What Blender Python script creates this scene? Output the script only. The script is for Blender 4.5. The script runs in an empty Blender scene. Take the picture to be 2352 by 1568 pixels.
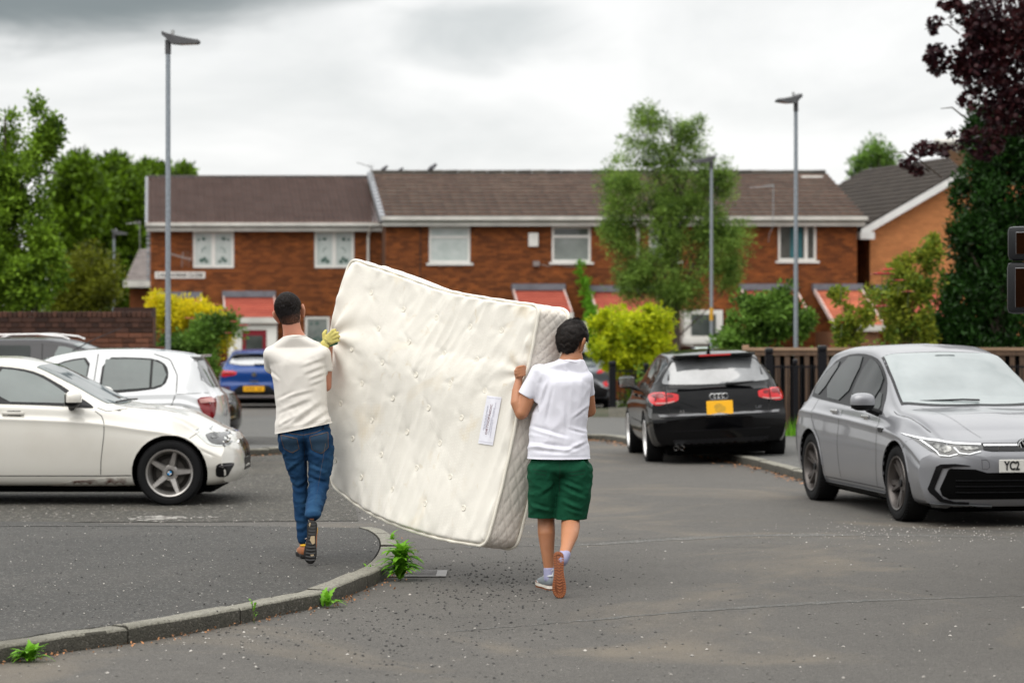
import bpy, bmesh, math, random
import numpy as np
from mathutils import Vector, Matrix, noise
from mathutils.bvhtree import BVHTree
from mathutils.geometry import delaunay_2d_cdt
R = math.radians
rnd = random.Random(7)
SC = bpy.context.scene
COL = SC.collection

# ---------------------------------------------------------------- camera
F = 5553.0      # focal length in units of the 2352-wide measuring grid
HY, CX, EYE = 753.0, 1176.0, 1.70
cam_d = bpy.data.cameras.new('camera')
cam = bpy.data.objects.new('camera', cam_d)
COL.objects.link(cam)
cam.location = (0, 0, EYE)
cam.rotation_euler = (R(90), 0, 0)
cam_d.lens = 85.0
cam_d.sensor_width = 36.0
cam_d.shift_y = -31.0/2352.0
cam_d.clip_start = 0.3
cam_d.clip_end = 2000
cam_d.dof.use_dof = True
cam_d.dof.focus_distance = 16.0
cam_d.dof.aperture_fstop = 2.8
SC.camera = cam

# ---------------------------------------------------------------- sky
world = bpy.data.worlds.new('World')
SC.world = world
world.use_nodes = True
wn, wl = world.node_tree.nodes, world.node_tree.links
wn.clear()
def WN(t, **k):
    n = wn.new(t)
    for a, b in k.items():
        setattr(n, a, b)
    return n
w_out = WN('ShaderNodeOutputWorld')
w_bg = WN('ShaderNodeBackground')
w_sky = WN('ShaderNodeTexSky', sky_type='NISHITA', sun_disc=False)
SUN_EL, SUN_AZ = R(58), R(215)
w_sky.sun_elevation = SUN_EL
w_sky.sun_rotation = SUN_AZ
w_tc = WN('ShaderNodeTexCoord')
w_map = WN('ShaderNodeMapping')
w_map.inputs['Scale'].default_value = (5.0, 5.0, 13.0)
w_map.inputs['Location'].default_value = (1.9, 0.4, 0.3)
w_n = WN('ShaderNodeTexNoise')
w_n.inputs['Scale'].default_value = 1.0
w_n.inputs['Detail'].default_value = 8
w_n.inputs['Roughness'].default_value = 0.56
w_n.inputs['Distortion'].default_value = 0.35
w_r = WN('ShaderNodeValToRGB')
w_r.color_ramp.elements[0].position = 0.30
w_r.color_ramp.elements[0].color = (0.61, 0.622, 0.618, 1)
w_r.color_ramp.elements[1].position = 0.52
w_r.color_ramp.elements[1].color = (0.765, 0.765, 0.757, 1)
# heavier grey cloud bank high on the left of the street and one over it
def cloud_mask(cx, cz, sx, sz, thr):
    sep = WN('ShaderNodeSeparateXYZ'); wl.new(w_tc.outputs['Generated'], sep.inputs[0])
    def sc(out, c, s):
        a = WN('ShaderNodeMath', operation='SUBTRACT'); wl.new(out, a.inputs[0]); a.inputs[1].default_value = c
        b = WN('ShaderNodeMath', operation='DIVIDE'); wl.new(a.outputs[0], b.inputs[0]); b.inputs[1].default_value = s
        p = WN('ShaderNodeMath', operation='POWER'); wl.new(b.outputs[0], p.inputs[0]); p.inputs[1].default_value = 2
        return p.outputs[0]
    s = WN('ShaderNodeMath', operation='ADD')
    wl.new(sc(sep.outputs[0], cx, sx), s.inputs[0]); wl.new(sc(sep.outputs[2], cz, sz), s.inputs[1])
    n2 = WN('ShaderNodeTexNoise'); n2.inputs['Scale'].default_value = 22; n2.inputs['Detail'].default_value = 6
    n2.inputs['Distortion'].default_value = 0.6
    m2 = WN('ShaderNodeMapping'); m2.inputs['Scale'].default_value = (0.55, 1, 1.6)
    wl.new(w_tc.outputs['Generated'], m2.inputs[0]); wl.new(m2.outputs[0], n2.inputs['Vector'])
    k = WN('ShaderNodeMath', operation='MULTIPLY_ADD'); wl.new(n2.outputs[0], k.inputs[0])
    k.inputs[1].default_value = 2.6; wl.new(s.outputs[0], k.inputs[2])
    mr = WN('ShaderNodeMapRange', interpolation_type='SMOOTHSTEP'); wl.new(k.outputs[0], mr.inputs[0])
    mr.inputs[1].default_value = thr; mr.inputs[2].default_value = thr + 1.5
    mr.inputs[3].default_value = 1; mr.inputs[4].default_value = 0
    return mr.outputs[0]
def w_mix(fac, a, b, blend='MIX'):
    m = WN('ShaderNodeMix', data_type='RGBA', blend_type=blend)
    for s_, v in ((0, fac), (6, a), (7, b)):
        if hasattr(v, 'links'):
            wl.new(v, m.inputs[s_])
        else:
            m.inputs[s_].default_value = v
    return m.outputs[2]
wl.new(w_tc.outputs['Generated'], w_map.inputs[0])
wl.new(w_map.outputs[0], w_n.inputs['Vector'])
wl.new(w_n.outputs[0], w_r.inputs[0])
cloud = w_r.outputs[0]
cloud = w_mix(cloud_mask(-0.200, 0.148, 0.120, 0.030, 1.9), cloud, (0.19, 0.215, 0.220, 1))
cloud = w_mix(cloud_mask(-0.01, 0.122, 0.055, 0.016, 1.3), cloud, (0.52, 0.54, 0.54, 1))
# overcast skies are brighter overhead than at the horizon
sepz = WN('ShaderNodeSeparateXYZ'); wl.new(w_tc.outputs['Generated'], sepz.inputs[0])
mrz = WN('ShaderNodeMapRange'); wl.new(sepz.outputs[2], mrz.inputs[0])
mrz.inputs[1].default_value = 0.14; mrz.inputs[2].default_value = 0.95
mrz.inputs[3].default_value = 1.0; mrz.inputs[4].default_value = 2.3
w_mul = WN('ShaderNodeVectorMath', operation='SCALE')
wl.new(cloud, w_mul.inputs[0]); wl.new(mrz.outputs[0], w_mul.inputs['Scale'])
w_skm = WN('ShaderNodeVectorMath', operation='SCALE'); w_skm.inputs['Scale'].default_value = 0.10
wl.new(w_sky.outputs[0], w_skm.inputs[0])
fin = w_mix(0.95, w_skm.outputs[0], w_mul.outputs[0])
wl.new(fin, w_bg.inputs['Color'])
w_bg.inputs['Strength'].default_value = 1.0
wl.new(w_bg.outputs[0], w_out.inputs[0])

sun_d = bpy.data.lights.new('sun', 'SUN')
sun = bpy.data.objects.new('sun', sun_d)
COL.objects.link(sun)
sun_d.energy = 1.5
sun_d.angle = R(62)
sun_d.color = (1.0, 0.965, 0.91)
sun.rotation_euler = (R(90) - SUN_EL, 0, R(180) - SUN_AZ)   # light travels down and away from the camera

vs = SC.view_settings
vs.view_transform = 'Standard'
vs.look = 'None'
vs.exposure = 0.42
vs.gamma = 1.0
vs.use_curve_mapping = False
SC.render.film_transparent = False
SC.cycles.use_denoising = True
SC.cycles.max_bounces = 6
SC.cycles.transparent_max_bounces = 8

# ---------------------------------------------------------------- helpers
def W(dx, dy, d):
    """point at distance d seen at grid position dx, dy"""
    return Vector(((dx-CX)*d/F, d, EYE-(dy-HY)*d/F))
def G(dx, dy, z=0.0):
    """point of height z seen at grid position dx, dy"""
    d = F*(EYE-z)/(dy-HY)
    return Vector(((dx-CX)*d/F, d, z))
def gz(y):
    """the street falls gently away from the camera"""
    return -0.0105*max(0.0, y-31.0)

def obj(name, verts, faces, mats=None, parent=None, smooth=False, midx=None):
    me = bpy.data.meshes.new(name)
    me.from_pydata([tuple(v) for v in verts], [], [tuple(f) for f in faces])
    return link(name, me, mats, parent, smooth, midx)
def link(name, me, mats=None, parent=None, smooth=False, midx=None):
    if mats is not None:
        for m in (mats if isinstance(mats, (list, tuple)) else [mats]):
            me.materials.append(m)
    if midx is not None:
        me.polygons.foreach_set('material_index', midx)
    if smooth:
        me.polygons.foreach_set('use_smooth', [True]*len(me.polygons))
    me.update()
    o = bpy.data.objects.new(name, me)
    COL.objects.link(o)
    if parent is not None:
        o.parent = parent
    return o
def inst(name, me, parent=None, loc=(0, 0, 0), rot=None, scale=None, matrix=None):
    o = bpy.data.objects.new(name, me)
    COL.objects.link(o)
    if parent is not None:
        o.parent = parent
    if matrix is not None:
        o.matrix_local = matrix
    else:
        o.location = loc
        if rot: o.rotation_euler = rot
        if scale: o.scale = scale
    return o
def empty(name, loc=(0, 0, 0), rz=0.0, rot=None):
    o = bpy.data.objects.new(name, None)
    COL.objects.link(o)
    o.location = loc
    o.rotation_euler = rot if rot else (0, 0, rz)
    o.empty_display_size = 0.2
    return o
def tag(o, label=None, cat=None, group=None, kind=None):
    if label: o['label'] = label
    if cat: o['category'] = cat
    if group: o['group'] = group
    if kind: o['kind'] = kind
    return o
def kind(o, k):
    o['kind'] = k
    return o

class MB:
    """collects simple solids into one mesh"""
    def __init__(s):
        s.v, s.f = [], []
    def add(s, vs, fs):
        n = len(s.v)
        s.v += [Vector(v) for v in vs]
        s.f += [tuple(n+i for i in f) for f in fs]
        return s
    def box(s, c, size, m=None):
        x, y, z = [q/2 for q in size]
        vs = [Vector((a*x, b*y, e*z)) for a in (-1, 1) for b in (-1, 1) for e in (-1, 1)]
        if m is not None: vs = [m @ v for v in vs]
        vs = [v+Vector(c) for v in vs]
        return s.add(vs, [(0, 1, 3, 2), (4, 6, 7, 5), (0, 4, 5, 1), (2, 3, 7, 6), (0, 2, 6, 4), (1, 5, 7, 3)])
    def bb(s, x0, x1, y0, y1, z0, z1):
        return s.box(((x0+x1)/2, (y0+y1)/2, (z0+z1)/2), (x1-x0, y1-y0, z1-z0))
    def rbox(s, c, size, b, m=None):
        """box with chamfered edges"""
        bm = bmesh.new()
        bmesh.ops.create_cube(bm, size=1)
        for v in bm.verts:
            v.co = Vector((v.co.x*size[0], v.co.y*size[1], v.co.z*size[2]))
        bmesh.ops.bevel(bm, geom=bm.edges[:], offset=b, segments=2, affect='EDGES', profile=0.6)
        bm.verts.index_update()
        vs = [v.co.copy() for v in bm.verts]
        fs = [[v.index for v in f.verts] for f in bm.faces]
        bm.free()
        if m is not None: vs = [m @ v for v in vs]
        return s.add([v+Vector(c) for v in vs], fs)
    def tube(s, pts, r, n=8, cap=True):
        pts = [Vector(p) for p in pts]
        rs = r if isinstance(r, (list, tuple)) else [r]*len(pts)
        base = len(s.v)
        prev = None
        for i, p in enumerate(pts):
            t = (pts[min(i+1, len(pts)-1)] - pts[max(i-1, 0)]).normalized()
            if prev is None:
                a = t.orthogonal().normalized()
            else:
                a = (prev - t*prev.dot(t)).normalized()
            prev = a
            b = t.cross(a)
            for k in range(n):
                an = 2*math.pi*k/n
                s.v.append(p + (a*math.cos(an)+b*math.sin(an))*rs[i])
        for i in range(len(pts)-1):
            for k in range(n):
                q = base+i*n
                s.f.append((q+k, q+(k+1) % n, q+n+(k+1) % n, q+n+k))
        if cap:
            s.f.append(tuple(base+k for k in reversed(range(n))))
            s.f.append(tuple(base+(len(pts)-1)*n+k for k in range(n)))
        return s
    def lathe(s, prof, n=32, m=None, close=False):
        """prof: (axial, radius) pairs about the local x axis"""
        base = len(s.v)
        for (a, r) in prof:
            for k in range(n):
                an = 2*math.pi*k/n
                v = Vector((a, r*math.cos(an), r*math.sin(an)))
                s.v.append(m @ v if m is not None else v)
        L = len(prof)
        for i in range(L if close else L-1):
            for k in range(n):
                a_, b_ = base+i*n, base+((i+1) % L)*n
                s.f.append((a_+k, a_+(k+1) % n, b_+(k+1) % n, b_+k))
        return s
    def prism(s, poly, y0, y1, axes=(0, 2, 1)):
        """2-D polygon extruded along the third axis"""
        n = len(poly); vs = []
        for d in (y0, y1):
            for (a, b) in poly:
                v = [0, 0, 0]; v[axes[0]] = a; v[axes[1]] = b; v[axes[2]] = d
                vs.append(v)
        fs = [tuple(range(n)), tuple(range(2*n-1, n-1, -1))]
        fs += [(i, (i+1) % n, n+(i+1) % n, n+i) for i in range(n)]
        return s.add(vs, fs)
    def build(s, name, mat=None, parent=None, smooth=False):
        o = obj(name, s.v, s.f, mat, parent, smooth)
        fixn(o.data)
        if smooth: autosmooth(o)
        return o
def fixn(me):
    bm = bmesh.new(); bm.from_mesh(me)
    bmesh.ops.recalc_face_normals(bm, faces=bm.faces[:])
    bm.to_mesh(me); bm.free()
def autosmooth(o, ang=35):
    me = o.data
    bm = bmesh.new(); bm.from_mesh(me)
    for e in bm.edges:
        e.smooth = not (len(e.link_faces) == 2 and e.calc_face_angle(0) > R(ang))
    for f in bm.faces: f.smooth = True
    bm.to_mesh(me); bm.free()

def pchip(keys):
    xs = np.array([k[0] for k in keys], float); ys = np.array([k[1] for k in keys], float)
    h = np.diff(xs); d = np.diff(ys)/h
    m = np.zeros(len(xs)); m[0], m[-1] = d[0], d[-1]
    for i in range(1, len(xs)-1):
        if d[i-1]*d[i] > 0:
            w1, w2 = 2*h[i]+h[i-1], h[i]+2*h[i-1]
            m[i] = (w1+w2)/(w1/d[i-1]+w2/d[i])
    def f(x):
        x = min(max(x, xs[0]), xs[-1])
        i = min(max(int(np.searchsorted(xs, x))-1, 0), len(h)-1)
        t = (x-xs[i])/h[i]
        return float(ys[i]*(2*t**3-3*t*t+1)+m[i]*h[i]*(t**3-2*t*t+t)+ys[i+1]*(3*t*t-2*t**3)+m[i+1]*h[i]*(t**3-t*t))
    return f
def spline(pts, n, closed=False):
    """Catmull-Rom through points, n samples per span"""
    P = [Vector(p) for p in pts]; out = []; L = len(P)
    for i in range(L if closed else L-1):
        if closed:
            a, b, c, d = P[i-1], P[i], P[(i+1) % L], P[(i+2) % L]
        else:
            a, b, c, d = P[max(i-1, 0)], P[i], P[i+1], P[min(i+2, L-1)]
        for k in range(n):
            t = k/n
            out.append(0.5*((2*b)+(c-a)*t+(2*a-5*b+4*c-d)*t*t+(3*b-a-3*c+d)*t**3))
    if not closed: out.append(P[-1])
    return out
def inpoly(x, y, poly):
    c = False; j = len(poly)-1
    for i in range(len(poly)):
        xi, yi = poly[i][0], poly[i][1]; xj, yj = poly[j][0], poly[j][1]
        if (yi > y) != (yj > y) and x < (xj-xi)*(y-yi)/(yj-yi)+xi: c = not c
        j = i
    return c
def fill2d(poly, step):
    """triangulated 2-D polygon with interior points; boundary comes first"""
    P = []
    n = len(poly)
    for i in range(n):
        a, b = Vector(poly[i][:2]), Vector(poly[(i+1) % n][:2])
        k = max(1, int((b-a).length/step+0.5))
        for q in range(k): P.append(a+(b-a)*(q/k))
    nb = len(P)
    xs = [p.x for p in P]; ys = [p.y for p in P]
    pts = P[:]
    x = min(xs)+step*0.5; r = 0
    while x < max(xs):
        y = min(ys)+step*(0.5 if r % 2 else 0.0)
        while y < max(ys):
            if inpoly(x, y, P):
                q = Vector((x, y))
                if min((q-p).length_squared for p in P) > (0.45*step)**2: pts.append(q)
            y += step
        x += step; r += 1
    vs, es, fs, ov, oe, of = delaunay_2d_cdt(pts, [], [list(range(nb))], 1, 1e-7)
    return vs, [tuple(f) for f in fs]
def chaikin(poly, it=2, closed=True):
    P = [Vector(p) for p in poly]
    for _ in range(it):
        Q = []; n = len(P)
        for i in range(n if closed else n-1):
            a, b = P[i], P[(i+1) % n]
            Q += [a*0.75+b*0.25, a*0.25+b*0.75]
        if not closed: Q = [P[0]]+Q+[P[-1]]
        P = Q
    return P
def boundary(fs):
    c = {}
    for f in fs:
        for i in range(len(f)):
            e = (f[i], f[(i+1) % len(f)])
            if (e[1], e[0]) in c: del c[(e[1], e[0])]
            else: c[e] = 1
    return list(c.keys())
def text_mesh(s, size, extr=0.0, align='CENTER', bold=0.0):
    cu = bpy.data.curves.new('lettering', 'FONT')
    cu.body = s; cu.size = size; cu.extrude = extr; cu.align_x = align; cu.align_y = 'CENTER'; cu.offset = bold
    cu.resolution_u = 3
    o = bpy.data.objects.new('lettering', cu)
    COL.objects.link(o)
    dg = bpy.context.evaluated_depsgraph_get()
    me = bpy.data.meshes.new_from_object(o.evaluated_get(dg))
    bpy.data.objects.remove(o)
    return me
def apply_mods(o):
    dg = bpy.context.evaluated_depsgraph_get()
    me = bpy.data.meshes.new_from_object(o.evaluated_get(dg))
    o.modifiers.clear()
    old = o.data
    o.data = me
    bpy.data.meshes.remove(old)
    return o

# ---------------------------------------------------------------- materials
MATS = {}
def mat(name, col=(0.5, 0.5, 0.5), rough=0.6, metal=0.0, ior=1.45, coat=0.0, var=0.0, vscale=5.0, col2=None,
        bump=0.0, bscale=40.0, bdist=0.01, trans=0.0, sub=0.0, emit=None, detail=4, coords='Object', aniso=None,
        sheen=0.0, spec=0.5, rnd_obj=0.0, vlo=0.35, vhi=0.65):
    if name in MATS: return MATS[name]
    m = bpy.data.materials.new(name); m.use_nodes = True
    MATS[name] = m
    N, L = m.node_tree.nodes, m.node_tree.links
    b = N['Principled BSDF']
    b.inputs['Base Color'].default_value = (*col, 1)
    b.inputs['Roughness'].default_value = rough
    b.inputs['Metallic'].default_value = metal
    b.inputs['IOR'].default_value = ior
    b.inputs['Specular IOR Level'].default_value = spec
    b.inputs['Coat Weight'].default_value = coat
    b.inputs['Coat Roughness'].default_value = 0.03
    b.inputs['Transmission Weight'].default_value = trans
    if sheen: b.inputs['Sheen Weight'].default_value = sheen
    if sub:
        b.inputs['Subsurface Weight'].default_value = sub
        b.inputs['Subsurface Radius'].default_value = (0.02, 0.008, 0.004)
    tc = N.new('ShaderNodeTexCoord')
    vec = tc.outputs[coords]
    if aniso:
        mp = N.new('ShaderNodeMapping'); mp.inputs['Scale'].default_value = aniso
        L.new(vec, mp.inputs[0]); vec = mp.outputs[0]
    out = None
    if col2 is not None or var:
        n = N.new('ShaderNodeTexNoise'); n.inputs['Scale'].default_value = vscale; n.inputs['Detail'].default_value = detail
        L.new(vec, n.inputs['Vector'])
        mr = N.new('ShaderNodeMapRange'); L.new(n.outputs[0], mr.inputs[0])
        mr.inputs[1].default_value = vlo; mr.inputs[2].default_value = vhi
        mx = N.new('ShaderNodeMix'); mx.data_type = 'RGBA'
        L.new(mr.outputs[0], mx.inputs[0])
        c2 = col2 if col2 is not None else tuple(c*(1-var) for c in col)
        mx.inputs[6].default_value = (*col, 1); mx.inputs[7].default_value = (*c2, 1)
        out = mx.outputs[2]
        L.new(out, b.inputs['Base Color'])
    if rnd_obj:
        oi = N.new('ShaderNodeObjectInfo'); ge = N.new('ShaderNodeNewGeometry')
        ad = N.new('ShaderNodeMath'); ad.operation = 'ADD'
        L.new(oi.outputs['Random'], ad.inputs[0]); L.new(ge.outputs['Random Per Island'], ad.inputs[1])
        fr = N.new('ShaderNodeMath'); fr.operation = 'FRACT'; L.new(ad.outputs[0], fr.inputs[0])
        hs = N.new('ShaderNodeMapRange'); L.new(fr.outputs[0], hs.inputs[0])
        hs.inputs[3].default_value = 1-rnd_obj; hs.inputs[4].default_value = 1+rnd_obj
        sc = N.new('ShaderNodeVectorMath'); sc.operation = 'SCALE'
        if out: L.new(out, sc.inputs[0])
        else: sc.inputs[0].default_value = col
        L.new(hs.outputs[0], sc.inputs['Scale'])
        L.new(sc.outputs[0], b.inputs['Base Color'])
    if bump:
        n2 = N.new('ShaderNodeTexNoise'); n2.inputs['Scale'].default_value = bscale; n2.inputs['Detail'].default_value = 5
        L.new(vec, n2.inputs['Vector'])
        bp = N.new('ShaderNodeBump'); bp.inputs['Strength'].default_value = bump; bp.inputs['Distance'].default_value = bdist
        L.new(n2.outputs[0], bp.inputs['Height']); L.new(bp.outputs[0], b.inputs['Normal'])
    if emit:
        b.inputs['Emission Color'].default_value = (*emit[:3], 1); b.inputs['Emission Strength'].default_value = emit[3]
    return m

def asphalt(name, base, dark, light, dirt, agg=90.0, dirt_amt=0.35, bumpd=0.006, speck=0.55):
    m = bpy.data.materials.new(name); m.use_nodes = True
    N, L = m.node_tree.nodes, m.node_tree.links
    b = N['Principled BSDF']; b.inputs['Roughness'].default_value = 0.86
    tc = N.new('ShaderNodeTexCoord'); V = tc.outputs['Object']
    def nz(scale, det=4, r=0.5, dist=0.0, v=None):
        n = N.new('ShaderNodeTexNoise'); n.inputs['Scale'].default_value = scale; n.inputs['Detail'].default_value = det
        n.inputs['Roughness'].default_value = r; n.inputs['Distortion'].default_value = dist
        L.new(v or V, n.inputs['Vector']); return n.outputs[0]
    def rng(o, a, c, lo=0.0, hi=1.0):
        k = N.new('ShaderNodeMapRange'); L.new(o, k.inputs[0]); k.inputs[1].default_value = a; k.inputs[2].default_value = c
        k.inputs[3].default_value = lo; k.inputs[4].default_value = hi; return k.outputs[0]
    def mix(f, a, c):
        k = N.new('ShaderNodeMix'); k.data_type = 'RGBA'
        for i, v in ((0, f), (6, a), (7, c)):
            if hasattr(v, 'links'): L.new(v, k.inputs[i])
            elif i == 0: k.inputs[0].default_value = v
            else: k.inputs[i].default_value = (*v, 1)
        return k.outputs[2]
    def mul(a, c):
        k = N.new('ShaderNodeMath'); k.operation = 'MULTIPLY'; L.new(a, k.inputs[0])
        if hasattr(c, 'links'): L.new(c, k.inputs[1])
        else: k.inputs[1].default_value = c
        return k.outputs[0]
    vo = N.new('ShaderNodeTexVoronoi'); vo.inputs['Scale'].default_value = agg; vo.inputs['Randomness'].default_value = 1
    L.new(V, vo.inputs['Vector'])
    sx = N.new('ShaderNodeSeparateColor'); L.new(vo.outputs['Color'], sx.inputs[0])
    c = mix(rng(nz(0.55, 5, 0.6), 0.3, 0.7), base, tuple(x*0.74 for x in base))
    c = mix(rng(nz(3.2, 5, 0.6, 0.5), 0.35, 0.75, 0, 0.5), c, tuple(x*1.25 for x in base))
    c = mix(rng(nz(34, 3, 0.7), 0.52, 0.66, 0, 0.55), c, tuple(x*0.45 for x in base))
    c = mix(rng(nz(27, 3, 0.7, 0.3), 0.56, 0.68, 0, 0.5), c, tuple(x*1.7 for x in base))
    c = mix(mul(rng(sx.outputs[0], 0.0, 0.22, 1, 0), 0.75), c, dark)
    c = mix(mul(rng(sx.outputs[1], 0.86, 1.0), speck), c, light)
    c = mix(mul(rng(nz(260, 2), 0.4, 0.62, 1, 0), 0.45), c, dark)
    c = mix(mul(rng(nz(0.33, 6, 0.65, 1.2), 0.52, 0.72), dirt_amt), c, dirt)
    c = mix(mul(rng(nz(1.4, 6, 0.7, 0.8), 0.60, 0.72), 0.55), c, tuple(x*0.5 for x in base))
    L.new(c, b.inputs['Base Color'])
    ad = N.new('ShaderNodeMath'); ad.operation = 'MULTIPLY_ADD'
    L.new(vo.outputs['Distance'], ad.inputs[0]); ad.inputs[1].default_value = -0.9; L.new(nz(32, 6, 0.75), ad.inputs[2])
    bp = N.new('ShaderNodeBump'); bp.inputs['Strength'].default_value = 1.0; bp.inputs['Distance'].default_value = bumpd*1.6
    L.new(ad.outputs[0], bp.inputs['Height']); L.new(bp.outputs[0], b.inputs['Normal'])
    return m
M_ROAD = asphalt('road_asphalt', (0.108, 0.099, 0.087), (0.022, 0.021, 0.020), (0.26, 0.25, 0.23), (0.19, 0.155, 0.11), 130, 0.6, 0.004, 0.35)
M_PAVE = asphalt('pavement_asphalt', (0.056, 0.051, 0.045), (0.013, 0.017, 0.017), (0.30, 0.29, 0.27), (0.10, 0.092, 0.08), 85, 0.25)
M_BAY = asphalt('bay_asphalt', (0.076, 0.068, 0.055), (0.016, 0.020, 0.018), (0.34, 0.31, 0.27), (0.14, 0.12, 0.09), 45, 0.5, 0.014, 0.8)
M_FAR = asphalt('far_paving', (0.110, 0.104, 0.096), (0.04, 0.048, 0.046), (0.26, 0.25, 0.24), (0.10, 0.095, 0.085), 60, 0.4)
M_SEAM = asphalt('seam_tarmac', (0.120, 0.111, 0.098), (0.04, 0.05, 0.05), (0.36, 0.35, 0.33), (0.15, 0.13, 0.11), 60, 0.2)
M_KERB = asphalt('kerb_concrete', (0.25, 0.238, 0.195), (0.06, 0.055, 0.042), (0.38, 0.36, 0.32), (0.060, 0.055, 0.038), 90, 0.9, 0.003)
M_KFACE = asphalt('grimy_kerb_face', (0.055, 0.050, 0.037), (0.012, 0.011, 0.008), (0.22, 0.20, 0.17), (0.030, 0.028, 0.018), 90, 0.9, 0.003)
M_BLACK = mat('black_plastic', (0.006, 0.006, 0.007), 0.45, spec=.3)
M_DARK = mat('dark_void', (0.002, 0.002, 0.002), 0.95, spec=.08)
M_WHITE = mat('white_upvc', (0.72, 0.71, 0.67), 0.4, var=0.12, vscale=3)
# ================================================================ ground
M_EARTH = mat('earth_grass', (0.045, 0.055, 0.022), 0.95, col2=(0.06, 0.048, 0.03), vscale=0.8, bump=0.6, bscale=8, bdist=0.05)
def sheet(name, outline, zf, step, m, k='structure', skirt=0.0):
    vs, fs = fill2d(outline, step)
    V = [(v.x, v.y, zf(v.x, v.y)) for v in vs]; Fc = [tuple(f) for f in fs]
    # all faces up
    out = []
    for f in Fc:
        a, b, c = [Vector(V[i]) for i in f[:3]]
        out.append(f if (b-a).cross(c-a).z > 0 else tuple(reversed(f)))
    if skirt:
        for (a, b) in boundary(out):
            n = len(V); V += [(V[a][0], V[a][1], V[a][2]-skirt), (V[b][0], V[b][1], V[b][2]-skirt)]
            out.append((b, a, n, n+1))
    o = obj(name, V, out, m)
    return kind(o, k)

vs, fs = [], []
ys = [-30, 0, 31, 45, 60, 80, 110, 160, 260, 420]
for y in ys:
    for x in (-400, -60, 0, 60, 400): vs.append((x, y, gz(y)-0.07))
for j in range(len(ys)-1):
    for i in range(4): fs.append((j*5+i, j*5+i+1, j*5+i+6, j*5+i+5))
kind(obj('ground', vs, fs, M_EARTH), 'structure')
vs, fs = [], []
ysr = [-12, 5, 10, 15, 20, 25, 31, 36, 42, 48, 54, 60, 66, 70.5]
for y in ysr:
    for x in (-45, -15, 0, 15, 45): vs.append((x, y, gz(y)))
for j in range(len(ysr)-1):
    for i in range(4): fs.append((j*5+i, j*5+i+1, j*5+i+6, j*5+i+5))
kind(obj('road', vs, fs, M_ROAD), 'structure')

KH = 0.095
def pave_z(x, y):
    t = min(max((y-19.2)/1.9, 0), 1); t = t*t*(3-2*t)
    return KH+(0.014-KH)*t
outer_px = [(0, 1480), (149, 1456), (294, 1438), (422, 1418), (554, 1394), (672, 1370), (747, 1355), (822, 1326), (888, 1295), (910, 1265), (913, 1247), (905, 1232), (885, 1218), (858, 1208)]
outer = [G(a, b, KH) for a, b in outer_px]
outer = [Vector((p.x, p.y, 0)) for p in outer]
d0 = (outer[0]-outer[2]).normalized()
outer = [outer[0]+d0*6.0, outer[0]+d0*3.0]+outer
oc = spline(outer, 10)
# resample by arc length
def arcs(P):
    a = [0.0]
    for i in range(1, len(P)): a.append(a[-1]+(P[i]-P[i-1]).length)
    return a
def at_arc(P, A, s):
    s = min(max(s, 0), A[-1])
    i = min(int(np.searchsorted(A, s)), len(A)-1); i = max(i, 1)
    t = (s-A[i-1])/max(A[i]-A[i-1], 1e-9)
    return P[i-1].lerp(P[i], t)
def offset_curve(P, off):
    out = []
    for i in range(len(P)):
        t = (P[min(i+1, len(P)-1)]-P[max(i-1, 0)]).normalized()
        out.append(P[i]+Vector((-t.y, t.x, 0))*off)
    return out
inner = offset_curve(oc, 0.135)
KW = 0.128
def kerb_stones(root, P, zb, zt, off0, length, s_first, side=1):
    """each kerb stone is its own mesh laid along the curve"""
    A = arcs(P); Q = offset_curve(P, KW*side)
    s = s_first
    while s < A[-1]-0.1:
        e = min(s+length, A[-1])
        a = max(s, 0)+0.006; b = e-0.006
        n = 7; vs = []; dz = rnd.uniform(-0.006, 0.006)
        for i in range(n+1):
            q = a+(b-a)*i/n
            p0 = at_arc(P, A, q); p1 = at_arc(Q, A, q) if False else None
            t = (at_arc(P, A, q+0.02)-at_arc(P, A, q-0.02)).normalized()
            nn = Vector((-t.y, t.x, 0))*side
            zt_, zb_ = zt(p0.x, p0.y)+dz, zb(p0.x, p0.y)
            ch = 0.014 if 0 < i < n else 0.018
            for (w_, z_) in ((0.0, zb_), (0.0, zt_-ch), (ch*0.5, zt_-ch*0.3), (ch*1.3, zt_), (KW-0.004, zt_), (KW, zb_)):
                p = p0+nn*w_
                vs.append((p.x, p.y, z_+rnd.uniform(-0.0025, 0.0025)))
        fs = []
        for i in range(n):
            for k in range(5):
                fs.append((i*6+k, i*6+6+k, i*6+7+k, i*6+k+1))
        fs.append(tuple(range(6))); fs.append(tuple(range(n*6+5, n*6-1, -1)))
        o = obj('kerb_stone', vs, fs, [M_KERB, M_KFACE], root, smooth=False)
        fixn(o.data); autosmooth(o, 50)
        for p_ in o.data.polygons: p_.material_index = int(abs(p_.normal.z) < .45)  # upright faces take the darker kerb colour
        s = e
A_oc = arcs(oc)
j = outer_px.index((294, 1438))
sj = A_oc[(j+2)*10]
kerb = tag(empty('kerb'), kind='structure')
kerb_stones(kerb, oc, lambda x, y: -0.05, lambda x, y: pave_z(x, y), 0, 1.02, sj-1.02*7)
pv = [(p.x, p.y) for p in inner]
far_edge = [(-4.0, 21.13), (-14.0, 21.13), (-14.0, 5.0)]
sheet('pavement', pv+far_edge, lambda x, y: pave_z(x, y)-0.003, 0.8, M_PAVE, skirt=0.12)
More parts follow.
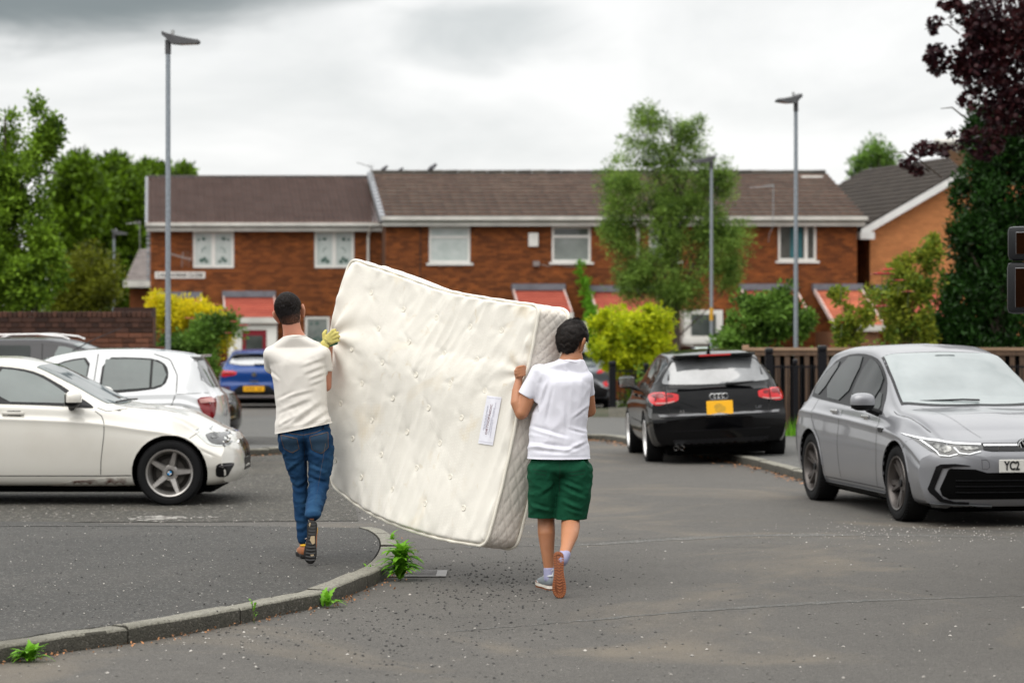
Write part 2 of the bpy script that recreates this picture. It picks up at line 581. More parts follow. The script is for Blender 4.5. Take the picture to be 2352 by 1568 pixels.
# joint of older tarmac between kerb and pavement, weathered strip at the back of the pavement
def ribbon(name, P, w0, zf, m, jit=0.012, seed=1, k='structure'):
    r = random.Random(seed); vs, fs = [], []
    A = arcs(P); n = max(2, int(A[-1]/0.06))
    for i in range(n+1):
        q = A[-1]*i/n; p = at_arc(P, A, q)
        t = (at_arc(P, A, q+0.05)-at_arc(P, A, q-0.05)).normalized(); nn = Vector((-t.y, t.x, 0))
        w = w0/2*(1+0.6*noise.noise(Vector((q*1.6, seed, 0))))*min(1, (i+2)/40, (n+2-i)/40)
        p = p+nn*.035*noise.noise(Vector((q*.9, seed, 5)))
        for sgn in (1, -1):
            p2 = p+nn*sgn*(w+r.uniform(-jit, jit)); vs.append((p2.x, p2.y, zf(p2.x, p2.y)))
    for i in range(n): fs.append((i*2, i*2+1, i*2+3, i*2+2))
    o = obj(name, vs, fs, m)
    for p in o.data.polygons:
        pass
    fixn(o.data)
    if o.data.polygons[0].normal.z < 0: o.data.flip_normals()
    return kind(o, k)
road_z = lambda x, y: gz(y)+0.004
ribbon('pavement_seam', [Vector((-14, 20.3, 0)), Vector((-6, 20.15, 0)), Vector((-2.2, 20.05, 0)), Vector((-1.5, 20.3, 0))], 0.16, lambda x, y: pave_z(x, y)+0.002, M_SEAM, seed=3)
line1 = [G(a, b) for a, b in ((960, 1262), (1100, 1256), (1331, 1251), (1538, 1238), (1779, 1229), (2154, 1230), (2500, 1240))]
ribbon('road_seam', spline(line1, 6), 0.20, lambda x, y: gz(y)+0.002, M_SEAM, 0.03, seed=4)
line2 = [G(a, b) for a, b in ((1034, 1450), (1314, 1427), (1594, 1402), (1930, 1382), (2351, 1366), (2600, 1360))]
ribbon('road_seam', spline(line2, 6), 0.10, lambda x, y: gz(y)+0.002, M_SEAM, 0.022, seed=5)
M_CRACK = mat('tarmac_crack', (0.03, 0.028, 0.026), 0.95)
ribbon('road_seam_edge', [p+Vector((0, 0.13, 0)) for p in spline(line1, 6)][10:26], 0.012, lambda x, y: gz(y)+0.0045, M_CRACK, 0.008, seed=6)
# bay where the cars stand
sheet('parking_bay', [(-14, 21.15), (-3.0, 21.15), (-1.35, 21.3), (-1.75, 26), (-2.2, 32.75), (-14, 32.6)], lambda x, y: gz(y)+0.005, 1.2, M_BAY)
M_WORN = mat('worn_white_paint', (0.34, 0.33, 0.30), 0.9, col2=(0.12, 0.11, 0.10), vscale=14, bump=0.4, bscale=60, vlo=0.45, vhi=0.55)
r_ = random.Random(5); vs, fs = [], []
for i in range(90):
    p = G(r_.gauss(375, 33), r_.gauss(1191, 3.0), 0.0)
    n = len(vs); k = 5; s = r_.uniform(0.012, 0.05)
    vs += [(p.x+s*math.cos(q*6.283/k+i)*r_.uniform(0.5, 1.2), p.y+s*1.3*math.sin(q*6.283/k+i), 0.008+i*0.00003) for q in range(k)]; fs.append(tuple(range(n, n+k)))
kind(obj('worn_paint_specks', vs, fs, M_WORN), 'stuff')
# far pavement with its kerb
far_px = [(-900, 1060), (-300, 1052), (300, 1048), (560, 1045), (650, 1040), (900, 1018), (1150, 1006), (1340, 1001), (1400, 1003), (1460, 1017), (1600, 1043), (1745, 1076), (1850, 1104), (2050, 1134), (2352, 1150), (2900, 1150)]
farc = spline([G(a, b) for a, b in far_px], 8)
FK = 0.10
fk = tag(empty('far_kerb'), kind='structure')
def fk_h(x, y):
    return gz(y)+FK
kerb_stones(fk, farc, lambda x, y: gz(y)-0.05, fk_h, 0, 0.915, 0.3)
fin_ = offset_curve(farc, 0.125)
sheet('far_pavement', [(p.x, p.y) for p in fin_]+[(14, 40.0), (9, 42.0), (4.2, 47), (0, 49.5), (-8, 49.5), (-30, 49)], lambda x, y: gz(y)+FK-0.003, 1.5, M_FAR, skirt=0.14)
sheet('tarmac_patch', [(-4.9, 37.2), (-3.4, 36.9), (-3.0, 34.6), (-3.3, 33.9), (-4.9, 33.9)], lambda x, y: gz(y)+FK+0.002, 0.6, M_PAVE)
# garden soil to the right, behind the fence
M_SOIL = mat('soil', (0.05, 0.036, 0.022), 0.95, col2=(0.03, 0.045, 0.015), vscale=2.0, bump=0.5, bscale=12, bdist=0.03)
sheet('garden_soil', [(3.7, 38.4), (16, 38.4), (16, 58), (1.2, 58), (1.2, 50.5), (3.4, 48)], lambda x, y: gz(y)+0.06, 3.0, M_SOIL, skirt=0.15)

# loose stones on the tarmac
def pebbles(name, n, place, smin, smax, m, seed, zf=lambda x, y: gz(y)):
    r = random.Random(seed); vs, fs = [], []
    for i in range(n):
        x, y = place(r)
        s = smin+(smax-smin)*r.random()**2.2
        z = zf(x, y)+s*0.25; b = len(vs); a0 = r.random()*6.28
        pts = [(0, 0, s*0.6)]
        for k in range(5):
            a = a0+k*1.2566
            pts.append((s*math.cos(a)*r.uniform(0.7, 1.25), s*math.sin(a)*r.uniform(0.7, 1.25), r.uniform(-0.2, 0.15)*s))
        pts.append((0, 0, -s*0.5))
        vs += [(x+p[0], y+p[1], z+p[2]) for p in pts]
        for k in range(5):
            a, c = b+1+k, b+1+(k+1) % 5
            fs += [(b, a, c), (b+6, c, a)]
    o = obj(name, vs, fs, m)
    return kind(o, 'stuff')
def g_around(cx, cy, sx, sy):
    def f(r):
        while True:
            dx, dy = r.gauss(cx, sx), r.gauss(cy, sy)
            if dy > 905:
                p = G(dx, dy); return p.x, p.y
    return f
def on_road(r, x, y):
    return not inpoly(x, y, PAVPOLY)
PAVPOLY = [(p.x, p.y) for p in oc]+far_edge
def road_only(f):
    def g(r):
        for _ in range(60):
            x, y = f(r)
            if not inpoly(x, y, PAVPOLY): return x, y
        return 3.0, 14.0
    return g
def uni(x0, x1, y0, y1):
    return lambda r: (lambda p: (p.x, p.y))(G(r.uniform(x0, x1), r.uniform(y0, y1)))
M_ST1 = mat('dark_stone', (0.035, 0.034, 0.033), 0.8, rnd_obj=0.5)
M_ST2 = mat('pale_stone', (0.36, 0.34, 0.31), 0.8, rnd_obj=0.35)
M_ST3 = mat('grey_stone', (0.12, 0.115, 0.105), 0.85, rnd_obj=0.4)
pebbles('loose_gravel', 700, road_only(g_around(1130, 1340, 120, 45)), 0.003, 0.012, M_ST1, 1)
pebbles('loose_gravel', 500, road_only(g_around(900, 1460, 230, 50)), 0.003, 0.011, M_ST1, 2)
pebbles('loose_gravel', 900, road_only(uni(0, 2352, 1215, 1567)), 0.003, 0.012, M_ST3, 3)
pebbles('loose_gravel', 330, road_only(uni(0, 2352, 1180, 1567)), 0.003, 0.012, M_ST2, 4)
pebbles('loose_gravel', 420, road_only(g_around(2150, 1225, 190, 14)), 0.003, 0.010, M_ST2, 5)
pebbles('loose_gravel', 500, uni(0, 880, 1205, 1480), 0.002, 0.008, M_ST2, 6, lambda x, y: pave_z(x, y) if inpoly(x, y, PAVPOLY) else 0)
pebbles('loose_gravel', 500, uni(-50, 880, 1205, 1480), 0.002, 0.009, M_ST1, 16, lambda x, y: pave_z(x, y) if inpoly(x, y, PAVPOLY) else 0)
pebbles('loose_gravel', 1600, uni(-50, 880, 1050, 1198), 0.004, 0.016, M_ST3, 7)
pebbles('loose_gravel', 700, uni(-50, 1250, 1120, 1200), 0.004, 0.014, M_ST2, 8)
# dry litter along the kerbs
M_LIT = mat('dry_leaf', (0.28, 0.13, 0.055), 0.9, rnd_obj=0.5)
def litter(name, P, n, w, zf, seed, size=0.03):
    r = random.Random(seed); A = arcs(P); vs, fs = [], []
    for i in range(n):
        q = r.random()*A[-1]; p = at_arc(P, A, q); t = (at_arc(P, A, q+0.05)-at_arc(P, A, q-0.05)).normalized()
        nn = Vector((-t.y, t.x, 0)); o = -abs(r.gauss(0, w))-0.01
        p = p+nn*o; s = r.uniform(0.4, 1)*size; a = r.random()*6.28; z = zf(p.x, p.y)+0.006
        b = len(vs)
        for k in range(4):
            an = a+k*math.pi/2; rr = s*(1 if k % 2 else 0.5)
            vs.append((p.x+rr*math.cos(an), p.y+rr*math.sin(an), z+r.uniform(0, 0.018)))
        fs.append((b, b+1, b+2, b+3))
    return kind(obj(name, vs, fs, M_LIT), 'stuff')
litter('leaf_litter', farc, 900, 0.12, lambda x, y: gz(y), 1, 0.04)
litter('leaf_litter', oc, 500, 0.07, lambda x, y: 0.0, 2, 0.012)

# drain grate beside the kerb
dg_ = empty('drain_grate', G(948, 1317, 0.004))
tag(dg_, 'grey slotted iron drain grate in the road beside the kerb weed', 'drain')
M_IRON = mat('worn_iron', (0.20, 0.19, 0.185), 0.55, metal=0.3, var=0.3, vscale=20)
mb = MB(); hx, hy = 0.235, 0.21
mb.bb(-hx, hx, -hy, -hy+0.03, 0, 0.006); mb.bb(-hx, hx, hy-0.03, hy, 0, 0.006)
mb.bb(-hx, -hx+0.07, -hy+0.031, hy-0.031, 0, 0.006); mb.bb(hx-0.07, hx, -hy+0.031, hy-0.031, 0, 0.006)
mb.build('frame', M_IRON, dg_)
for i in range(4):
    y = -hy+0.085+i*0.083
    MB().bb(-hx+0.071, hx-0.071, y-0.014, y+0.014, 0.0, 0.0055).build('bar', M_IRON, dg_)
MB().bb(-hx+0.02, hx-0.02, -hy+0.02, hy-0.02, -0.002, 0.0015).build('gully', M_DARK, dg_)

# ================================================================ brickwork
def brick_mat(name, c1, c2, rv=0.25, soot=None):
    m = mat(name, c1, 0.9, col2=c2, vscale=2.2, rnd_obj=rv, bump=0.3, bscale=60, bdist=0.004, detail=6)
    return m
M_BR_T = brick_mat('terrace_brick', (0.225, 0.066, 0.014), (0.125, 0.037, 0.009), 0.36)
M_BR_O = brick_mat('orange_brick', (0.56, 0.235, 0.085), (0.46, 0.185, 0.068), 0.12)
M_BR_W = brick_mat('garden_brick', (0.155, 0.058, 0.030), (0.050, 0.022, 0.014), 0.45)
M_BR_C = brick_mat('sooty_brick', (0.024, 0.012, 0.009), (0.062, 0.026, 0.016), 0.5)
M_MORT = mat('mortar', (0.10, 0.040, 0.017), 0.95, var=0.3, vscale=3)
M_MORT2 = mat('pale_mortar', (0.20, 0.085, 0.038), 0.95, var=0.2, vscale=3)
def wall_cells(x0, x1, z0, z1, holes):
    xs = sorted({x0, x1, *[h[0] for h in holes], *[h[1] for h in holes]})
    zs = sorted({z0, z1, *[h[2] for h in holes], *[h[3] for h in holes]})
    xs = [x for x in xs if x0 <= x <= x1]; zs = [z for z in zs if z0 <= z <= z1]
    out = []
    for i in range(len(xs)-1):
        run = None
        for j in range(len(zs)-1):
            cx, cz = (xs[i]+xs[i+1])/2, (zs[j]+zs[j+1])/2
            hole = any(h[0] < cx < h[1] and h[2] < cz < h[3] for h in holes)
            if not hole: out.append((xs[i], xs[i+1], zs[j], zs[j+1]))
    return out
def bricks(parent, M4, x0, x1, z0, z1, holes, mt, clip=None, n_ind=300, prio=None, bl=0.225, bh=0.075, rowfn=None, depth=0.012):
    """bricks on a wall plane: local x along, z up, -y outwards; M4 places the plane in the parent"""
    items = []; nrow = int((z1-z0)/bh)
    for r in range(nrow):
        z = z0+r*bh
        kind_ = rowfn(r) if rowfn else 's'
        L = bl if kind_ == 's' else bl/2
        x = x0-(L/2 if r % 2 else 0)
        while x < x1-0.01:
            a, b = max(x, x0)+0.005, min(x+L, x1)-0.005
            x += L
            if b-a < 0.03: continue
            cz = z+bh/2; segs = [(a, b)]
            for h in holes:
                if h[2]-bh*0.3 < cz < h[3]+bh*0.3:
                    ns = []
                    for (p, q) in segs:
                        if q <= h[0] or p >= h[1]: ns.append((p, q))
                        else:
                            if p < h[0]-0.03: ns.append((p, h[0]-0.004))
                            if q > h[1]+0.03: ns.append((h[1]+0.004, q))
                    segs = ns
            for (p, q) in segs:
                if clip and not (clip(p, cz) and clip(q, cz) and clip((p+q)/2, z+bh)): continue
                items.append((p, q, z+0.005, z+bh-0.005))
    items.sort(key=prio if prio else (lambda t: -(t[1]-t[0])))
    cache = {}
    rest = MB()
    for i, (p, q, a, b) in enumerate(items):
        dy = rnd.uniform(0, 0.004)
        if i < n_ind:
            w = round((q-p)/0.01)*0.01; key = w
            if key not in cache:
                t = MB(); h = b-a
                t.add([(-w/2, -depth, -h/2+.003), (w/2, -depth, -h/2+.003), (w/2, -depth, h/2-.003), (-w/2, -depth, h/2-.003),
                       (-w/2, 0.004, -h/2), (w/2, 0.004, -h/2), (w/2, 0.004, h/2), (-w/2, 0.004, h/2)],
                      [(0, 1, 2, 3), (0, 4, 5, 1), (1, 5, 6, 2), (2, 6, 7, 3), (3, 7, 4, 0)])
                o = t.build('brick', mt, parent); cache[key] = o.data
                o.matrix_local = M4 @ Matrix.Translation(((p+q)/2, -dy, (a+b)/2))
            else:
                inst('brick', cache[key], parent, matrix=M4 @ Matrix.Translation(((p+q)/2, -dy, (a+b)/2)))
        else:
            d = depth+dy
            rest.add([M4 @ Vector(v) for v in ((p, -d, a), (q, -d, a), (q, -d, b), (p, -d, b), (p, 0.004, a), (q, 0.004, a), (q, 0.004, b), (p, 0.004, b))],
                     [(0, 1, 2, 3), (0, 4, 5, 1), (1, 5, 6, 2), (2, 6, 7, 3), (3, 7, 4, 0)])
    if rest.v:
        o = obj('brickwork', rest.v, rest.f, mt, parent); kind(o, 'stuff')

# ================================================================ terrace
SK = 0.15
def skew(mb):
    mb.v = [Vector((v.x-SK*v.y, v.y, v.z)) for v in mb.v]; return mb
M_TILE = mat('brown_roof_tile', (0.030, 0.0255, 0.0195), 0.85, col2=(0.050, 0.040, 0.030), vscale=1.8, rnd_obj=0.38, bump=0.3, bscale=30, detail=8)
M_TILEB = mat('tile_butt', (0.30, 0.16, 0.115), 0.9, col2=(0.20, 0.11, 0.08), vscale=6)
M_PAN = mat('pantile', (0.052, 0.037, 0.032), 0.85, col2=(0.026, 0.021, 0.020), vscale=2.2, rnd_obj=0.38, detail=8)
M_RED = mat('red_porch_tile', (0.35, 0.078, 0.048), 0.75, col2=(0.30, 0.060, 0.038), vscale=2.5, rnd_obj=0.12)
M_ORT = mat('orange_porch_tile', (0.44, 0.125, 0.062), 0.75, col2=(0.33, 0.09, 0.05), vscale=2.5, rnd_obj=0.12)
M_LEAD = mat('lead_flashing', (0.145, 0.155, 0.18), 0.6, var=0.25, vscale=4)
M_GUT = mat('gutter_plastic', (0.60, 0.585, 0.54), 0.45, var=0.22, vscale=2)
M_NET = mat('net_curtained_glass', (0.42, 0.47, 0.45), 0.08, col2=(0.52, 0.56, 0.54), vscale=3, ior=1.5)
M_GLD = mat('dark_window_glass', (0.045, 0.055, 0.052), 0.04, col2=(0.09, 0.10, 0.095), vscale=1.5, ior=1.6)
M_GLM = mat('grey_window_glass', (0.17, 0.19, 0.18), 0.05, col2=(0.24, 0.265, 0.25), vscale=1.8, ior=1.5)
M_TEAL = mat('teal_curtain', (0.03, 0.14, 0.16), 0.8, var=0.4, vscale=8)
M_MOTIF = mat('leaded_motif', (0.06, 0.11, 0.09), 0.5)
M_RDOOR = mat('red_door_paint', (0.20, 0.008, 0.018), 0.35)
M_BLK = mat('black_gloss_paint', (0.005, 0.005, 0.007), 0.35, spec=.3)

def plane_m(x, y, z):
    return Matrix.Translation((x, y, z))
def tiles(parent, x0, x1, y0, z0, y1, z1, pitch, w, mt, butt, n_ind, rolls=0, name='roof_tile'):
    """courses of tiles up a slope from (y0,z0) eaves to (y1,z1) ridge"""
    L = math.hypot(y1-y0, z1-z0); uy, uz = (y1-y0)/L, (z1-z0)/L
    ncol = int(round((x1-x0)/w)); w = (x1-x0)/ncol
    nr = int(L/pitch+0.5); pitch = L/nr
    def tile_geo(wf=1.0):
        t = MB(); n = max(1, rolls*6)
        vs = []
        g = 0.002
        for j, (s, h) in enumerate(((0, 0.062), (pitch+0.015, 0.006))):
            for i in range(n+1):
                a = i/n
                hh = h+(0.058*max(0.0, math.sin(a*rolls*2*math.pi))**0.8 if rolls else 0.0)
                xx = g+(w-2*g)*a
                vs.append((xx, s, hh))
        for i in range(n+1):
            vs.append((g+(w-2*g)*i/n, 0.0, -0.004))
        fs = []
        for i in range(n): fs.append((i, i+1, n+2+i, n+1+i))
        for i in range(n): fs.append((2*n+2+i, 2*n+3+i, i+1, i))
        fs.append((0, n+1, 2*n+2)); fs.append((n, 3*n+2, 2*n+1))
        mi = [0]*n+[1]*n+[0, 0]
        return vs, fs, mi
    vs, fs, mi = tile_geo()
    me = None; cnt = 0; rv, rf, rmi = [], [], []
    for r in range(nr):
        for c in range(ncol):
            s0 = r*pitch; yy, zz = y0+uy*s0, z0+uz*s0
            xx = x0+c*w-SK*yy
            dz = rnd.uniform(-0.004, 0.004)
            M = Matrix(((1, -SK*uy, 0, xx), (0, uy, -uz, yy), (0, uz, uy, zz+dz), (0, 0, 0, 1)))
            if cnt < n_ind:
                Mr = M
                # bake the skewed placement so that the mesh can be shared, objects only shift
                if me is None:
                    B = Matrix(((1, -SK*uy, 0, 0), (0, uy, -uz, 0), (0, uz, uy, 0), (0, 0, 0, 1)))
                    o = obj(name, [B @ Vector(v) for v in vs], fs, [mt, butt], parent, midx=mi); me = o.data
                    o.location = (xx, yy, zz+dz)
                else:
                    inst(name, me, parent, loc=(xx, yy, zz+dz))
                cnt += 1
            else:
                b = len(rv); rv += [M @ Vector(v) for v in vs]; rf += [tuple(b+i for i in f) for f in fs]; rmi += mi
    if rv:
        o = obj('roof_tiling', rv, rf, [mt, butt], parent, midx=rmi); kind(o, 'stuff')

def window(parent, x0, x1, z0, z1, y, style, glass, sill=True, extra=None):
    """white framed window set into its opening; y is the wall face (outwards is -y)"""
    f = 0.075; d = 0.07
    w = MB(); ya, yb = y+0.012, y+0.012+d
    w.bb(x0, x0+f, ya, yb, z0, z1); w.bb(x1-f, x1, ya, yb, z0, z1)
    w.bb(x0+f, x1-f, ya, yb, z0, z0+f); w.bb(x0+f, x1-f, ya, yb, z1-f, z1)
    panes = []
    if style == 'two':
        m = (x0+x1)/2
        w.bb(m-0.06, m+0.06, ya, yb, z0+f, z1-f)
        panes = [(x0+f, m-0.06, z0+f, z1-f), (m+0.06, x1-f, z0+f, z1-f)]
    elif style == 'top':
        m = z1-(z1-z0)*0.29
        w.bb(x0+f, x1-f, ya, yb, m-0.04, m+0.04)
        panes = [(x0+f, x1-f, z0+f, m-0.04), (x0+f, x1-f, m+0.04, z1-f)]
    elif style == 'right':
        m = x1-(x1-x0)*0.27
        w.bb(m-0.05, m+0.05, ya-0.01, yb, z0+f, z1-f)
        panes = [(x0+f, m-0.05, z0+f, z1-f), (m+0.05, x1-f, z0+f, z1-f)]
    else:
        panes = [(x0+f, x1-f, z0+f, z1-f)]
    skew(w)
    o = w.build('window', M_WHITE, parent)
    for i, p in enumerate(panes):
        g = glass[i % len(glass)] if isinstance(glass, (list, tuple)) else glass
        skew(MB().bb(p[0], p[1], ya+0.025, ya+0.04, p[2], p[3])).build('pane', g, o)
        if extra == 'motif':
            mm = MB(); cx = (p[0]+p[1])/2; h = p[3]-p[2]; q = random.Random(int(cx*100))
            for (fx, fz, s) in ((0.0, .82, .07), (.30, .80, .045), (-.1, .55, .03), (.05, .5, .03), (0.1, .42, .025), (-.05, .22, .06), (.12, .15, .08), (-.2, .12, .07)):
                c = (cx+fx*(p[1]-p[0])*(1 if i else -1), p[2]+fz*h)
                n = 7
                mm.prism([(c[0]+s*math.cos(k*6.283/n)*q.uniform(.6, 1.2), c[1]+s*math.sin(k*6.283/n)*q.uniform(.6, 1.2)) for k in range(n)], ya+0.020, ya+0.0249)
            skew(mm).build('leaded_pattern', M_MOTIF, o)
    if extra == 'curtain':
        p = panes[0]
        mm = MB(); n = 9
        for k in range(n):
            a = p[0]+(p[1]-p[0])*(0.42+0.5*k/n); mm.bb(a, a+(p[1]-p[0])*0.5/n*0.93, ya+0.012+0.004*(k % 2), ya+0.0245, p[2], p[3])
        skew(mm).build('curtain', M_TEAL, o)
    if sill:
        skew(MB().bb(x0-0.08, x1+0.08, y-0.07, y+0.06, z0-0.07, z0-0.002)).build('sill', M_WHITE, o)
    return o

def canopy(parent, x0, x1, zt, zb, proj, mt, y=0.0, side='r', posts=True, cheeks=None):
    """tiled lean-to porch roof with lead flashing"""
    k = MB()
    skew(k.add([(x0, y, zt), (x1, y, zt), (x1, y-proj, zb), (x0, y-proj, zb), (x0, y, zt-.12), (x1, y, zt-.12), (x1, y-proj, zb-.10), (x0, y-proj, zb-.10)],
               [(0, 3, 2, 1), (4, 5, 6, 7), (0, 1, 5, 4), (1, 2, 6, 5), (2, 3, 7, 6), (3, 0, 4, 7)]))
    r = k.build('porch_roof', mt, parent)
    L = math.hypot(proj, zt-zb); nr = max(5, int(L/0.17)); uy, uz = proj/L, (zt-zb)/L
    for i in range(nr):
        a, b = L*i/nr, L*(i+1)/nr
        y0, z0 = y-proj+uy*a, zb+uz*a; y1, z1 = y-proj+uy*b, zb+uz*b
        t = MB(); q = (x0-0.02, x1+0.02)
        t.add([(q[0], y0, z0+.045), (q[1], y0, z0+.045), (q[1], y1, z1+.012), (q[0], y1, z1+.012), (q[0], y0, z0+.004), (q[1], y0, z0+.004), (q[1], y1, z1+.002), (q[0], y1, z1+.002)],
              [(0, 1, 2, 3), (4, 7, 6, 5), (0, 4, 5, 1), (1, 5, 6, 2), (2, 6, 7, 3), (3, 7, 4, 0)])
        skew(t).build('tile_course', mt, r)
    skew(MB().bb(x0-0.08, x1+0.08, y-0.22, y-0.013, zt-0.03, zt+0.16)).build('lead_flashing', M_LEAD, parent)
    vm = MB()
    for xx in (x0-0.055, x1+0.02):
        vm.add([(xx, y-0.1, zt+.06), (xx+.035, y-0.1, zt+.06), (xx+.035, y-proj-.03, zb+.055), (xx, y-proj-.03, zb+.055), (xx, y-0.1, zt-.1), (xx+.035, y-0.1, zt-.1), (xx+.035, y-proj-.03, zb-.09), (xx, y-proj-.03, zb-.09)],
               [(0, 3, 2, 1), (4, 5, 6, 7), (0, 1, 5, 4), (1, 2, 6, 5), (2, 3, 7, 6), (3, 0, 4, 7)])
    skew(vm).build('verge', M_VERGE, parent)
    skew(MB().bb(x0-0.06, x1+0.08, y-proj-0.09, y-proj-0.005, zb-0.19, zb-0.01)).build('fascia', M_GUT, parent)
    return r
M_VERGE = mat('pale_verge', (0.55, 0.33, 0.28), 0.7, col2=(0.62, 0.55, 0.52), vscale=7)

def terrace(name, label, wx0, wy0, width, depth, z_eave, z_ridge, base, holes, n_br):
    root = empty(name, (wx0, wy0, base))
    tag(root, label, 'house')
    he, hr = z_eave-base, z_ridge-base
    wall = MB()
    for (a, b, c, d) in wall_cells(0, width, 0, he, holes): wall.bb(a, b, 0.0, 0.25, c, d)
    wall.bb(0, 0.25, 0.251, depth, 0, he); wall.bb(width-0.25, width, 0.251, depth, 0, he); wall.bb(0, width, depth, depth+0.2, 0, he)
    for xx in (0, width-0.25):
        wall.prism([(0.0, he), (depth/2, hr-0.08), (depth, he)], xx, xx+0.25, axes=(1, 2, 0))
    w = skew(wall).build('wall', M_MORT, root)
    bricks(w, plane_m(0, -0.001, 0), 0, width, 0, he-0.05, holes, M_BR_T, n_ind=n_br, prio=lambda t: (-(t[1]-t[0] > 0.2), -t[2] if t[2] < 4.4 else 0))
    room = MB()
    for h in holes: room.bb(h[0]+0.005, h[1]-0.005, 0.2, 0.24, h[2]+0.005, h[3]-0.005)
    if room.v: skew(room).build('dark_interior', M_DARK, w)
    return root, w, he, hr

# right hand house of the terrace
S1 = F/73.3
def X1(dx): return (dx-885)/S1
def Z1(dy): return EYE+(HY-dy)/S1
B1 = gz(73)-0.02
wins1 = [(985, 1080, 520, 604, 'top', [M_NET, M_NET], None), (1267, 1357, 519, 602, 'top', [M_GLM, M_GLD], None), (1787, 1875, 515, 599, 'right', [M_GLD, M_GLD], 'curtain'), (1580, 1640, 716, 768, 'one', [M_GLD], None), (1490, 1560, 522, 600, 'top', [M_NET, M_NET], None)]
holes1 = [(X1(a), X1(b), Z1(d)-B1, Z1(c)-B1) for a, b, c, d, *_ in wins1]
hr_root, hw, he1, hr1 = terrace('terraced_house', 'long brown brick terraced house with brown tiled roof behind the feathery tree', -3.84, 73.3, 14.3, 8.0, 4.98, 6.62, B1, holes1, 300)
rf = skew(MB().prism([(-0.32, he1+0.02), (4.0, hr1), (8.3, he1+0.02), (8.3, he1-0.02), (-0.32, he1-0.05)], -0.12, 14.5, axes=(1, 2, 0))).build('roof', M_TILE, hr_root)
tiles(rf, -0.10, 14.48, -0.33, he1+0.03, 4.0, hr1+0.02, 0.36, 0.33, M_TILE, M_TILEB, 300)
rt = MB()
for i in range(31): rt.tube([(-0.1+i*0.47-SK*4, 4.0, hr1+0.02), (-0.1+i*0.47+0.46-SK*4, 4.0, hr1+0.02+rnd.uniform(-.01, .012))], 0.10, 8)
kind(rt.build('ridge_tiles', M_TILE, rf), 'stuff')
vt = MB(); nv = 13
for i in range(nv):
    a = i/nv; b = (i+0.86)/nv
    y0, z0, y1, z1 = -0.33+4.33*a, he1+0.03+(hr1-he1)*a, -0.33+4.33*b, he1+0.03+(hr1-he1)*b
    vt.add([(-0.20, y0, z0+.10), (-0.04, y0, z0+.10), (-0.04, y1, z1+.06), (-0.20, y1, z1+.06), (-0.20, y0, z0-.1), (-0.04, y0, z0-.1), (-0.04, y1, z1-.1), (-0.20, y1, z1-.1)],
           [(0, 1, 2, 3), (4, 7, 6, 5), (0, 4, 5, 1), (1, 5, 6, 2), (2, 6, 7, 3), (3, 7, 4, 0)])
M_VG = mat('grey_verge', (0.30, 0.31, 0.33), 0.6, var=0.3, vscale=9)
skew(vt).build('verge', M_VG, rf)
skew(MB().bb(13.55, 14.2, 3.35, 3.9, hr1-0.16, hr1-0.10)).build('missing_tile_patch', M_WHITE, rf)
g = MB()
g.bb(-0.15, 14.5, -0.45, -0.33, he1-0.03, he1+0.075)
skew(g).build('gutter', M_GUT, hr_root)
skew(MB().bb(-0.12, 14.46, -0.30, -0.26, he1-0.205, he1-0.075)).build('fascia', M_GUT, hr_root)
skew(MB().bb(-0.12, 14.46, -0.26, -0.014, he1-0.205, he1-0.19)).build('soffit', M_BLK, hr_root)
skew(MB().bb(-0.12, 14.46, -0.33, -0.30, he1-0.07, he1-0.035)).build('gutter_shadow_board', mat('mossy_board', (0.16, 0.19, 0.13), 0.8), hr_root)  # strip coloured dark for the shadow line under the gutter
for a, b, c, d, st, gl, ex in wins1:
    window(hr_root, X1(a), X1(b), Z1(d)-B1, Z1(c)-B1, 0, st, gl, True, ex)
skew(MB().rbox((X1(1224), -0.07, Z1(551)-B1), (0.30, 0.11, 0.42), 0.03)).build('alarm_box', M_WHITE, hr_root)
skew(MB().rbox((X1(1231), -0.06, Z1(606)-B1), (0.20, 0.08, 0.16), 0.02)).build('meter_box', mat('meter_grey', (0.22, 0.19, 0.18), 0.6), hr_root)
M_WIRE = mat('wire', (0.03, 0.025, 0.022), 0.7)
MB().tube([(X1(968), -0.36, Z1(497)-B1), (X1(966), -0.05, Z1(520)-B1), (X1(965), -0.03, Z1(640)-B1)], 0.012, 5).build('cable', M_WIRE, hr_root)
MB().tube([(X1(1240), -0.03, Z1(607)-B1), (X1(1262), -0.03, Z1(612)-B1), (X1(1280), -0.03, Z1(606)-B1), (X1(1300), -0.03, Z1(612)-B1), (X1(1330), -0.03, Z1(612)-B1)], 0.012, 5).build('cable', mat('pale_cable', (0.30, 0.22, 0.18), 0.7), hr_root)
MB().tube([(X1(1465), -0.08, Z1(520)-B1), (X1(1465), -0.08, Z1(690)-B1)], 0.05, 8).build('downpipe', M_GUT, hr_root)
canopy(hr_root, X1(1180), X1(1290), Z1(664)-B1, Z1(714)-B1-0.05, 1.5, M_RED)
canopy(hr_root, X1(1356), X1(1500), Z1(668)-B1, Z1(722)-B1-0.05, 1.5, M_RED)
canopy(hr_root, X1(1702), X1(1822), Z1(664)-B1, Z1(735)-B1-0.02, 1.9, M_RED)
canopy(hr_root, X1(1870), X1(1972), Z1(664)-B1, Z1(742)-B1-0.05, 2.3, M_ORT)
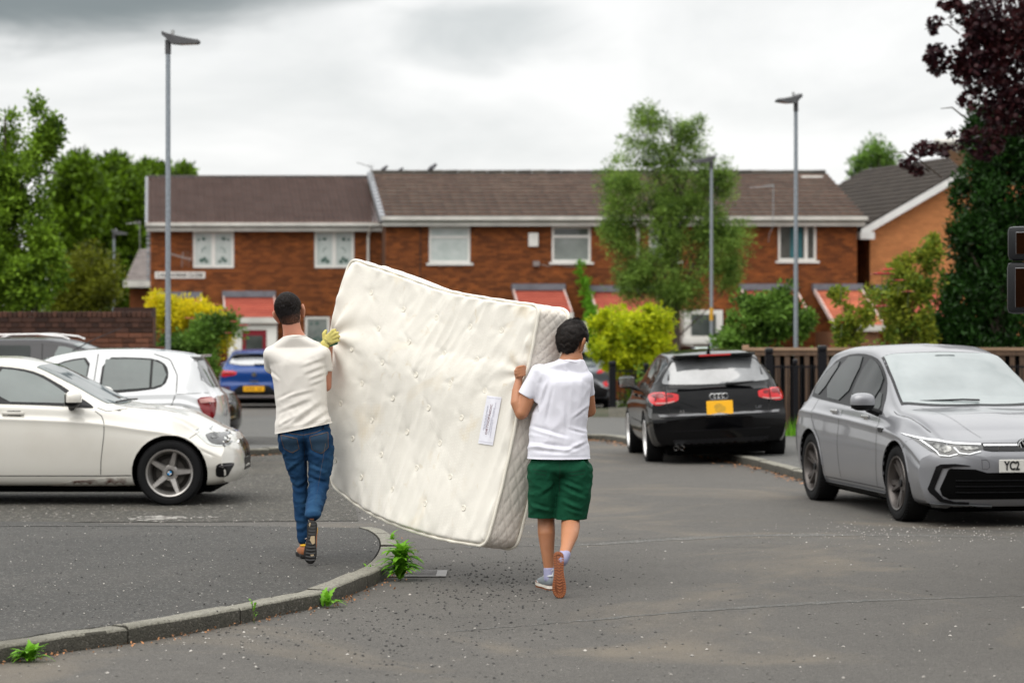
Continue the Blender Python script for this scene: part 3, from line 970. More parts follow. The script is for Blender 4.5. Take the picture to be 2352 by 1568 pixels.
# porch walls and windows under the canopies
pm = MB()
pm.bb(X1(1300), X1(1330), -1.4, -1.3, 0, 2.35); pm.bb(X1(1180), X1(1200), -1.4, -1.3, 0, 2.35)
skew(pm).build('porch_post', M_GUT, hr_root)
skew(MB().bb(X1(1200), X1(1300), -1.37, -1.33, 0.0, 2.2)).build('porch_door', M_GLD, hr_root)
pw = MB(); pw.bb(X1(1870)+0.03, X1(1972)-0.03, -2.2, -2.05, 0, 2.05); pw.bb(X1(1870)+0.03, X1(1870)+0.18, -2.04, -0.02, 0, 2.05)
pwo = skew(pw).build('porch_wall', M_MORT2, hr_root)
M_TANB = brick_mat('tan_brick', (0.26, 0.13, 0.07), (0.21, 0.10, 0.055), 0.15)
bricks(pwo, plane_m(SK*2.2, -2.201, 0), X1(1870)+0.03, X1(1972)-0.03, 0, 2.05, [], M_TANB, n_ind=200)
bw = skew(MB().bb(X1(1562), X1(1650), -0.55, -0.02, 0.9, Z1(712)-B1)).build('bay_window', M_WHITE, hr_root)
skew(MB().bb(X1(1578), X1(1634), -0.57, -0.552, Z1(770)-B1, Z1(722)-B1)).build('pane', M_GLD, bw)
skew(MB().bb(X1(1557), X1(1655), -0.62, -0.02, Z1(788)-B1, Z1(776)-B1)).build('sill', M_WHITE, bw)
skew(MB().bb(X1(1576), X1(1582), -0.60, -0.56, 0.02, Z1(788)-B1-0.01)).build('post', M_WHITE, bw)

# left hand house
S2 = F/74.6
def X2(dx): return (dx-345)/S2
def Z2(dy): return EYE+(HY-dy)/S2
B2 = gz(74.6)-0.02
wins2 = [(443, 537, 530, 615, 'two', [M_NET], 'motif'), (722, 813, 530, 615, 'two', [M_NET], 'motif'), (700, 757, 727, 792, 'one', [M_GLM], 'motif')]
holes2 = [(X2(a), X2(b), Z2(d)-B2, Z2(c)-B2) for a, b, c, d, *_ in wins2]
hl_root, hlw, he2, hr2 = terrace('terraced_house', 'brown brick end house with ribbed roof, two leaded upstairs windows and a red front door', -11.16, 74.6, 7.25, 8.0, 4.86, 6.55, B2, holes2, 300)
rf2 = skew(MB().prism([(-0.32, he2+0.02), (4.0, hr2), (8.3, he2+0.02), (8.3, he2-0.02), (-0.32, he2-0.05)], -0.1, 7.2, axes=(1, 2, 0))).build('roof', M_PAN, hl_root)
tiles(rf2, -0.08, 7.18, -0.33, he2+0.03, 4.0, hr2+0.02, 0.335, 0.30, M_PAN, mat('pantile_butt', (0.24, 0.135, 0.11), 0.9), 300, rolls=2)
rt = MB()
for i in range(16): rt.tube([(-0.08+i*0.455-SK*4, 4.0, hr2+0.02), (-0.08+i*0.455+0.445-SK*4, 4.0, hr2+0.02)], 0.09, 8)
kind(rt.build('ridge_tiles', M_PAN, rf2), 'stuff')
vt = MB()
for i in range(14):
    a = i/14; b = (i+0.8)/14
    y0, z0, y1, z1 = -0.33+4.33*a, he2+0.03+(hr2-he2)*a, -0.33+4.33*b, he2+0.03+(hr2-he2)*b
    vt.add([(-0.16, y0, z0+.07), (-0.06, y0, z0+.07), (-0.06, y1, z1+.05), (-0.16, y1, z1+.05), (-0.16, y0, z0-.1), (-0.06, y0, z0-.1), (-0.06, y1, z1-.1), (-0.16, y1, z1-.1)],
           [(0, 1, 2, 3), (4, 7, 6, 5), (0, 4, 5, 1), (1, 5, 6, 2), (2, 6, 7, 3), (3, 7, 4, 0)])
skew(vt).build('verge', M_VG, rf2)
fl = MB(); fl.add([(6.85, -0.3, he2+.10), (7.2, -0.3, he2+.10), (7.2, 3.2, he2+.10+1.28), (6.98, 3.2, he2+.10+1.28)], [(0, 1, 2, 3)])
fl.add([(6.85, -0.3, he2+.07), (7.2, -0.3, he2+.07), (7.2, 3.2, he2+.07+1.28), (6.98, 3.2, he2+.07+1.28)], [(3, 2, 1, 0)])
skew(fl).build('lead_flashing', mat('pale_lead', (0.27, 0.25, 0.26), 0.6), rf2)
skew(MB().bb(-0.15, 7.28, -0.45, -0.33, he2-0.03, he2+0.065)).build('gutter', M_GUT, hl_root)
skew(MB().bb(-0.12, 7.22, -0.30, -0.26, he2-0.19, he2-0.06)).build('fascia', M_GUT, hl_root)
for a, b, c, d, st, gl, ex in wins2:
    window(hl_root, X2(a), X2(b), Z2(d)-B2, Z2(c)-B2, 0, st, gl, False, ex)
mbp = MB(); mbp.tube([(X2(851), -0.36, he2-0.04), (X2(851), -0.30, he2-0.16), (X2(846), -0.08, he2-0.35), (X2(846), -0.08, 0.1)], 0.045, 8)
mbp.build('downpipe', M_GUT, hl_root)
vp = MB(); 
for i in range(12): vp.bb(-0.02-0.10, -0.001, 0.1+0.02, 0.5, he2-1.7+i*0.14, he2-1.7+i*0.14+0.09)
skew(vp).build('corner_quoin', M_VG, hl_root)
canopy(hl_root, X2(516), X2(626), Z2(680)-B2, Z2(727)-B2-0.02, 1.5, M_RED)
canopy(hl_root, X2(350), X2(458), Z2(682)-B2, Z2(727)-B2-0.02, 1.5, M_RED)
pp = MB(); pp.bb(X2(520), X2(551), -1.45, -1.3, 0, 2.28); pp.bb(X2(607), X2(630), -1.45, -1.3, 0, 2.28)
pp.bb(X2(551), X2(607), -1.45, -1.3, 2.12, 2.28)
skew(pp).build('porch_front', M_WHITE, hl_root)
dr = skew(MB().bb(X2(551)+.005, X2(607)-.005, -1.42, -1.36, 0.02, 2.11)).build('door', M_RDOOR, hl_root)
skew(MB().bb(X2(560), X2(598), -1.44, -1.421, 0.9, 1.95)).build('pane', M_GLD, dr)
MB().tube([(X2(595)+SK*1.45, -1.45, 0.95), (X2(595)+SK*1.45, -1.45, 1.08)], 0.015, 6).build('handle', M_VG, dr)

# street name plate on the left house (its lettering is too blurred to read in full; the second word is CLOSE)
sg = empty('street_sign', ((414-CX)/S2, 74.6-0.03, Z2(632)))
tag(sg, 'white street name plate on the brick wall of the left house', 'street sign')
MB().rbox((0, 0, 0), (1.55, 0.03, 0.205), 0.014).build('plate', M_WHITE, sg)
tm = text_mesh('CALTHORNE CLOSE', 0.155, 0.003, bold=0.004)
o = link('lettering', tm, mat('sign_black', (0.02, 0.02, 0.02), 0.5), sg); o.rotation_euler = (R(90), 0, 0); o.location = (0, -0.018, 0)
bxw = max(v.co.x for v in tm.vertices)-min(v.co.x for v in tm.vertices); o.scale = (1.42/bxw, 1, 1)

# aerials
M_ALU = mat('dull_aluminium', (0.30, 0.30, 0.30), 0.5, metal=0.6)
def aerial(name, label, loc, mast, boom, n_el, lean=0.0, el=0.28):
    r = empty(name, loc); tag(r, label, 'aerial')
    MB().tube([Vector(p) for p in mast], 0.016, 6).build('mast', M_ALU, r)
    a, b = Vector(boom[0]), Vector(boom[1])
    MB().tube([a, b], 0.014, 6).build('boom', M_ALU, r)
    d = (b-a).normalized()
    up = Vector((0.15, 0.95, 0.2)) if abs(d.x) > 0.5 else Vector((1, 0, 0))
    up = (up-d*up.dot(d)).normalized(); up2 = d.cross(up)
    m = MB()
    for i in range(n_el):
        c = a.lerp(b, (i+0.5)/n_el); L = el*(0.6+0.4*i/n_el)
        m.tube([c-up*L/2, c+up*L/2], 0.006, 4); 
        if i > n_el-4: m.tube([c-up2*L/2, c+up2*L/2], 0.006, 4)
    m.build('elements', M_ALU, r)
    return r
p = W(856, 436, 76.3)
aerial('tv_aerial', 'thin tv aerial on a mast between the two roofs, pointing left over the ridge', p, [(0, 0, -0.25), (-0.03, 0, 0.72)], [(-0.50, 0, 0.86), (0.02, 0, 0.70)], 9, el=0.22)
aerial('tv_aerial', 'tv aerial on a bent mast before the brown roof, left of the right street lamp', W(1765, 555, 72.7), [(0, 0, 0), (0, -0.15, 0.18), (0.10, -0.35, 0.45), (0.11, -0.35, 1.70)], [(-0.60, -0.35, 1.60), (0.12, -0.35, 1.66)], 10, el=0.2)
aerial('tv_aerial', 'grid tv aerial on the left house wall above the street name plate', W(418, 606, 74.3), [(0, 0, -0.1), (0.05, -0.15, 0.35)], [(-0.32, -0.2, 0.30), (0.32, -0.2, 0.12)], 6, el=0.5)
aerial('tv_aerial', 'tv aerial on a mast beside the gable end in front of the dark trees', W(322, 570, 80), [(0, 0, -0.2), (-0.02, 0, 0.88)], [(-0.45, 0, 0.80), (0.03, 0, 0.86)], 8, el=0.2)
# birds on the ridge
M_BIRD = mat('bird_feathers', (0.035, 0.035, 0.04), 0.7, col2=(0.12, 0.12, 0.13), vscale=20)
def bird(dx, dy, s, label, flip=1):
    r = empty('pigeon', W(dx, dy, 77.3)); tag(r, label, 'bird', 'birds on the roof ridge'); r.rotation_euler = (0, 0, R(10 if flip > 0 else -10))
    bm = bmesh.new()
    def ell(c, rr, rot=None):
        m = Matrix.Translation(c) @ (rot or Matrix.Identity(4)) @ Matrix.Diagonal((*rr, 1))
        bmesh.ops.create_icosphere(bm, subdivisions=2, radius=1, matrix=m)
    t = Matrix.Rotation(R(-38), 4, 'Y')
    ell((0, 0, .17), (.15, .075, .075), t); ell((.115, 0, .275), (.052, .04, .045)); ell((.09, 0, .235), (.05, .04, .06), t)
    ell((-.15, 0, .06), (.12, .035, .016), t)
    bmesh.ops.create_cone(bm, segments=6, radius1=.012, radius2=.001, depth=.05, matrix=Matrix.Translation((.18, 0, .27)) @ Matrix.Rotation(R(90), 4, 'Y'))
    me = bpy.data.meshes.new('body'); bm.to_mesh(me); bm.free()
    o = link('body', me, M_BIRD, r, True); o.scale = (s, s, s)
    MB().tube([(0.02*s, .02*s, .12*s), (0.02*s, .02*s, 0)], 0.008*s, 5).build('leg', M_BIRD, r)
    MB().tube([(0.0, -.02*s, .12*s), (0.0, -.02*s, 0)], 0.008*s, 5).build('leg', M_BIRD, r)
bird(881, 399, 0.85, 'dark bird upright on the roof ridge, nearest the tv aerial')
bird(919, 399, 0.65, 'smallest bird on the roof ridge, between the two others')
bird(991, 399, 1.05, 'largest bird on the roof ridge, set apart on the right')

# orange brick house on the right
A_ = Vector((11.1, 75.0, 0)); g_ = Vector((0.958, 0.287, 0)); e_ = Vector((-0.287, 0.958, 0))
B3 = gz(75)-0.02
ob = empty('gable_house', (A_.x, A_.y, B3), math.atan2(g_.y, g_.x))
tag(ob, 'orange brick house with white bargeboard gable and dark tiled roof beside the terrace end', 'house')
HS, he3, hr3 = 4.2, 4.88-B3, 7.15-B3
w3 = MB(); w3.prism([(0, 0), (2*HS, 0), (2*HS, he3), (HS, hr3-0.1), (0, he3)], 0, 9.0, axes=(0, 2, 1))
wo = w3.build('wall', M_MORT2, ob)
def clip3(x, z):
    return z < he3+(hr3-0.25-he3)*min(x, 2*HS-x)/HS
bricks(wo, plane_m(0, -0.001, 0), 0, 2*HS, 0, hr3, [], M_BR_O, clip=clip3, n_ind=300, prio=lambda t: (-(t[1]-t[0] > 0.2), t[0] > 4.5, -t[2]))
bricks(wo, Matrix.Rotation(R(-90), 4, 'Z') @ Matrix.Translation((-9.0, -0.001, 0)), 0, 9.0, 0, he3, [], M_BR_T, n_ind=60)  # flank takes the darker brick to paint in its shadow
sl = math.hypot(HS+0.4, (hr3-he3)*(HS+0.4)/HS); k_ = (hr3-he3)/HS
rr_ = MB()
rr_.add([(-0.45, -0.3, he3-0.45*k_+.12), (HS, -0.3, hr3+.12), (HS, 9.3, hr3+.12), (-0.45, 9.3, he3-0.45*k_+.12), (-0.45, -0.3, he3-0.45*k_-.02), (HS, -0.3, hr3-.02), (HS, 9.3, hr3-.02), (-0.45, 9.3, he3-0.45*k_-.02)],
        [(0, 1, 2, 3), (4, 7, 6, 5), (0, 4, 5, 1), (1, 5, 6, 2), (2, 6, 7, 3), (3, 7, 4, 0)])
rr_.add([(2*HS+.45, -0.3, he3-0.45*k_+.12), (HS, -0.3, hr3+.121), (HS, 9.3, hr3+.121), (2*HS+.45, 9.3, he3-0.45*k_+.12)], [(0, 3, 2, 1)])
M_TILEG = mat('dark_brown_tile', (0.024, 0.019, 0.015), 0.9, spec=.25, col2=(0.038, 0.030, 0.024), vscale=2, detail=7)
ro3 = rr_.build('roof', M_TILEG, ob)
nt = 15
for i in range(nt):
    a, b = i/nt, (i+1)/nt
    x0, x1 = -0.45+(HS+.45)*a, -0.45+(HS+.45)*b
    z0, z1 = he3-0.45*k_+.12+(HS+.45)*a*k_, he3-0.45*k_+.12+(HS+.45)*b*k_
    t = MB(); t.add([(x0, -0.32, z0+.05), (x1, -0.32, z1+.012), (x1, 9.3, z1+.012), (x0, 9.3, z0+.05), (x0, -0.32, z0), (x1, -0.32, z1), (x1, 9.3, z1), (x0, 9.3, z0)],
                    [(0, 1, 2, 3), (4, 7, 6, 5), (0, 4, 5, 1), (1, 5, 6, 2), (2, 6, 7, 3), (3, 7, 4, 0)])
    o = t.build('tile_course', None, ro3); o.data.materials.append(M_TILEG)
bb_ = MB()
for sg_ in (1, -1):
    xa = HS-sg_*(HS+0.45)
    za = he3-0.45*k_
    bb_.add([(xa, -0.36, za+.10), (HS, -0.36, hr3+.10), (HS, -0.36, hr3-.14), (xa, -0.36, za-.14), (xa, -0.325, za+.10), (HS, -0.325, hr3+.10), (HS, -0.325, hr3-.14), (xa, -0.325, za-.14)],
            [(0, 1, 2, 3), (4, 7, 6, 5), (0, 4, 5, 1), (1, 5, 6, 2), (2, 6, 7, 3), (3, 7, 4, 0)])
bb_.bb(-0.5, -0.02, -0.40, -0.02, he3-0.45*k_-.20, he3-0.45*k_+.02)
bb_.build('bargeboard', mat('white_paint', (0.70, 0.70, 0.68), 0.5, var=0.1, vscale=3), ob)
MB().bb(0.0, 1.4, -0.25, -0.014, 3.33, 3.52).build('lead_flashing', M_LEAD, ob)
lt = MB(); lt.add([(0.2, -0.02, 3.3), (2.6, -0.02, 3.3), (2.6, -2.6, 2.2), (0.2, -2.6, 2.2), (0.2, -0.02, 3.1), (2.6, -0.02, 3.1), (2.6, -2.6, 2.05), (0.2, -2.6, 2.05)],
                  [(0, 3, 2, 1), (4, 5, 6, 7), (0, 1, 5, 4), (1, 2, 6, 5), (2, 3, 7, 6), (3, 0, 4, 7)])
lt.build('porch_roof', M_RED, ob)
MB().bb(0.3, 2.5, -2.5, -0.02, 0, 2.1).build('porch_wall', M_BR_T, ob)

# corner of a nearer house mostly hidden by the hedge
nb = empty('brick_house', (9.42, 50.0, gz(50)), R(-14.5))
tag(nb, 'house behind the dark hedge showing only the corner of its cream eaves under the maple', 'house')
wb = MB(); wb.bb(0, 6, 0, 8, 0, 5.35-gz(50)); wbo = wb.build('wall', M_BR_O, nb)
z_ = 5.35-gz(50)
f_ = MB(); f_.bb(-0.5, 6.5, -0.5, 8.5, z_+0.002, z_+0.17); f_.build('fascia', M_GUT, nb)
gt = MB(); gt.tube([(-0.62, -0.58, z_+.16), (6.5, -0.58, z_+.16)], 0.07, 8); gt.tube([(-0.58, -0.6, z_+.16), (-0.58, 8.5, z_+.16)], 0.07, 8)
gt.build('gutter', M_GUT, nb)
rq = MB(); rq.add([(-0.5, -0.5, z_+.18), (6.5, -0.5, z_+.18), (6.5, 8.5, z_+.18), (-0.5, 8.5, z_+.18), (3, 4, z_+1.1)], [(0, 1, 4), (1, 2, 4), (2, 3, 4), (3, 0, 4), (3, 2, 1, 0)])
rq.build('roof', M_TILE, nb)

# outbuilding behind the left gable
lb = empty('outbuilding', (-13.55, 85, gz(85)))
tag(lb, 'low brick outbuilding with grey tiled lean-to roof left of the terrace', 'house')
zz = -gz(85)
MB().bb(0.1, 3.0, 0.05, 3, 0, 3.1+zz).build('wall', M_BR_T, lb)
nr = 10
for i in range(nr):
    a, b = i/nr, (i+1)/nr
    t = MB(); y0, y1 = -0.3+3.2*a, -0.3+3.2*b; z0, z1 = 3.35+zz+1.2*a, 3.35+zz+1.2*b
    t.add([(0, y0, z0+.05), (3.2, y0, z0+.05), (3.2, y1, z1+.01), (0, y1, z1+.01), (0, y0, z0-.03), (3.2, y0, z0-.03), (3.2, y1, z1-.03), (0, y1, z1-.03)],
          [(0, 1, 2, 3), (4, 7, 6, 5), (0, 4, 5, 1), (1, 5, 6, 2), (2, 6, 7, 3), (3, 7, 4, 0)])
    o = t.build('tile_course', mat('weathered_tile', (0.17, 0.145, 0.135), 0.85, var=0.3, vscale=3, rnd_obj=0.15), lb)
MB().bb(-0.05, 3.25, -0.42, -0.31, 3.13+zz, 3.36+zz).build('gutter', M_GUT, lb)
MB().bb(0.0, 0.6, -0.30, 0.04, 3.11+zz, 3.30+zz).build('soffit', M_GUT, lb)

# garden wall on the left
gw = empty('garden_wall', (-9.8, 38.0, gz(38)-0.02))
tag(gw, 'sooty dark brick garden wall behind the parked cars at the left', 'wall')
ww, wh = -5.64+9.8, 1.953-(gz(38)-0.02)
wbk = MB(); wbk.bb(0, ww, 0, 0.22, 0, wh-0.085); wbo = wbk.build('wall_core', M_MORT, gw)
bh = 0.0815
nrow = int((wh-0.085)/bh)
M_BR_W2 = M_BR_W
def rowfn(r):
    q = nrow-1-r
    return 'h' if q in (1, 5, 9) else 's'
z00 = wh-0.085-nrow*bh
def split_rows(lo, hi, mt, n):
    bricks(wbo, plane_m(0, -0.001, 0), 0, ww, z00+lo*bh, z00+hi*bh+0.001, [], mt, n_ind=n, bh=bh, rowfn=lambda r: rowfn(r+lo), bl=0.21, prio=lambda t: -t[2])
split_rows(nrow-3, nrow, M_BR_C, 110)
split_rows(0, nrow-3, M_BR_W, 150)
cw = 0.078; cm = None
for i in range(int(ww/cw)):
    if cm is None:
        t = MB(); t.rbox((0, 0, 0), (cw-0.009, 0.245, 0.088), 0.012); o = t.build('coping_brick', M_BR_C, gw); cm = o.data; o.location = (i*cw+cw/2, 0.105, wh-0.042)
    elif i > int(ww/cw)-34:
        inst('coping_brick', cm, gw, loc=(i*cw+cw/2, 0.105+rnd.uniform(-.004, .004), wh-0.042+rnd.uniform(-.004, .004)))
o = MB()
for i in range(int(ww/cw)-33): o.box((i*cw+cw/2, 0.105, wh-0.042), (cw-0.009, 0.245, 0.086))
kind(o.build('coping', M_BR_C, gw), 'stuff')
o = MB(); o.bb(ww-0.66, ww-0.03, 0.225, 0.5, 0, wh+0.07); o.build('pier', M_BR_C, gw)
o = MB(); o.bb(ww+0.002, ww+0.15, 0.05, 0.40, 0, 1.50); o.build('end_pier', M_BR_W, gw)

# ---------------------------------------------------------------- fence on the right
fn = empty('timber_fence', (3.70, 38.3, gz(38)))
tag(fn, 'brown timber fence with gaps along its top behind the black railings', 'fence')
M_WOOD = mat('weathered_wood', (0.135, 0.083, 0.052), 0.85, col2=(0.080, 0.050, 0.033), vscale=3, aniso=(6, 6, 0.6), rnd_obj=0.25)
M_WOODL = mat('pale_wood_cap', (0.34, 0.22, 0.14), 0.85, var=0.2, vscale=3)
fz = -gz(38); top = 1.40+fz
sl_m = None
for i in range(62):
    x = 0.04+i*0.155
    if sl_m is None:
        t = MB(); t.bb(-0.039, 0.039, -0.011, 0.011, 0.05, top-0.07); o = t.build('slat', M_WOOD, fn); sl_m = o.data; o.location = (x, 0, 0)
    else: inst('slat', sl_m, fn, loc=(x, rnd.uniform(-.003, .003), rnd.uniform(-.006, .006)))
MB().bb(-0.05, 9.7, -0.05, 0.06, top-0.055, top-0.01).build('cap_rail', M_WOODL, fn)
MB().bb(-0.02, 9.65, -0.03, -0.012, top-0.135, top-0.056).build('top_rail', M_WOOD, fn)
MB().bb(-0.02, 9.65, 0.03, 0.05, 0.02, top-0.14).build('board_panel', M_DARK, fn)  # black sheet standing in for the hedge shade seen between the slats
t = MB()
for i in range(5): t.bb(-0.04+i*2.4, 0.06+i*2.4, 0.051, 0.15, 0, top+0.02)
for i in range(5):
    MB().bb(-0.04+i*2.4, 0.06+i*2.4, 0.062, 0.15, 0, top+0.03).build('post', M_WOODL, fn)
def railing(name, label, x0, x1, y, ztop, step, posts, base=None, th=0.008):
    r = empty(name, (x0, y, gz(y)+0.06)); tag(r, label, 'railing')
    h = ztop-(gz(y)+0.06); me = None; n = int((x1-x0)/step)
    for i in range(n):
        if me is None:
            t = MB(); t.bb(-th, th, -th, th, 0.03, h); o = t.build('bar', M_BLK, r); me = o.data; o.location = (i*step, 0, 0)
        else: inst('bar', me, r, loc=(i*step, 0, 0))
    MB().bb(0, x1-x0, -0.012, 0.012, h-0.05, h-0.02).build('top_rail', M_BLK, r)
    MB().bb(0, x1-x0, -0.0119, 0.0119, 0.09, 0.12).build('bottom_rail', M_BLK, r)
    for (px, w, zt) in posts:
        q = MB(); hz = zt-(gz(y)+0.06)
        q.bb(px-x0-w/2, px-x0+w/2, -w/2-0.02, w/2-0.02, 0, hz)
        q.rbox((px-x0, -0.02, hz+0.05), (w*1.12, w*1.12, 0.10), 0.035)
        q.build('post', M_BLK, r)
    return r
railing('metal_railing', 'black metal railing with round topped posts in front of the timber fence', 3.72, 12.0, 37.6, 1.13, 0.052,
        [((1766-CX)/147.7, 0.12, 1.29), ((1888-CX)/147.7, 0.13, 1.33), (8.3, 0.12, 1.3), (10.6, 0.12, 1.3), ((1826-CX)/147.7, 0.07, 1.12)])
railing('metal_railing', 'low black railing under the yellow green bush', 2.0, 4.6, 49.6, 0.85, 0.11, [(2.06, 0.14, 0.92), (2.75, 0.1, 0.88), (3.9, 0.12, 0.9)])
lw_ = empty('low_wall', (1.98, 49.3, gz(49.3))); tag(lw_, 'low stone edging under the bush railing beyond the side road', 'wall')
MB().bb(0, 2.6, 0, 0.25, 0, 0.26).build('edging', M_KERB, lw_)

# ---------------------------------------------------------------- lamp posts
M_GALV = mat('galvanised_steel', (0.27, 0.30, 0.33), 0.5, metal=0.35, var=0.25, vscale=25)
M_LAMP = mat('lamp_head_grey', (0.055, 0.055, 0.058), 0.45)
M_LENS = mat('lamp_lens', (0.35, 0.36, 0.36), 0.2)
def lamp(dx, dytop, y, label, rot=0.0, head=1.0, sticker=None, r0=0.042):
    x = (dx-CX)*y/F; zb = gz(y)+(0.1 if 33 < y < 49 else 0)
    zt = EYE-(dytop-HY)*y/F
    r = empty('street_lamp', (x, y, zb)); tag(r, label, 'street lamp')
    h = zt-zb
    MB().tube([(0, 0, 0), (0, 0, 1.2)], 0.07, 14).build('base', M_GALV, r)
    MB().tube([(0, 0, 1.2), (0, 0, 1.25), (0, 0, h-0.30)], [0.07, r0, r0*0.86], 14).build('pole', M_GALV, r)
    q = Matrix.Rotation(rot, 4, 'Z')
    hd = MB()
    hd.tube([q @ Vector((0, 0, h-0.32)), q @ Vector((0, 0, h-0.11))], 0.048*head, 12)
    def P(a): return [q @ Vector(v) for v in a]
    s = head
    prof = [(-0.09, 0.10, 0.05), (-0.03, 0.085, 0.0), (0.06, 0.085, -0.085), (0.20, 0.12, -0.095), (0.47, 0.11, -0.085), (0.50, 0.09, -0.065)]
    tops = [0.115, 0.09, 0.065, 0.03, -0.022, -0.035]
    vs = []
    for (xx, w, zb_), zt_ in zip(prof, tops):
        for (yy, z2) in ((-w, zb_), (w, zb_), (w*0.9, zt_-0.01), (w*0.3, zt_), (-w*0.3, zt_), (-w*0.9, zt_-0.01)):
            vs.append((xx*s, yy*s, h-0.09+z2*s))
    fs = []
    for i in range(5):
        for k in range(6): fs.append((i*6+k, i*6+6+k, i*6+6+(k+1) % 6, i*6+(k+1) % 6))
    fs += [(5, 4, 3, 2, 1, 0), tuple(range(30, 36))]
    hd.add(P(vs), fs)
    for i in range(6): hd.add(P([(0.24*s+i*.04, -0.06, h-.10), (0.25*s+i*.04, -0.06, h-.10), (0.25*s+i*.04, .06, h-.10), (0.24*s+i*.04, .06, h-.10), (0.24*s+i*.04, -0.06, h-.075-i*.006), (0.25*s+i*.04, -0.06, h-.075-i*.006), (0.25*s+i*.04, .06, h-.075-i*.006), (0.24*s+i*.04, .06, h-.075-i*.006)]),
                              [(0, 1, 5, 4), (1, 2, 6, 5), (2, 3, 7, 6), (3, 0, 4, 7), (4, 5, 6, 7)])
    ho = hd.build('lamp_head', M_LAMP, r)
    MB().add(P([(0.20*s, -.08, h-.09-.098*s), (0.44*s, -.08, h-.09-.088*s), (0.44*s, .08, h-.09-.088*s), (0.20*s, .08, h-.09-.098*s)]), [(3, 2, 1, 0)]).build('lens', M_LENS, ho)
    MB().tube(P([(0.07, 0, h-0.02), (0.07, 0, h+0.035)]), 0.03, 10).build('sensor', M_LENS, ho)
    if sticker:
        MB().tube([(0, 0, sticker-0.16), (0, 0, sticker+0.16)], r0+0.004, 14).build('sticker', mat('yellow_sticker', (0.55, 0.30, 0.02), 0.5), r)
    return r
lamp(386, 75, 36.0, 'tallest grey street lamp at the left, in front of the brick garden wall end', R(0), 0.95)
lamp(1828, 217, 45.0, 'grey street lamp at the right rising from the green bush', R(180)+R(40), 0.95)
lamp(1634, 358, 60.0, 'grey street lamp in front of the feathery tree, with a yellow sticker', R(180)+R(15), 1.0, sticker=2.35)
lamp(262, 528, 88.0, 'small distant street lamp between the dark trees and the outbuilding', R(0), 0.95)
lamp(90, 385, 66.0, 'street lamp half hidden inside the left tree', R(0), 0.95)

# ---------------------------------------------------------------- unseen terrace added behind the viewer to darken reflections in paint and glass
bh_ = empty('terraced_house', (-26, -20, 0)); tag(bh_, 'dark brick terrace added out of view behind the viewer to darken car reflections', 'house')
MB().bb(0, 52, -8, 0, 0, 5.2).build('wall', M_BR_T, bh_)
MB().prism([(0.4, 5.15), (-4, 7.6), (-8.4, 5.15)], -0.3, 52.3, axes=(1, 2, 0)).build('roof', M_TILE, bh_)
for i in range(13):
    for z in (1.0, 3.4):
        wq = MB().bb(1.5+i*4, 2.9+i*4, -0.03, 0.04, z, z+1.2).build('window', M_WHITE, bh_)
        MB().bb(1.58+i*4, 2.82+i*4, 0.041, 0.05, z+.08, z+1.12).build('pane', M_GLD, wq)
# ================================================================ cars
def paint(name, col, rough=0.28, metal=0.0, coat=1.0, dirt=None, spec=.5):
    m = mat(name, col, rough, metal, coat=coat, col2=dirt, vscale=2.5, vlo=0.5, vhi=0.8) if dirt else mat(name, col, rough, metal, coat=coat, spec=spec)
    return m
M_CGL = mat('car_glass', (0.012, 0.015, 0.015), 0.015, ior=1.4, spec=.25, col2=(0.020, 0.026, 0.025), vscale=2.2)
M_CGLG = mat('car_glass_green', (0.085, 0.11, 0.105), 0.02, ior=1.6, col2=(0.055, 0.07, 0.068), vscale=1.8)
M_SCRN = mat('windscreen_glass', (0.16, 0.185, 0.185), 0.03, ior=1.9, col2=(0.24, 0.27, 0.27), vscale=1.6)
M_RGL = mat('rear_glass', (0.06, 0.063, 0.066), 0.03, ior=2.1, col2=(0.15, 0.155, 0.16), vscale=3.0)
M_TRIM = mat('black_trim', (0.005, 0.005, 0.006), 0.4, spec=.3)
M_GTRIM = mat('gloss_black_trim', (0.003, 0.003, 0.004), 0.15, spec=.35)
M_TYRE = mat('tyre_rubber', (0.008, 0.008, 0.0085), 0.85, spec=.2, bump=0.2, bscale=30)
M_SEAM_L = mat('panel_gap', (0.012, 0.012, 0.012), 0.8)
M_SEAMW = mat('panel_gap_light', (0.09, 0.09, 0.085), 0.8)
M_CHR = mat('chrome', (0.75, 0.75, 0.75), 0.12, metal=1.0)
M_SILV = mat('silver_rim', (0.42, 0.40, 0.38), 0.35, metal=0.75, var=0.2, vscale=12)
M_RIMW = mat('bright_rim', (0.70, 0.69, 0.68), 0.3, metal=0.5)
M_RIMD = mat('dark_rim', (0.09, 0.08, 0.075), 0.35, metal=0.6)
M_RED_L = mat('red_lens', (0.62, 0.006, 0.012), 0.12, coat=.4, col2=(0.42, 0.003, 0.006), vscale=25)
M_RED_D = mat('dark_red_lens', (0.16, 0.003, 0.006), 0.12, coat=.3)
M_PINK = mat('clear_lens', (0.52, 0.28, 0.26), 0.15)
M_HL = mat('headlight_glass', (0.07, 0.07, 0.07), 0.06, coat=.6, col2=(0.015, 0.015, 0.015), vscale=7)
M_HLB = mat('headlight_reflector', (0.30, 0.30, 0.29), 0.15, metal=0.6, col2=(0.05, 0.05, 0.05), vscale=16)
M_DRL = mat('daylight_strip', (0.85, 0.86, 0.86), 0.2, emit=(0.9, 0.95, 1.0, 0.15))
M_YPL = mat('yellow_plate', (0.80, 0.40, 0.004), 0.45)
M_WPL = mat('white_plate', (0.62, 0.61, 0.57), 0.4)
M_INK = mat('plate_black', (0.015, 0.015, 0.015), 0.5)

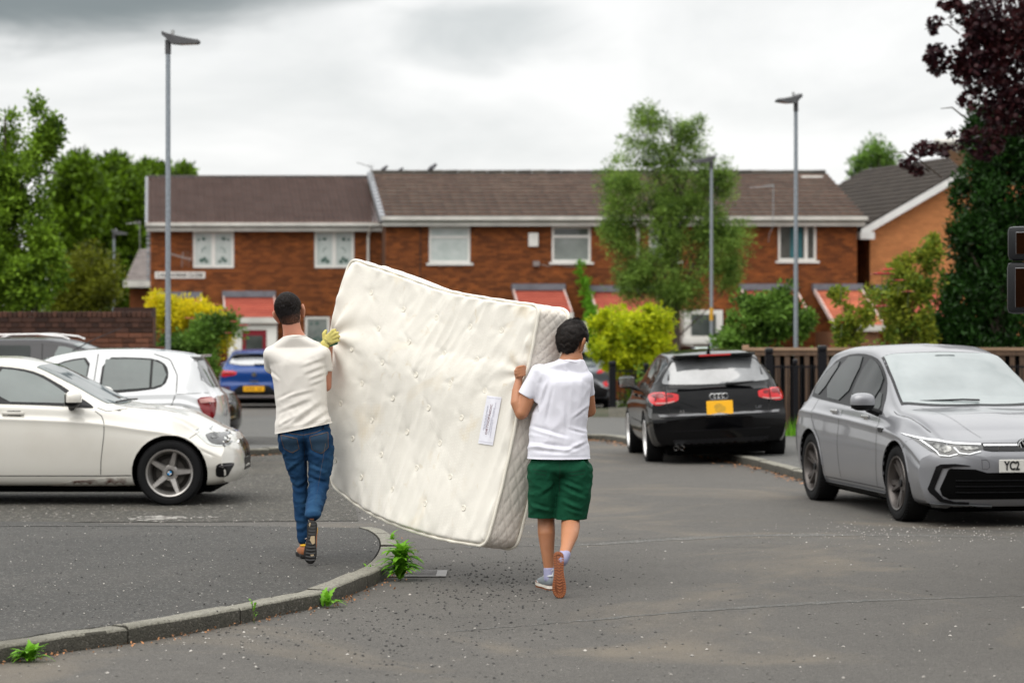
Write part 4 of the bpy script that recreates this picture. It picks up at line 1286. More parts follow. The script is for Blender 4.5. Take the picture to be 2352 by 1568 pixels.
def make_body(name, sp, paint_m, root):
    MB().rbox(((sp['Lr']+sp['Lf'])/2, 0, .185), (sp['Lf']-sp['Lr']-.5, sp['width']*.76, .13), .04).build('underbody', M_DARK, root)  # black box added to block light and deepen the shade under the car
    Lr, Lf = sp['Lr'], sp['Lf']
    fx = {k: pchip(sp[k]) for k in ('top', 'belt', 'bot', 'wm', 'wb', 'wr')}
    dropf = pchip(sp.get('drop', [(Lr, .07), (Lf, .07)]))
    pF, pR = pchip(sp['pF']), pchip(sp['pR'])
    kF, kR = sp.get('kF', 0.30), sp.get('kR', 0.16)
    nF, nR = sp.get('nF', 2.6), sp.get('nR', 3.0)
    rF, rR = sp.get('rF', 0.95), sp.get('rR', 0.55)
    N = sp.get('N', 92)
    def deform(x, y, z):
        wmx = 0.5*sp['width']
        def ramp(t):
            t = min(max(t, 0), 1); return t*t*(3-2*t)
        a = ramp((x-(Lf-rF))/rF); b = ramp(((Lr+rR)-x)/rR)
        u = min(abs(y)/wmx, 1.05)
        return x + a*(pF(z)-kF*u**nF) - b*(pR(z)-kR*u**nR)
    def section(x):
        t, bl, b, wm, wb, wr = [fx[k](x) for k in ('top', 'belt', 'bot', 'wm', 'wb', 'wr')]
        dr = dropf(x)
        bl = min(bl, t-0.035)
        rz = max(t-dr, bl+0.012)
        cr = sp.get('crease', 0.13)
        pts = [(0, b), (wm*.5, b), (wm-.17, b), (wm-.065, b+.025), (wm-.018, b+.13), (wm+.004, b+(bl-b)*.42), (wm+.006, b+(bl-b)*.62), (wm-.004, bl-cr-.035), (wm-.002, bl-cr), (wm-.028, bl-cr+.03),
               (wb+.018, bl-.025), (wb, bl), (wb*.55+wr*.45+.012, bl*.55+rz*.45), (wr+.012, rz-.02), (wr-.012, rz+(t-rz)*.35), (wr-.10, t-(t-rz)*.30), (wr*.55, t-.012), (0, t)]
        out = []
        P = [Vector((p[0], p[1], 0)) for p in pts]
        n = 3
        for i in range(len(P)-1):
            a_, b_, c_, d_ = P[max(i-1, 0)], P[i], P[i+1], P[min(i+2, len(P)-1)]
            m1 = (c_-a_)*0.5; m2 = (d_-b_)*0.5
            L = (c_-b_).length
            for mm in (m1, m2):
                if mm.length > L: mm *= L/mm.length
            for k in range(n):
                s = k/n
                out.append(b_*(2*s**3-3*s*s+1)+m1*(s**3-2*s*s+s)+c_*(3*s*s-2*s**3)+m2*(s**3-s*s))
        out.append(P[-1])
        return [(max(p.x, 0), p.y) for p in out]
    xs = []
    for i in range(N+1):
        u = i/N
        u = u-0.09*math.sin(2*math.pi*u)*1.0
        xs.append(Lr+(Lf-Lr)*u)
    loops = []
    for x in xs:
        s = section(x); full = s+[(-y, z) for (y, z) in reversed(s[1:-1])]
        loops.append([(x, y, z) for y, z in full])
    M = len(loops[0])
    verts = [(deform(*p), p[1], p[2]) for L in loops for p in L]
    faces = []
    for i in range(len(xs)-1):
        for k in range(M):
            a = i*M+k; b = i*M+(k+1) % M
            faces.append((a, b, b+M, a+M))
    for end, xx in ((0, xs[0]), (len(xs)-1, xs[-1])):
        loop = loops[end]; zc = (min(p[2] for p in loop)+max(p[2] for p in loop))/2
        prev = [end*M+k for k in range(M)]
        for sc in (0.93, 0.8, 0.62, 0.42, 0.22):
            cur = []
            for p in loop:
                q = (xx, p[1]*sc, zc+(p[2]-zc)*sc)
                cur.append(len(verts)); verts.append((deform(*q), q[1], q[2]))
            for k in range(M):
                f = (prev[k], prev[(k+1) % M], cur[(k+1) % M], cur[k])
                faces.append(tuple(reversed(f)) if end == 0 else f)
            prev = cur
        c = len(verts); verts.append((deform(xx, 0, zc), 0, zc))
        for k in range(M):
            f = (prev[k], prev[(k+1) % M], c)
            faces.append(tuple(reversed(f)) if end == 0 else f)
    bm = bmesh.new()
    me = bpy.data.meshes.new('body'); me.from_pydata(verts, [], faces)
    bm.from_mesh(me); bmesh.ops.recalc_face_normals(bm, faces=bm.faces[:])
    bvh = BVHTree.FromBMesh(bm)
    bm.to_mesh(me); bm.free()
    o = link('body', me, [paint_m, M_DARK], root, True)
    # wheel housings
    cut = MB()
    for (ax, rr) in sp['arches']:
        for s in (-1, 1):
            n = 40
            vs = []
            for yy in (s*0.52, s*1.25):
                for k in range(n): vs.append((ax+rr*math.cos(2*math.pi*k/n), yy, sp['axz']+rr*math.sin(2*math.pi*k/n)))
            fs = [tuple(range(n)), tuple(range(2*n-1, n-1, -1))]+[(k, (k+1) % n, n+(k+1) % n, n+k) for k in range(n)]
            cut.add(vs, fs)
    co = cut.build('cutter')
    co.data.materials.append(M_DARK); co.data.materials.append(M_DARK)
    for p in co.data.polygons: p.material_index = 1
    co.parent = root
    md = o.modifiers.new('b', 'BOOLEAN'); md.operation = 'DIFFERENCE'; md.object = co; md.solver = 'EXACT'
    bpy.context.view_layer.update()
    apply_mods(o)
    cm_ = co.data; bpy.data.objects.remove(co); bpy.data.meshes.remove(cm_)
    autosmooth(o, 32)
    return o, bvh

VCAR = True
VD = {'L': (Vector((0, -1, 0)), lambda a, b: Vector((a, 3, b))), 'R': (Vector((0, 1, 0)), lambda a, b: Vector((a, -3, b))),
      'F': (Vector((-1, 0, 0)), lambda a, b: Vector((5, a, b))), 'B': (Vector((1, 0, 0)), lambda a, b: Vector((-8, a, b))),
      'T': (Vector((0, 0, -1)), lambda a, b: Vector((a, b, 4)))}
def proj(bvh, view, a, b):
    d, of = VD[view]
    o = of(a, b)
    for k in range(6):
        o = of(a+.00013+k*.0007, b+.00017-k*.0005)
        h = bvh.ray_cast(o, d, 20)
        if h[0] is not None and {'L': h[0].y > 0.05, 'R': h[0].y < -0.05, 'F': h[0].x > -1.9, 'B': h[0].x < -1.2, 'T': h[0].z > .5}.get(view if VCAR else '', True): break
    if h[0] is None:
        t = 3.0 if view in 'LRT' else 5.0
        h = bvh.find_nearest(o+d*(2.15 if view in 'LR' else t))
    n = h[1]
    if n.dot(d) > 0: n = -n
    return h[0], n
def decal(bvh, poly, view, name, m, parent, off=0.005, step=0.06, th=0.015, rnd_=1, smooth=True):
    step = min(step, .045)
    P = chaikin([(p[0], p[1]) for p in poly], rnd_) if rnd_ else [Vector(p[:2]) for p in poly]
    vs, fs = fill2d([(p.x, p.y) for p in P], step)
    V, Nn = [], []
    for v in vs:
        h, n = proj(bvh, view, v.x, v.y); V.append(h+n*off); Nn.append(n)
    d = VD[view][0]
    out = []
    for f in fs:
        a, b, c = V[f[0]], V[f[1]], V[f[2]]
        out.append(f if (b-a).cross(c-a).dot(d) < 0 else tuple(reversed(f)))
    for (a, b) in boundary(out):
        n = len(V); V += [V[a]-Nn[a]*th, V[b]-Nn[b]*th]; out.append((b, a, n, n+1))
    o = obj(name, V, out, m, parent, smooth)
    if smooth: autosmooth(o, 40)
    return o
def line(bvh, pts, view, name, m, parent, w=0.007, off=0.0015, step=0.04):
    P = [Vector((p[0], p[1], 0)) for p in pts]; A = arcs(P); n = max(2, int(A[-1]/step)); V, fs = [], []
    for i in range(n+1):
        q = A[-1]*i/n; p = at_arc(P, A, q); t = (at_arc(P, A, q+.02)-at_arc(P, A, q-.02)).normalized(); nn = Vector((-t.y, t.x, 0))*w/2
        for s in (1, -1):
            u = p+nn*s; h, nr = proj(bvh, view, u.x, u.y); V.append(h+nr*off)
    for i in range(n): fs.append((2*i, 2*i+1, 2*i+3, 2*i+2))
    return obj(name, V, fs, m, parent)
def screen(bvh, xa, xb, wa, wb, bow, m, parent, name='windscreen', off=.006, step=.06):
    P = [(xa+bow*(1-(k/4)**2), wa*k/4) for k in range(-4, 5)]+[(xb+bow*.35*(1-(k/4)**2), wb*k/4) for k in range(4, -5, -1)]
    return decal(bvh, P, 'T', name, m, parent, off, step, rnd_=0)
def mir(poly): return [(-a, b) for a, b in reversed(poly)]
def star_wheel(parent, x, y, s, r, rim, w, style, rim_m, mat_w, steer=0.0, badge=None, spin=0.0):
    """wheel (brake disc and hub) > tyre, rim"""
    Q = Matrix.Rotation(R(90), 4, 'Z')
    hubm = MB().lathe([(-0.02, 0.001), (-0.02, 0.135), (0.0, 0.14), (0.0, 0.07), (w*0.22, 0.062), (w*.22, 0.001)], 28, Q)
    hubm.lathe([(-w*.3, 0.001), (-w*.3, rim*.98)], 28, Q)
    wo = hubm.build('wheel', mat('brake_iron', (0.05, 0.045, 0.04), 0.6, metal=0.5), parent, True)
    wo.location = (x, y, r)
    wo.rotation_euler = (0, spin, (0 if s > 0 else math.pi)+steer)
    prof = [(-w/2+.01, rim), (-w/2, r*.86), (-w/2+.006, r*.94), (-w/2+.03, r*.992), (-w/4, r), (0, r*1.001), (w/4, r), (w/2-.03, r*.992), (w/2-.004, r*.94), (w/2+.004, r*.86), (w/2-.004, rim+.012), (w/2-.018, rim-.004)]
    t = MB().lathe(prof, 48, Q)
    if r > 0.3:
        for k in range(60):
            a = 2*math.pi*k/60
            mm = Matrix.Rotation(a, 4, 'Y')
            for sg in (-1, 1):
                t.box(mm @ Vector((0, sg*w*0.40, r*0.985)), (0.007, w*.14, 0.007), mm.to_3x3().to_4x4())
    t.build('tyre', M_TYRE, wo, True)
    m = MB().lathe([(w/2-.012, rim+.008), (w/2+.002, rim+.002), (w/2-.004, rim-.012), (w/2-.03, rim-.022), (0.0, rim-.04), (-w*.3, rim-.03)], 48, Q)
    ax = w/2-.022
    def spoke(a, r0, r1, w0, w1, z0, z1, th=.02, skewa=0.0):
        c, s_ = math.cos(a), math.sin(a); c2, s2 = math.cos(a+skewa), math.sin(a+skewa)
        def pt(rr, off, dep, t1): 
            cc, ss = (c, s_) if t1 == 0 else (c2, s2)
            return Vector((rr*cc-off*ss, dep, rr*ss+off*cc))
        vs = []
        for (rr, ww, zz, t1) in ((r0, w0, z0, 0), (r1, w1, z1, 1)):
            vs += [pt(rr, -ww/2, zz-th, t1), pt(rr, ww/2, zz-th, t1), pt(rr, ww*.32, zz, t1), pt(rr, -ww*.32, zz, t1)]
        m.add(vs, [(0, 1, 2, 3), (7, 6, 5, 4), (0, 4, 5, 1), (1, 5, 6, 2), (2, 6, 7, 3), (3, 7, 4, 0)])
    if style == 'star5':
        for k in range(5):
            a = R(90+14)+k*2*math.pi/5
            spoke(a, .045, rim-.012, .078, .046, ax-.035, ax-.004, .03)
        m.lathe([(ax-.07, .075), (ax-.045, .078), (ax-.03, .06), (ax-.03, .03)], 24, Q)
    elif style == 'twin':
        for k in range(5):
            a = R(80)+k*2*math.pi/5
            spoke(a, .05, rim-.012, .05, .030, ax-.03, ax-.003, .03, -.17)
            spoke(a, .05, rim-.012, .05, .062, ax-.03, ax-.003, .03, .17)
        m.lathe([(ax-.06, .07), (ax-.03, .07), (ax-.025, .04), (ax-.025, .02)], 20, Q)
    else:
        for k in range(7):
            spoke(k*2*math.pi/7, .05, rim-.012, .05, .035, ax-.03, ax-.004, .03)
        m.lathe([(ax-.06, .07), (ax-.03, .07), (ax-.025, .04), (ax-.025, .02)], 20, Q)
    ro = m.build('rim', rim_m, wo); autosmooth(ro, 30)
    c = MB().lathe([(ax-.05, .034), (ax-.016, .034), (ax-.012, .030), (ax-.012, .001)], 24, Q).build('hub_cap', mat_w, ro, True)
    for k in range(5):
        a = R(90+50)+k*2*math.pi/5
        pass
    return wo, ax
def side_mirror(parent, x, y, z, s, m_top, m_low, size=(0.13, 0.22, 0.15), glass=True):
    """door mirror: housing facing forwards, its glass at the back"""
    def shell(name, mt, z0, z1, sc):
        bm = bmesh.new(); bmesh.ops.create_uvsphere(bm, u_segments=20, v_segments=14, radius=0.5)
        for v in bm.verts:
            c = v.co
            f = 1.0 if c.x > 0 else 0.45
            c.x = math.copysign(abs(c.x*2)**0.8/2, c.x)*f; c.y = math.copysign(abs(c.y*2)**0.7/2, c.y); c.z = math.copysign(abs(c.z*2)**0.75/2, c.z)
            v.co = Vector((c.x*size[0]*sc, c.y*size[1]*sc, c.z*size[2]*sc))
        bmesh.ops.bisect_plane(bm, geom=bm.verts[:]+bm.edges[:]+bm.faces[:], plane_co=(0, 0, z0), plane_no=(0, 0, -1), clear_outer=True)
        bmesh.ops.bisect_plane(bm, geom=bm.verts[:]+bm.edges[:]+bm.faces[:], plane_co=(0, 0, z1), plane_no=(0, 0, 1), clear_outer=True)
        bmesh.ops.holes_fill(bm, edges=bm.edges[:])
        me = bpy.data.meshes.new(name); bm.to_mesh(me); bm.free()
        return me
    o = link('mirror', shell('mirror', m_top, -size[2]*.16, 1, 1.0), m_top, parent, True)
    o.location = (x, y+s*size[1]*.5, z); autosmooth(o, 45)
    l = link('mirror_base', shell('mirror_base', m_low, -1, -size[2]*.165, 0.98), m_low, o, True); autosmooth(l, 45)
    MB().tube([(-.02, -s*size[1]*.70, -size[2]*.62), (-.01, -s*size[1]*.2, -size[2]*.38)], [.035, .03], 8).build('mirror_arm', m_low, o, True)
    g = MB().rbox((-size[0]*.235, 0, 0.0), (.006, size[1]*.82, size[2]*.74), .003)
    g.build('mirror_glass', mat('mirror_glass', (0.55, 0.58, 0.57), 0.03, metal=0.9), o)
    return o
def handle(bvh, parent, x, z, view, m, L=0.19):
    h, n = proj(bvh, view, x, z)
    s = 1 if view == 'L' else -1
    MB().rbox((x, h.y+s*.014, z), (L, .022, .030), .009).build('door_handle', m, parent)
    MB().rbox((x+.01, h.y+s*.003, z-.004), (L*.62, .008, .055), .003).build('handle_recess', M_TRIM if m is not M_CHR else m, parent)
def plate(parent, M, w, h, m, text, size, bend=0.0):
    p = MB().rbox((0, 0, 0), (w, 0.012, h), 0.005).build('number_plate', m, parent)
    p.matrix_local = M
    if text:
        me = text_mesh(text, size, 0.0015, bold=0.0035)
        xs_ = [v.co.x for v in me.vertices]
        o = link('lettering', me, M_INK, p); o.rotation_euler = (R(90), 0, 0); o.location = (0, -0.0085, 0)
    return p
def ring_pts(cx, cz, r0, r1, a0=0, a1=180, n=14):
    o = [(cx+r1*math.cos(R(a0+(a1-a0)*i/n)), cz+r1*math.sin(R(a0+(a1-a0)*i/n))) for i in range(n+1)]
    i_ = [(cx+r0*math.cos(R(a1-(a1-a0)*i/n)), cz+r0*math.sin(R(a1-(a1-a0)*i/n))) for i in range(n+1)]
    return o+i_
def both(fn, *a, **k):
    fn('R', *a, **k); fn('L', *a, **k)

# ---------------------------------------------------------------- white hatchback in profile
P_BMW = paint('pearl_white_paint', (0.59, 0.57, 0.52), 0.22, coat=.7, dirt=(0.55, 0.525, 0.47))
c1 = empty('parked_car', (-3.27, 23.95, 0.0), 0)
tag(c1, 'white hatchback in side profile with five spoke silver wheel, nearest on the left', 'car')
sp = dict(Lr=-3.55, Lf=0.655, width=1.765, axz=0.315, arches=[(0, .362), (-2.69, .362)],
          top=[(-3.55, .93), (-3.44, 1.02), (-3.1, 1.28), (-2.75, 1.375), (-2.2, 1.42), (-1.65, 1.425), (-1.38, 1.375), (-1.0, 1.20), (-.56, .975), (-.40, .945), (-.1, .915), (.17, .865), (.38, .80), (.54, .735), (.655, .67)],
          belt=[(-3.55, .88), (-2.6, .99), (-1.6, .965), (-.75, .925), (-.3, .865), (.2, .79), (.45, .70), (.655, .60)],
          bot=[(-3.55, .30), (-3.2, .20), (-2.2, .185), (-.6, .185), (.3, .19), (.5, .19), (.655, .22)],
          wm=[(-3.55, .80), (-3.3, .855), (-2.7, .875), (-1.5, .868), (-.2, .872), (.3, .87), (.655, .85)],
          wb=[(-3.55, .72), (-2.7, .80), (-1.6, .81), (-.7, .80), (0, .78), (.45, .75), (.655, .73)],
          wr=[(-3.55, .60), (-3.0, .58), (-2.2, .585), (-1.4, .585), (-1.0, .64), (-.5, .72), (0, .70), (.45, .66), (.655, .63)],
          drop=[(-3.55, .05), (-3, .08), (-1.5, .085), (-.6, .05), (-.2, .04), (.655, .05)],
          pF=[(.15, -.14), (.22, -.05), (.34, 0), (.5, -.02), (.60, -.07), (.72, -.17)], pR=[(.2, -.10), (.4, 0), (.6, 0), (.9, -.05)], kF=.17, nF=3.6, rF=.8)
b1, v1 = make_body('body', sp, P_BMW, c1)
b1.name = 'body'
win = [(-2.95, 1.00), (-2.6, 1.0), (-1.6, .975), (-1.04, .955), (-.75, .930), (-.74, .945), (-.93, 1.055), (-1.12, 1.17), (-1.30, 1.265), (-1.5, 1.312), (-1.8, 1.335), (-2.3, 1.325), (-2.75, 1.25), (-2.98, 1.10)]
gl1 = [(-1.70, .992), (-1.04, .975), (-.93, .968), (-.96, 1.02), (-1.12, 1.132), (-1.30, 1.232), (-1.48, 1.283), (-1.70, 1.302)]
gl2 = [(-2.85, 1.02), (-1.78, .995), (-1.78, 1.305), (-2.3, 1.29), (-2.7, 1.22)]
for s in 'RL':
    decal(v1, win, s, 'window_trim', M_TRIM, b1, .008, .07, rnd_=1)
    decal(v1, gl1, s, 'side_window', M_CGLG, b1, .014, .07, rnd_=1)
    decal(v1, gl2, s, 'side_window', M_CGLG, b1, .014, .08, rnd_=1)
    decal(v1, [(-.92, .965), (-.76, .940), (-.76, .955), (-.905, 1.035)], s, 'mirror_triangle', M_TRIM, b1, .011, .05, rnd_=0)
    line(v1, [(-.72, .905), (-.655, .86), (-.625, .79), (-.625, .68), (-.655, .42), (-.66, .30)], s, 'door_seam', M_SEAMW, b1, .008)
    line(v1, [(-1.95, .94), (-1.95, .30)], s, 'door_seam', M_SEAMW, b1, .008)
    line(v1, [(-2.3, .288), (-.66, .288), (-.37, .292)], s, 'sill_seam', M_SEAM_L, b1, .008)
    line(v1, [(-.70, .935), (-.60, .90), (-.40, .93)], s, 'bonnet_seam', M_SEAMW, b1, .006)
    line(v1, [(.16, .625), (.26, .70), (.33, .735)], s, 'bumper_seam', M_SEAMW, b1, .006)
    hl = [(.21, .71), (.27, .742), (.42, .742), (.52, .71), (.575, .665), (.575, .575), (.46, .562), (.36, .582), (.28, .65)]
    ho = decal(v1, hl, s, 'headlight', M_CHR if False else mat('headlight_clear', (0.52, 0.53, 0.51), 0.08, coat=1, col2=(0.40, 0.41, 0.40), vscale=9), b1, .004, .03, rnd_=1)
    decal(v1, [(.31, .695), (.52, .680), (.56, .65), (.56, .588), (.46, .578), (.37, .60)], s, 'reflector', M_HL, ho, .009, .03, rnd_=1)
    decal(v1, [(.36, .685), (.45, .68), (.44, .64), (.38, .635)], s, 'lamp_unit', M_HLB, ho, .012, .025, rnd_=1)
    decal(v1, [(.45, .405), (.55, .41), (.60, .40), (.565, .33), (.54, .275), (.44, .275), (.435, .33)], s, 'fog_lamp_recess', M_TRIM, b1, .004, .03, rnd_=1)
    decal(v1, [(.47, .390), (.585, .395), (.585, .382), (.47, .375)], s, 'recess_lip', mat('grey_plastic', (0.06, 0.055, 0.06), 0.4), b1, .012, .03, rnd_=0)
    decal(v1, ring_pts(0, .315, .363, .376, 8, 172), s, 'arch_lip', P_BMW, b1, .006, .05, rnd_=0)
    handle(v1, b1, -1.50, .885, s, P_BMW, .21)

screen(v1, -.62, -1.33, .67, .55, .10, M_CGLG, b1)
for s in (-1, 1):
    kg = decal(v1, [(s*.03, .60), (s*.22, .61), (s*.25, .56), (s*.22, .44), (s*.05, .43), (s*.025, .5)], 'F', 'grille', M_GTRIM, b1, .012, .03, rnd_=1)
    decal(v1, [(s*.26, .60), (s*.275, .585), (s*.275, .56), (s*.23, .42), (s*.22, .435), (s*.258, .56)], 'F', 'grille_surround', M_CHR, b1, .012, .03, rnd_=0)
plate(b1, Matrix.Translation((.648, 0, .37)) @ Matrix.Rotation(R(90), 4, 'Z'), .52, .115, M_TRIM, '', .08)

M_RUST = mat('rusty_sill', (0.62, 0.60, 0.55), 0.6, col2=(0.12, 0.055, 0.04), vscale=9, vlo=0.40, vhi=0.62, detail=8)
for s in 'RL': decal(v1, [(-1.15, .19), (-.40, .19), (-.40, .272), (-.62, .268), (-.95, .235)], s, 'stained_sill', M_RUST, b1, .003, .04, th=.006, rnd_=0)
w, ax = star_wheel(c1, 0, -.775, -1, .316, .222, .20, 'star5', M_SILV, M_TRIM)
bq = MB()
for k in range(4):
    pts = [(0, 0)]+[(.021*math.cos(R(90*k+a)), .021*math.sin(R(90*k+a))) for a in (0, 30, 60, 90)]
    b_ = MB().prism(pts, .0885+.0005, .0905); o = b_.build('badge_quarter', mat('badge_blue', (0.03, 0.25, 0.55), 0.3) if k % 2 else M_RIMW, w)
for o in star_wheel(c1, -2.69, -.775, -1, .316, .222, .20, 'star5', M_SILV, M_TRIM)[:1]: pass
star_wheel(c1, 0, .775, 1, .316, .222, .20, 'star5', M_SILV, M_TRIM)
star_wheel(c1, -2.69, .775, 1, .316, .222, .20, 'star5', M_SILV, M_TRIM)
side_mirror(b1, -.93, -.80, 1.02, -1, P_BMW, M_TRIM, (.20, .23, .165))
side_mirror(b1, -.93, .80, 1.02, 1, P_BMW, M_TRIM, (.20, .23, .165))
MB().tube([(-.56, -.55, .985), (-.48, -.2, 1.0), (-.46, .1, .995)], .009, 6).build('wiper', M_TRIM, b1)

# ---------------------------------------------------------------- white supermini behind
P_YAR = paint('plain_white_paint', (0.57, 0.58, 0.59), 0.2)
# its rear is at the right, it faces left; near side at y = 29.2
yx = (500-CX)/190.0
c2 = empty('parked_car', (yx-3.0, 30.05, 0.0), R(180))
tag(c2, 'white supermini seen from its side with red tail lamp, behind the nearest white hatchback', 'car')
sp = dict(Lr=-3.02, Lf=.72, width=1.69, axz=.30, arches=[(0, .345), (-2.46, .345)],
          top=[(-3.02, .88), (-2.97, .94), (-2.88, 1.09), (-2.77, 1.27), (-2.68, 1.365), (-2.45, 1.41), (-1.9, 1.455), (-1.45, 1.45), (-1.0, 1.385), (-.6, 1.22), (-.1, .98), (.1, .93), (.4, .84), (.72, .68)],
          belt=[(-3.02, .84), (-2.5, .93), (-1.6, .90), (-.5, .86), (.2, .80), (.72, .6)],
          bot=[(-3.02, .28), (-2.8, .2), (-1.5, .19), (.3, .19), (.72, .22)],
          wm=[(-3.02, .77), (-2.7, .83), (-1.5, .84), (0, .835), (.72, .78)],
          wb=[(-3.02, .74), (-2.6, .775), (-1.6, .785), (-.5, .78), (.72, .66)],
          wr=[(-3.02, .60), (-2.7, .585), (-1.9, .575), (-1.1, .58), (-.4, .68), (.2, .68), (.72, .58)],
          drop=[(-3.02, .05), (-2.6, .07), (-1.2, .08), (-.2, .05), (.72, .05)],
          pF=[(.2, -.1), (.35, 0), (.5, -.02), (.75, -.2)], pR=[(.2, -.1), (.45, 0), (.62, 0), (.9, -.05)], kF=.3, kR=.14, nR=3.2)
b2, v2 = make_body('body', sp, P_YAR, c2)
# side window positions from the photograph: x local = -( dx/190 ) + ...
def yl(dx): return -3.0+(500-dx)/190.0
def yz(dy): return EYE-(dy-HY)/190.0
for s in 'RL':
    rw = [(yl(224), yz(906)), (yl(231), yz(821)), (yl(300), yz(821)), (yl(352), yz(824)), (yl(378), yz(838)), (yl(385), yz(862)), (yl(376), yz(886)), (yl(345), yz(896))]
    fw = [(yl(195), yz(880)), (yl(202), yz(820)), (yl(150), yz(826)), (yl(105), yz(843)), (yl(60), yz(880)), (yl(20), yz(925)), (yl(60), yz(912)), (yl(190), yz(906))]
    t = decal(v2, rw, s, 'window_trim', M_TRIM, b2, .004, .06, rnd_=1)
    rg = [(yl(231), yz(899)), (yl(236), yz(826)), (yl(300), yz(826)), (yl(341), yz(828)), (yl(341), yz(891))]
    rq = [(yl(347), yz(891)), (yl(347), yz(829)), (yl(368), yz(838)), (yl(379), yz(862)), (yl(371), yz(883))]
    decal(v2, rg, s, 'side_window', M_CGLG, b2, .013, .06, rnd_=0)
    decal(v2, rq, s, 'quarter_window', M_CGLG, b2, .013, .05, rnd_=0)
    decal(v2, fw, s, 'window_trim', M_TRIM, b2, .004, .06, rnd_=1)
    decal(v2, [(yl(192), yz(895)), (yl(198), yz(825)), (yl(150), yz(831)), (yl(110), yz(846)), (yl(68), yz(883)), (yl(45), yz(905))], s, 'side_window', M_CGLG, b2, .013, .06, rnd_=1)
    line(v2, [(yl(218), yz(812)), (yl(211), yz(900)), (yl(206), yz(1010))], s, 'door_seam', M_SEAMW, b2, .013)
    line(v2, [(yl(345), yz(812)), (yl(385), yz(826)), (yl(404), yz(862)), (yl(404), yz(900)), (yl(392), yz(938)), (yl(350), yz(960))], s, 'door_seam', M_SEAMW, b2, .013)
    line(v2, [(yl(404), yz(905)), (yl(470), yz(903)), (yl(497), yz(903))], s, 'tail_seam', M_SEAMW, b2, .007)
    line(v2, [(yl(425)+.10*math.cos(a), yz(952)+.10*math.sin(a)) for a in [k*.5236 for k in range(13)]], s, 'fuel_flap', M_SEAMW, b2, .006)
    lamp_ = decal(v2, [(yl(450), yz(914)), (yl(488), yz(912)), (yl(491), yz(930)), (yl(489), yz(960)), (yl(478), yz(962)), (yl(466), yz(950)), (yl(455), yz(930))], s, 'tail_lamp', M_RED_D, b2, .012, .03, rnd_=1)
    decal(v2, [(yl(455), yz(917)), (yl(485), yz(916)), (yl(487), yz(924)), (yl(459), yz(925))], s, 'lamp_strip', M_PINK, lamp_, .017, .03, rnd_=0)
decal(v2, [(-.62, .99), (-.55, 1.30), (0, 1.33), (.55, 1.30), (.62, .99), (0, .96)], 'B', 'rear_window', M_RGL, b2, .006, .08, rnd_=1)

MB().rbox((-2.69, 0, 1.355), (.14, 1.08, .03), .012).build('spoiler', P_YAR, b2)
screen(v2, -.16, -.92, .64, .55, .10, M_CGLG, b2)
for x in (0, -2.46):
    for s in (1, -1): star_wheel(c2, x, s*.735, s, .298, .20, .185, 'seven', M_SILV, M_TRIM)
MB().tube([(-1.15, 0.3, 1.42), (-1.42, .3, 1.56), (-1.75, .3, 1.70)], [.008, .006, .004], 6).build('antenna', M_TRIM, b2)
side_mirror(b2, -.55, .79, 1.0, 1, P_YAR, M_TRIM); side_mirror(b2, -.55, -.79, 1.0, -1, P_YAR, M_TRIM)

# ---------------------------------------------------------------- dark grey car at the far left
P_DGR = paint('dark_grey_paint', (0.010, 0.009, 0.012), 0.16, coat=0)
S5 = 165.0
c5 = empty('parked_car', ((450-CX)/S5-0.35, 34.5, gz(34)), 0)
tag(c5, 'dark grey tall car with roof rails behind the white supermini', 'car')
ox = (450-CX)/S5-0.35
def dl(dx): return (dx-CX)/S5-ox
def dzz(dy): return EYE-(dy-HY)/S5
sp = dict(Lr=-3.45, Lf=.88, width=1.8, axz=.33, arches=[(0, .38), (-2.6, .38)],
          top=[(-3.45, 1.0), (-3.3, 1.3), (-3.0, 1.55), (-2.5, 1.60), (-1.9, 1.605), (-1.55, 1.57), (-1.1, 1.42), (-.62, 1.19), (-.35, 1.08), (.1, 1.03), (.5, .95), (.88, .82)],
          belt=[(-3.45, 1.0), (-2, 1.02), (-.6, 1.0), (.2, .93), (.88, .72)],
          bot=[(-3.45, .3), (-2, .22), (.88, .24)],
          wm=[(-3.45, .8), (-2.8, .88), (0, .89), (.88, .82)], wb=[(-3.45, .74), (-2.6, .82), (-.5, .82), (.88, .70)],
          wr=[(-3.45, .6), (-2.6, .62), (-1.5, .62), (-.6, .72), (.3, .72), (.88, .62)], drop=[(-3.45, .06), (-1.4, .09), (-.4, .05), (.88, .05)],
          pF=[(.2, -.1), (.4, 0), (.6, -.01), (.8, -.10)], pR=[(.2, -.1), (.5, 0), (1.0, -.05)], kF=.34)
b5, v5 = make_body('body', sp, P_DGR, c5)
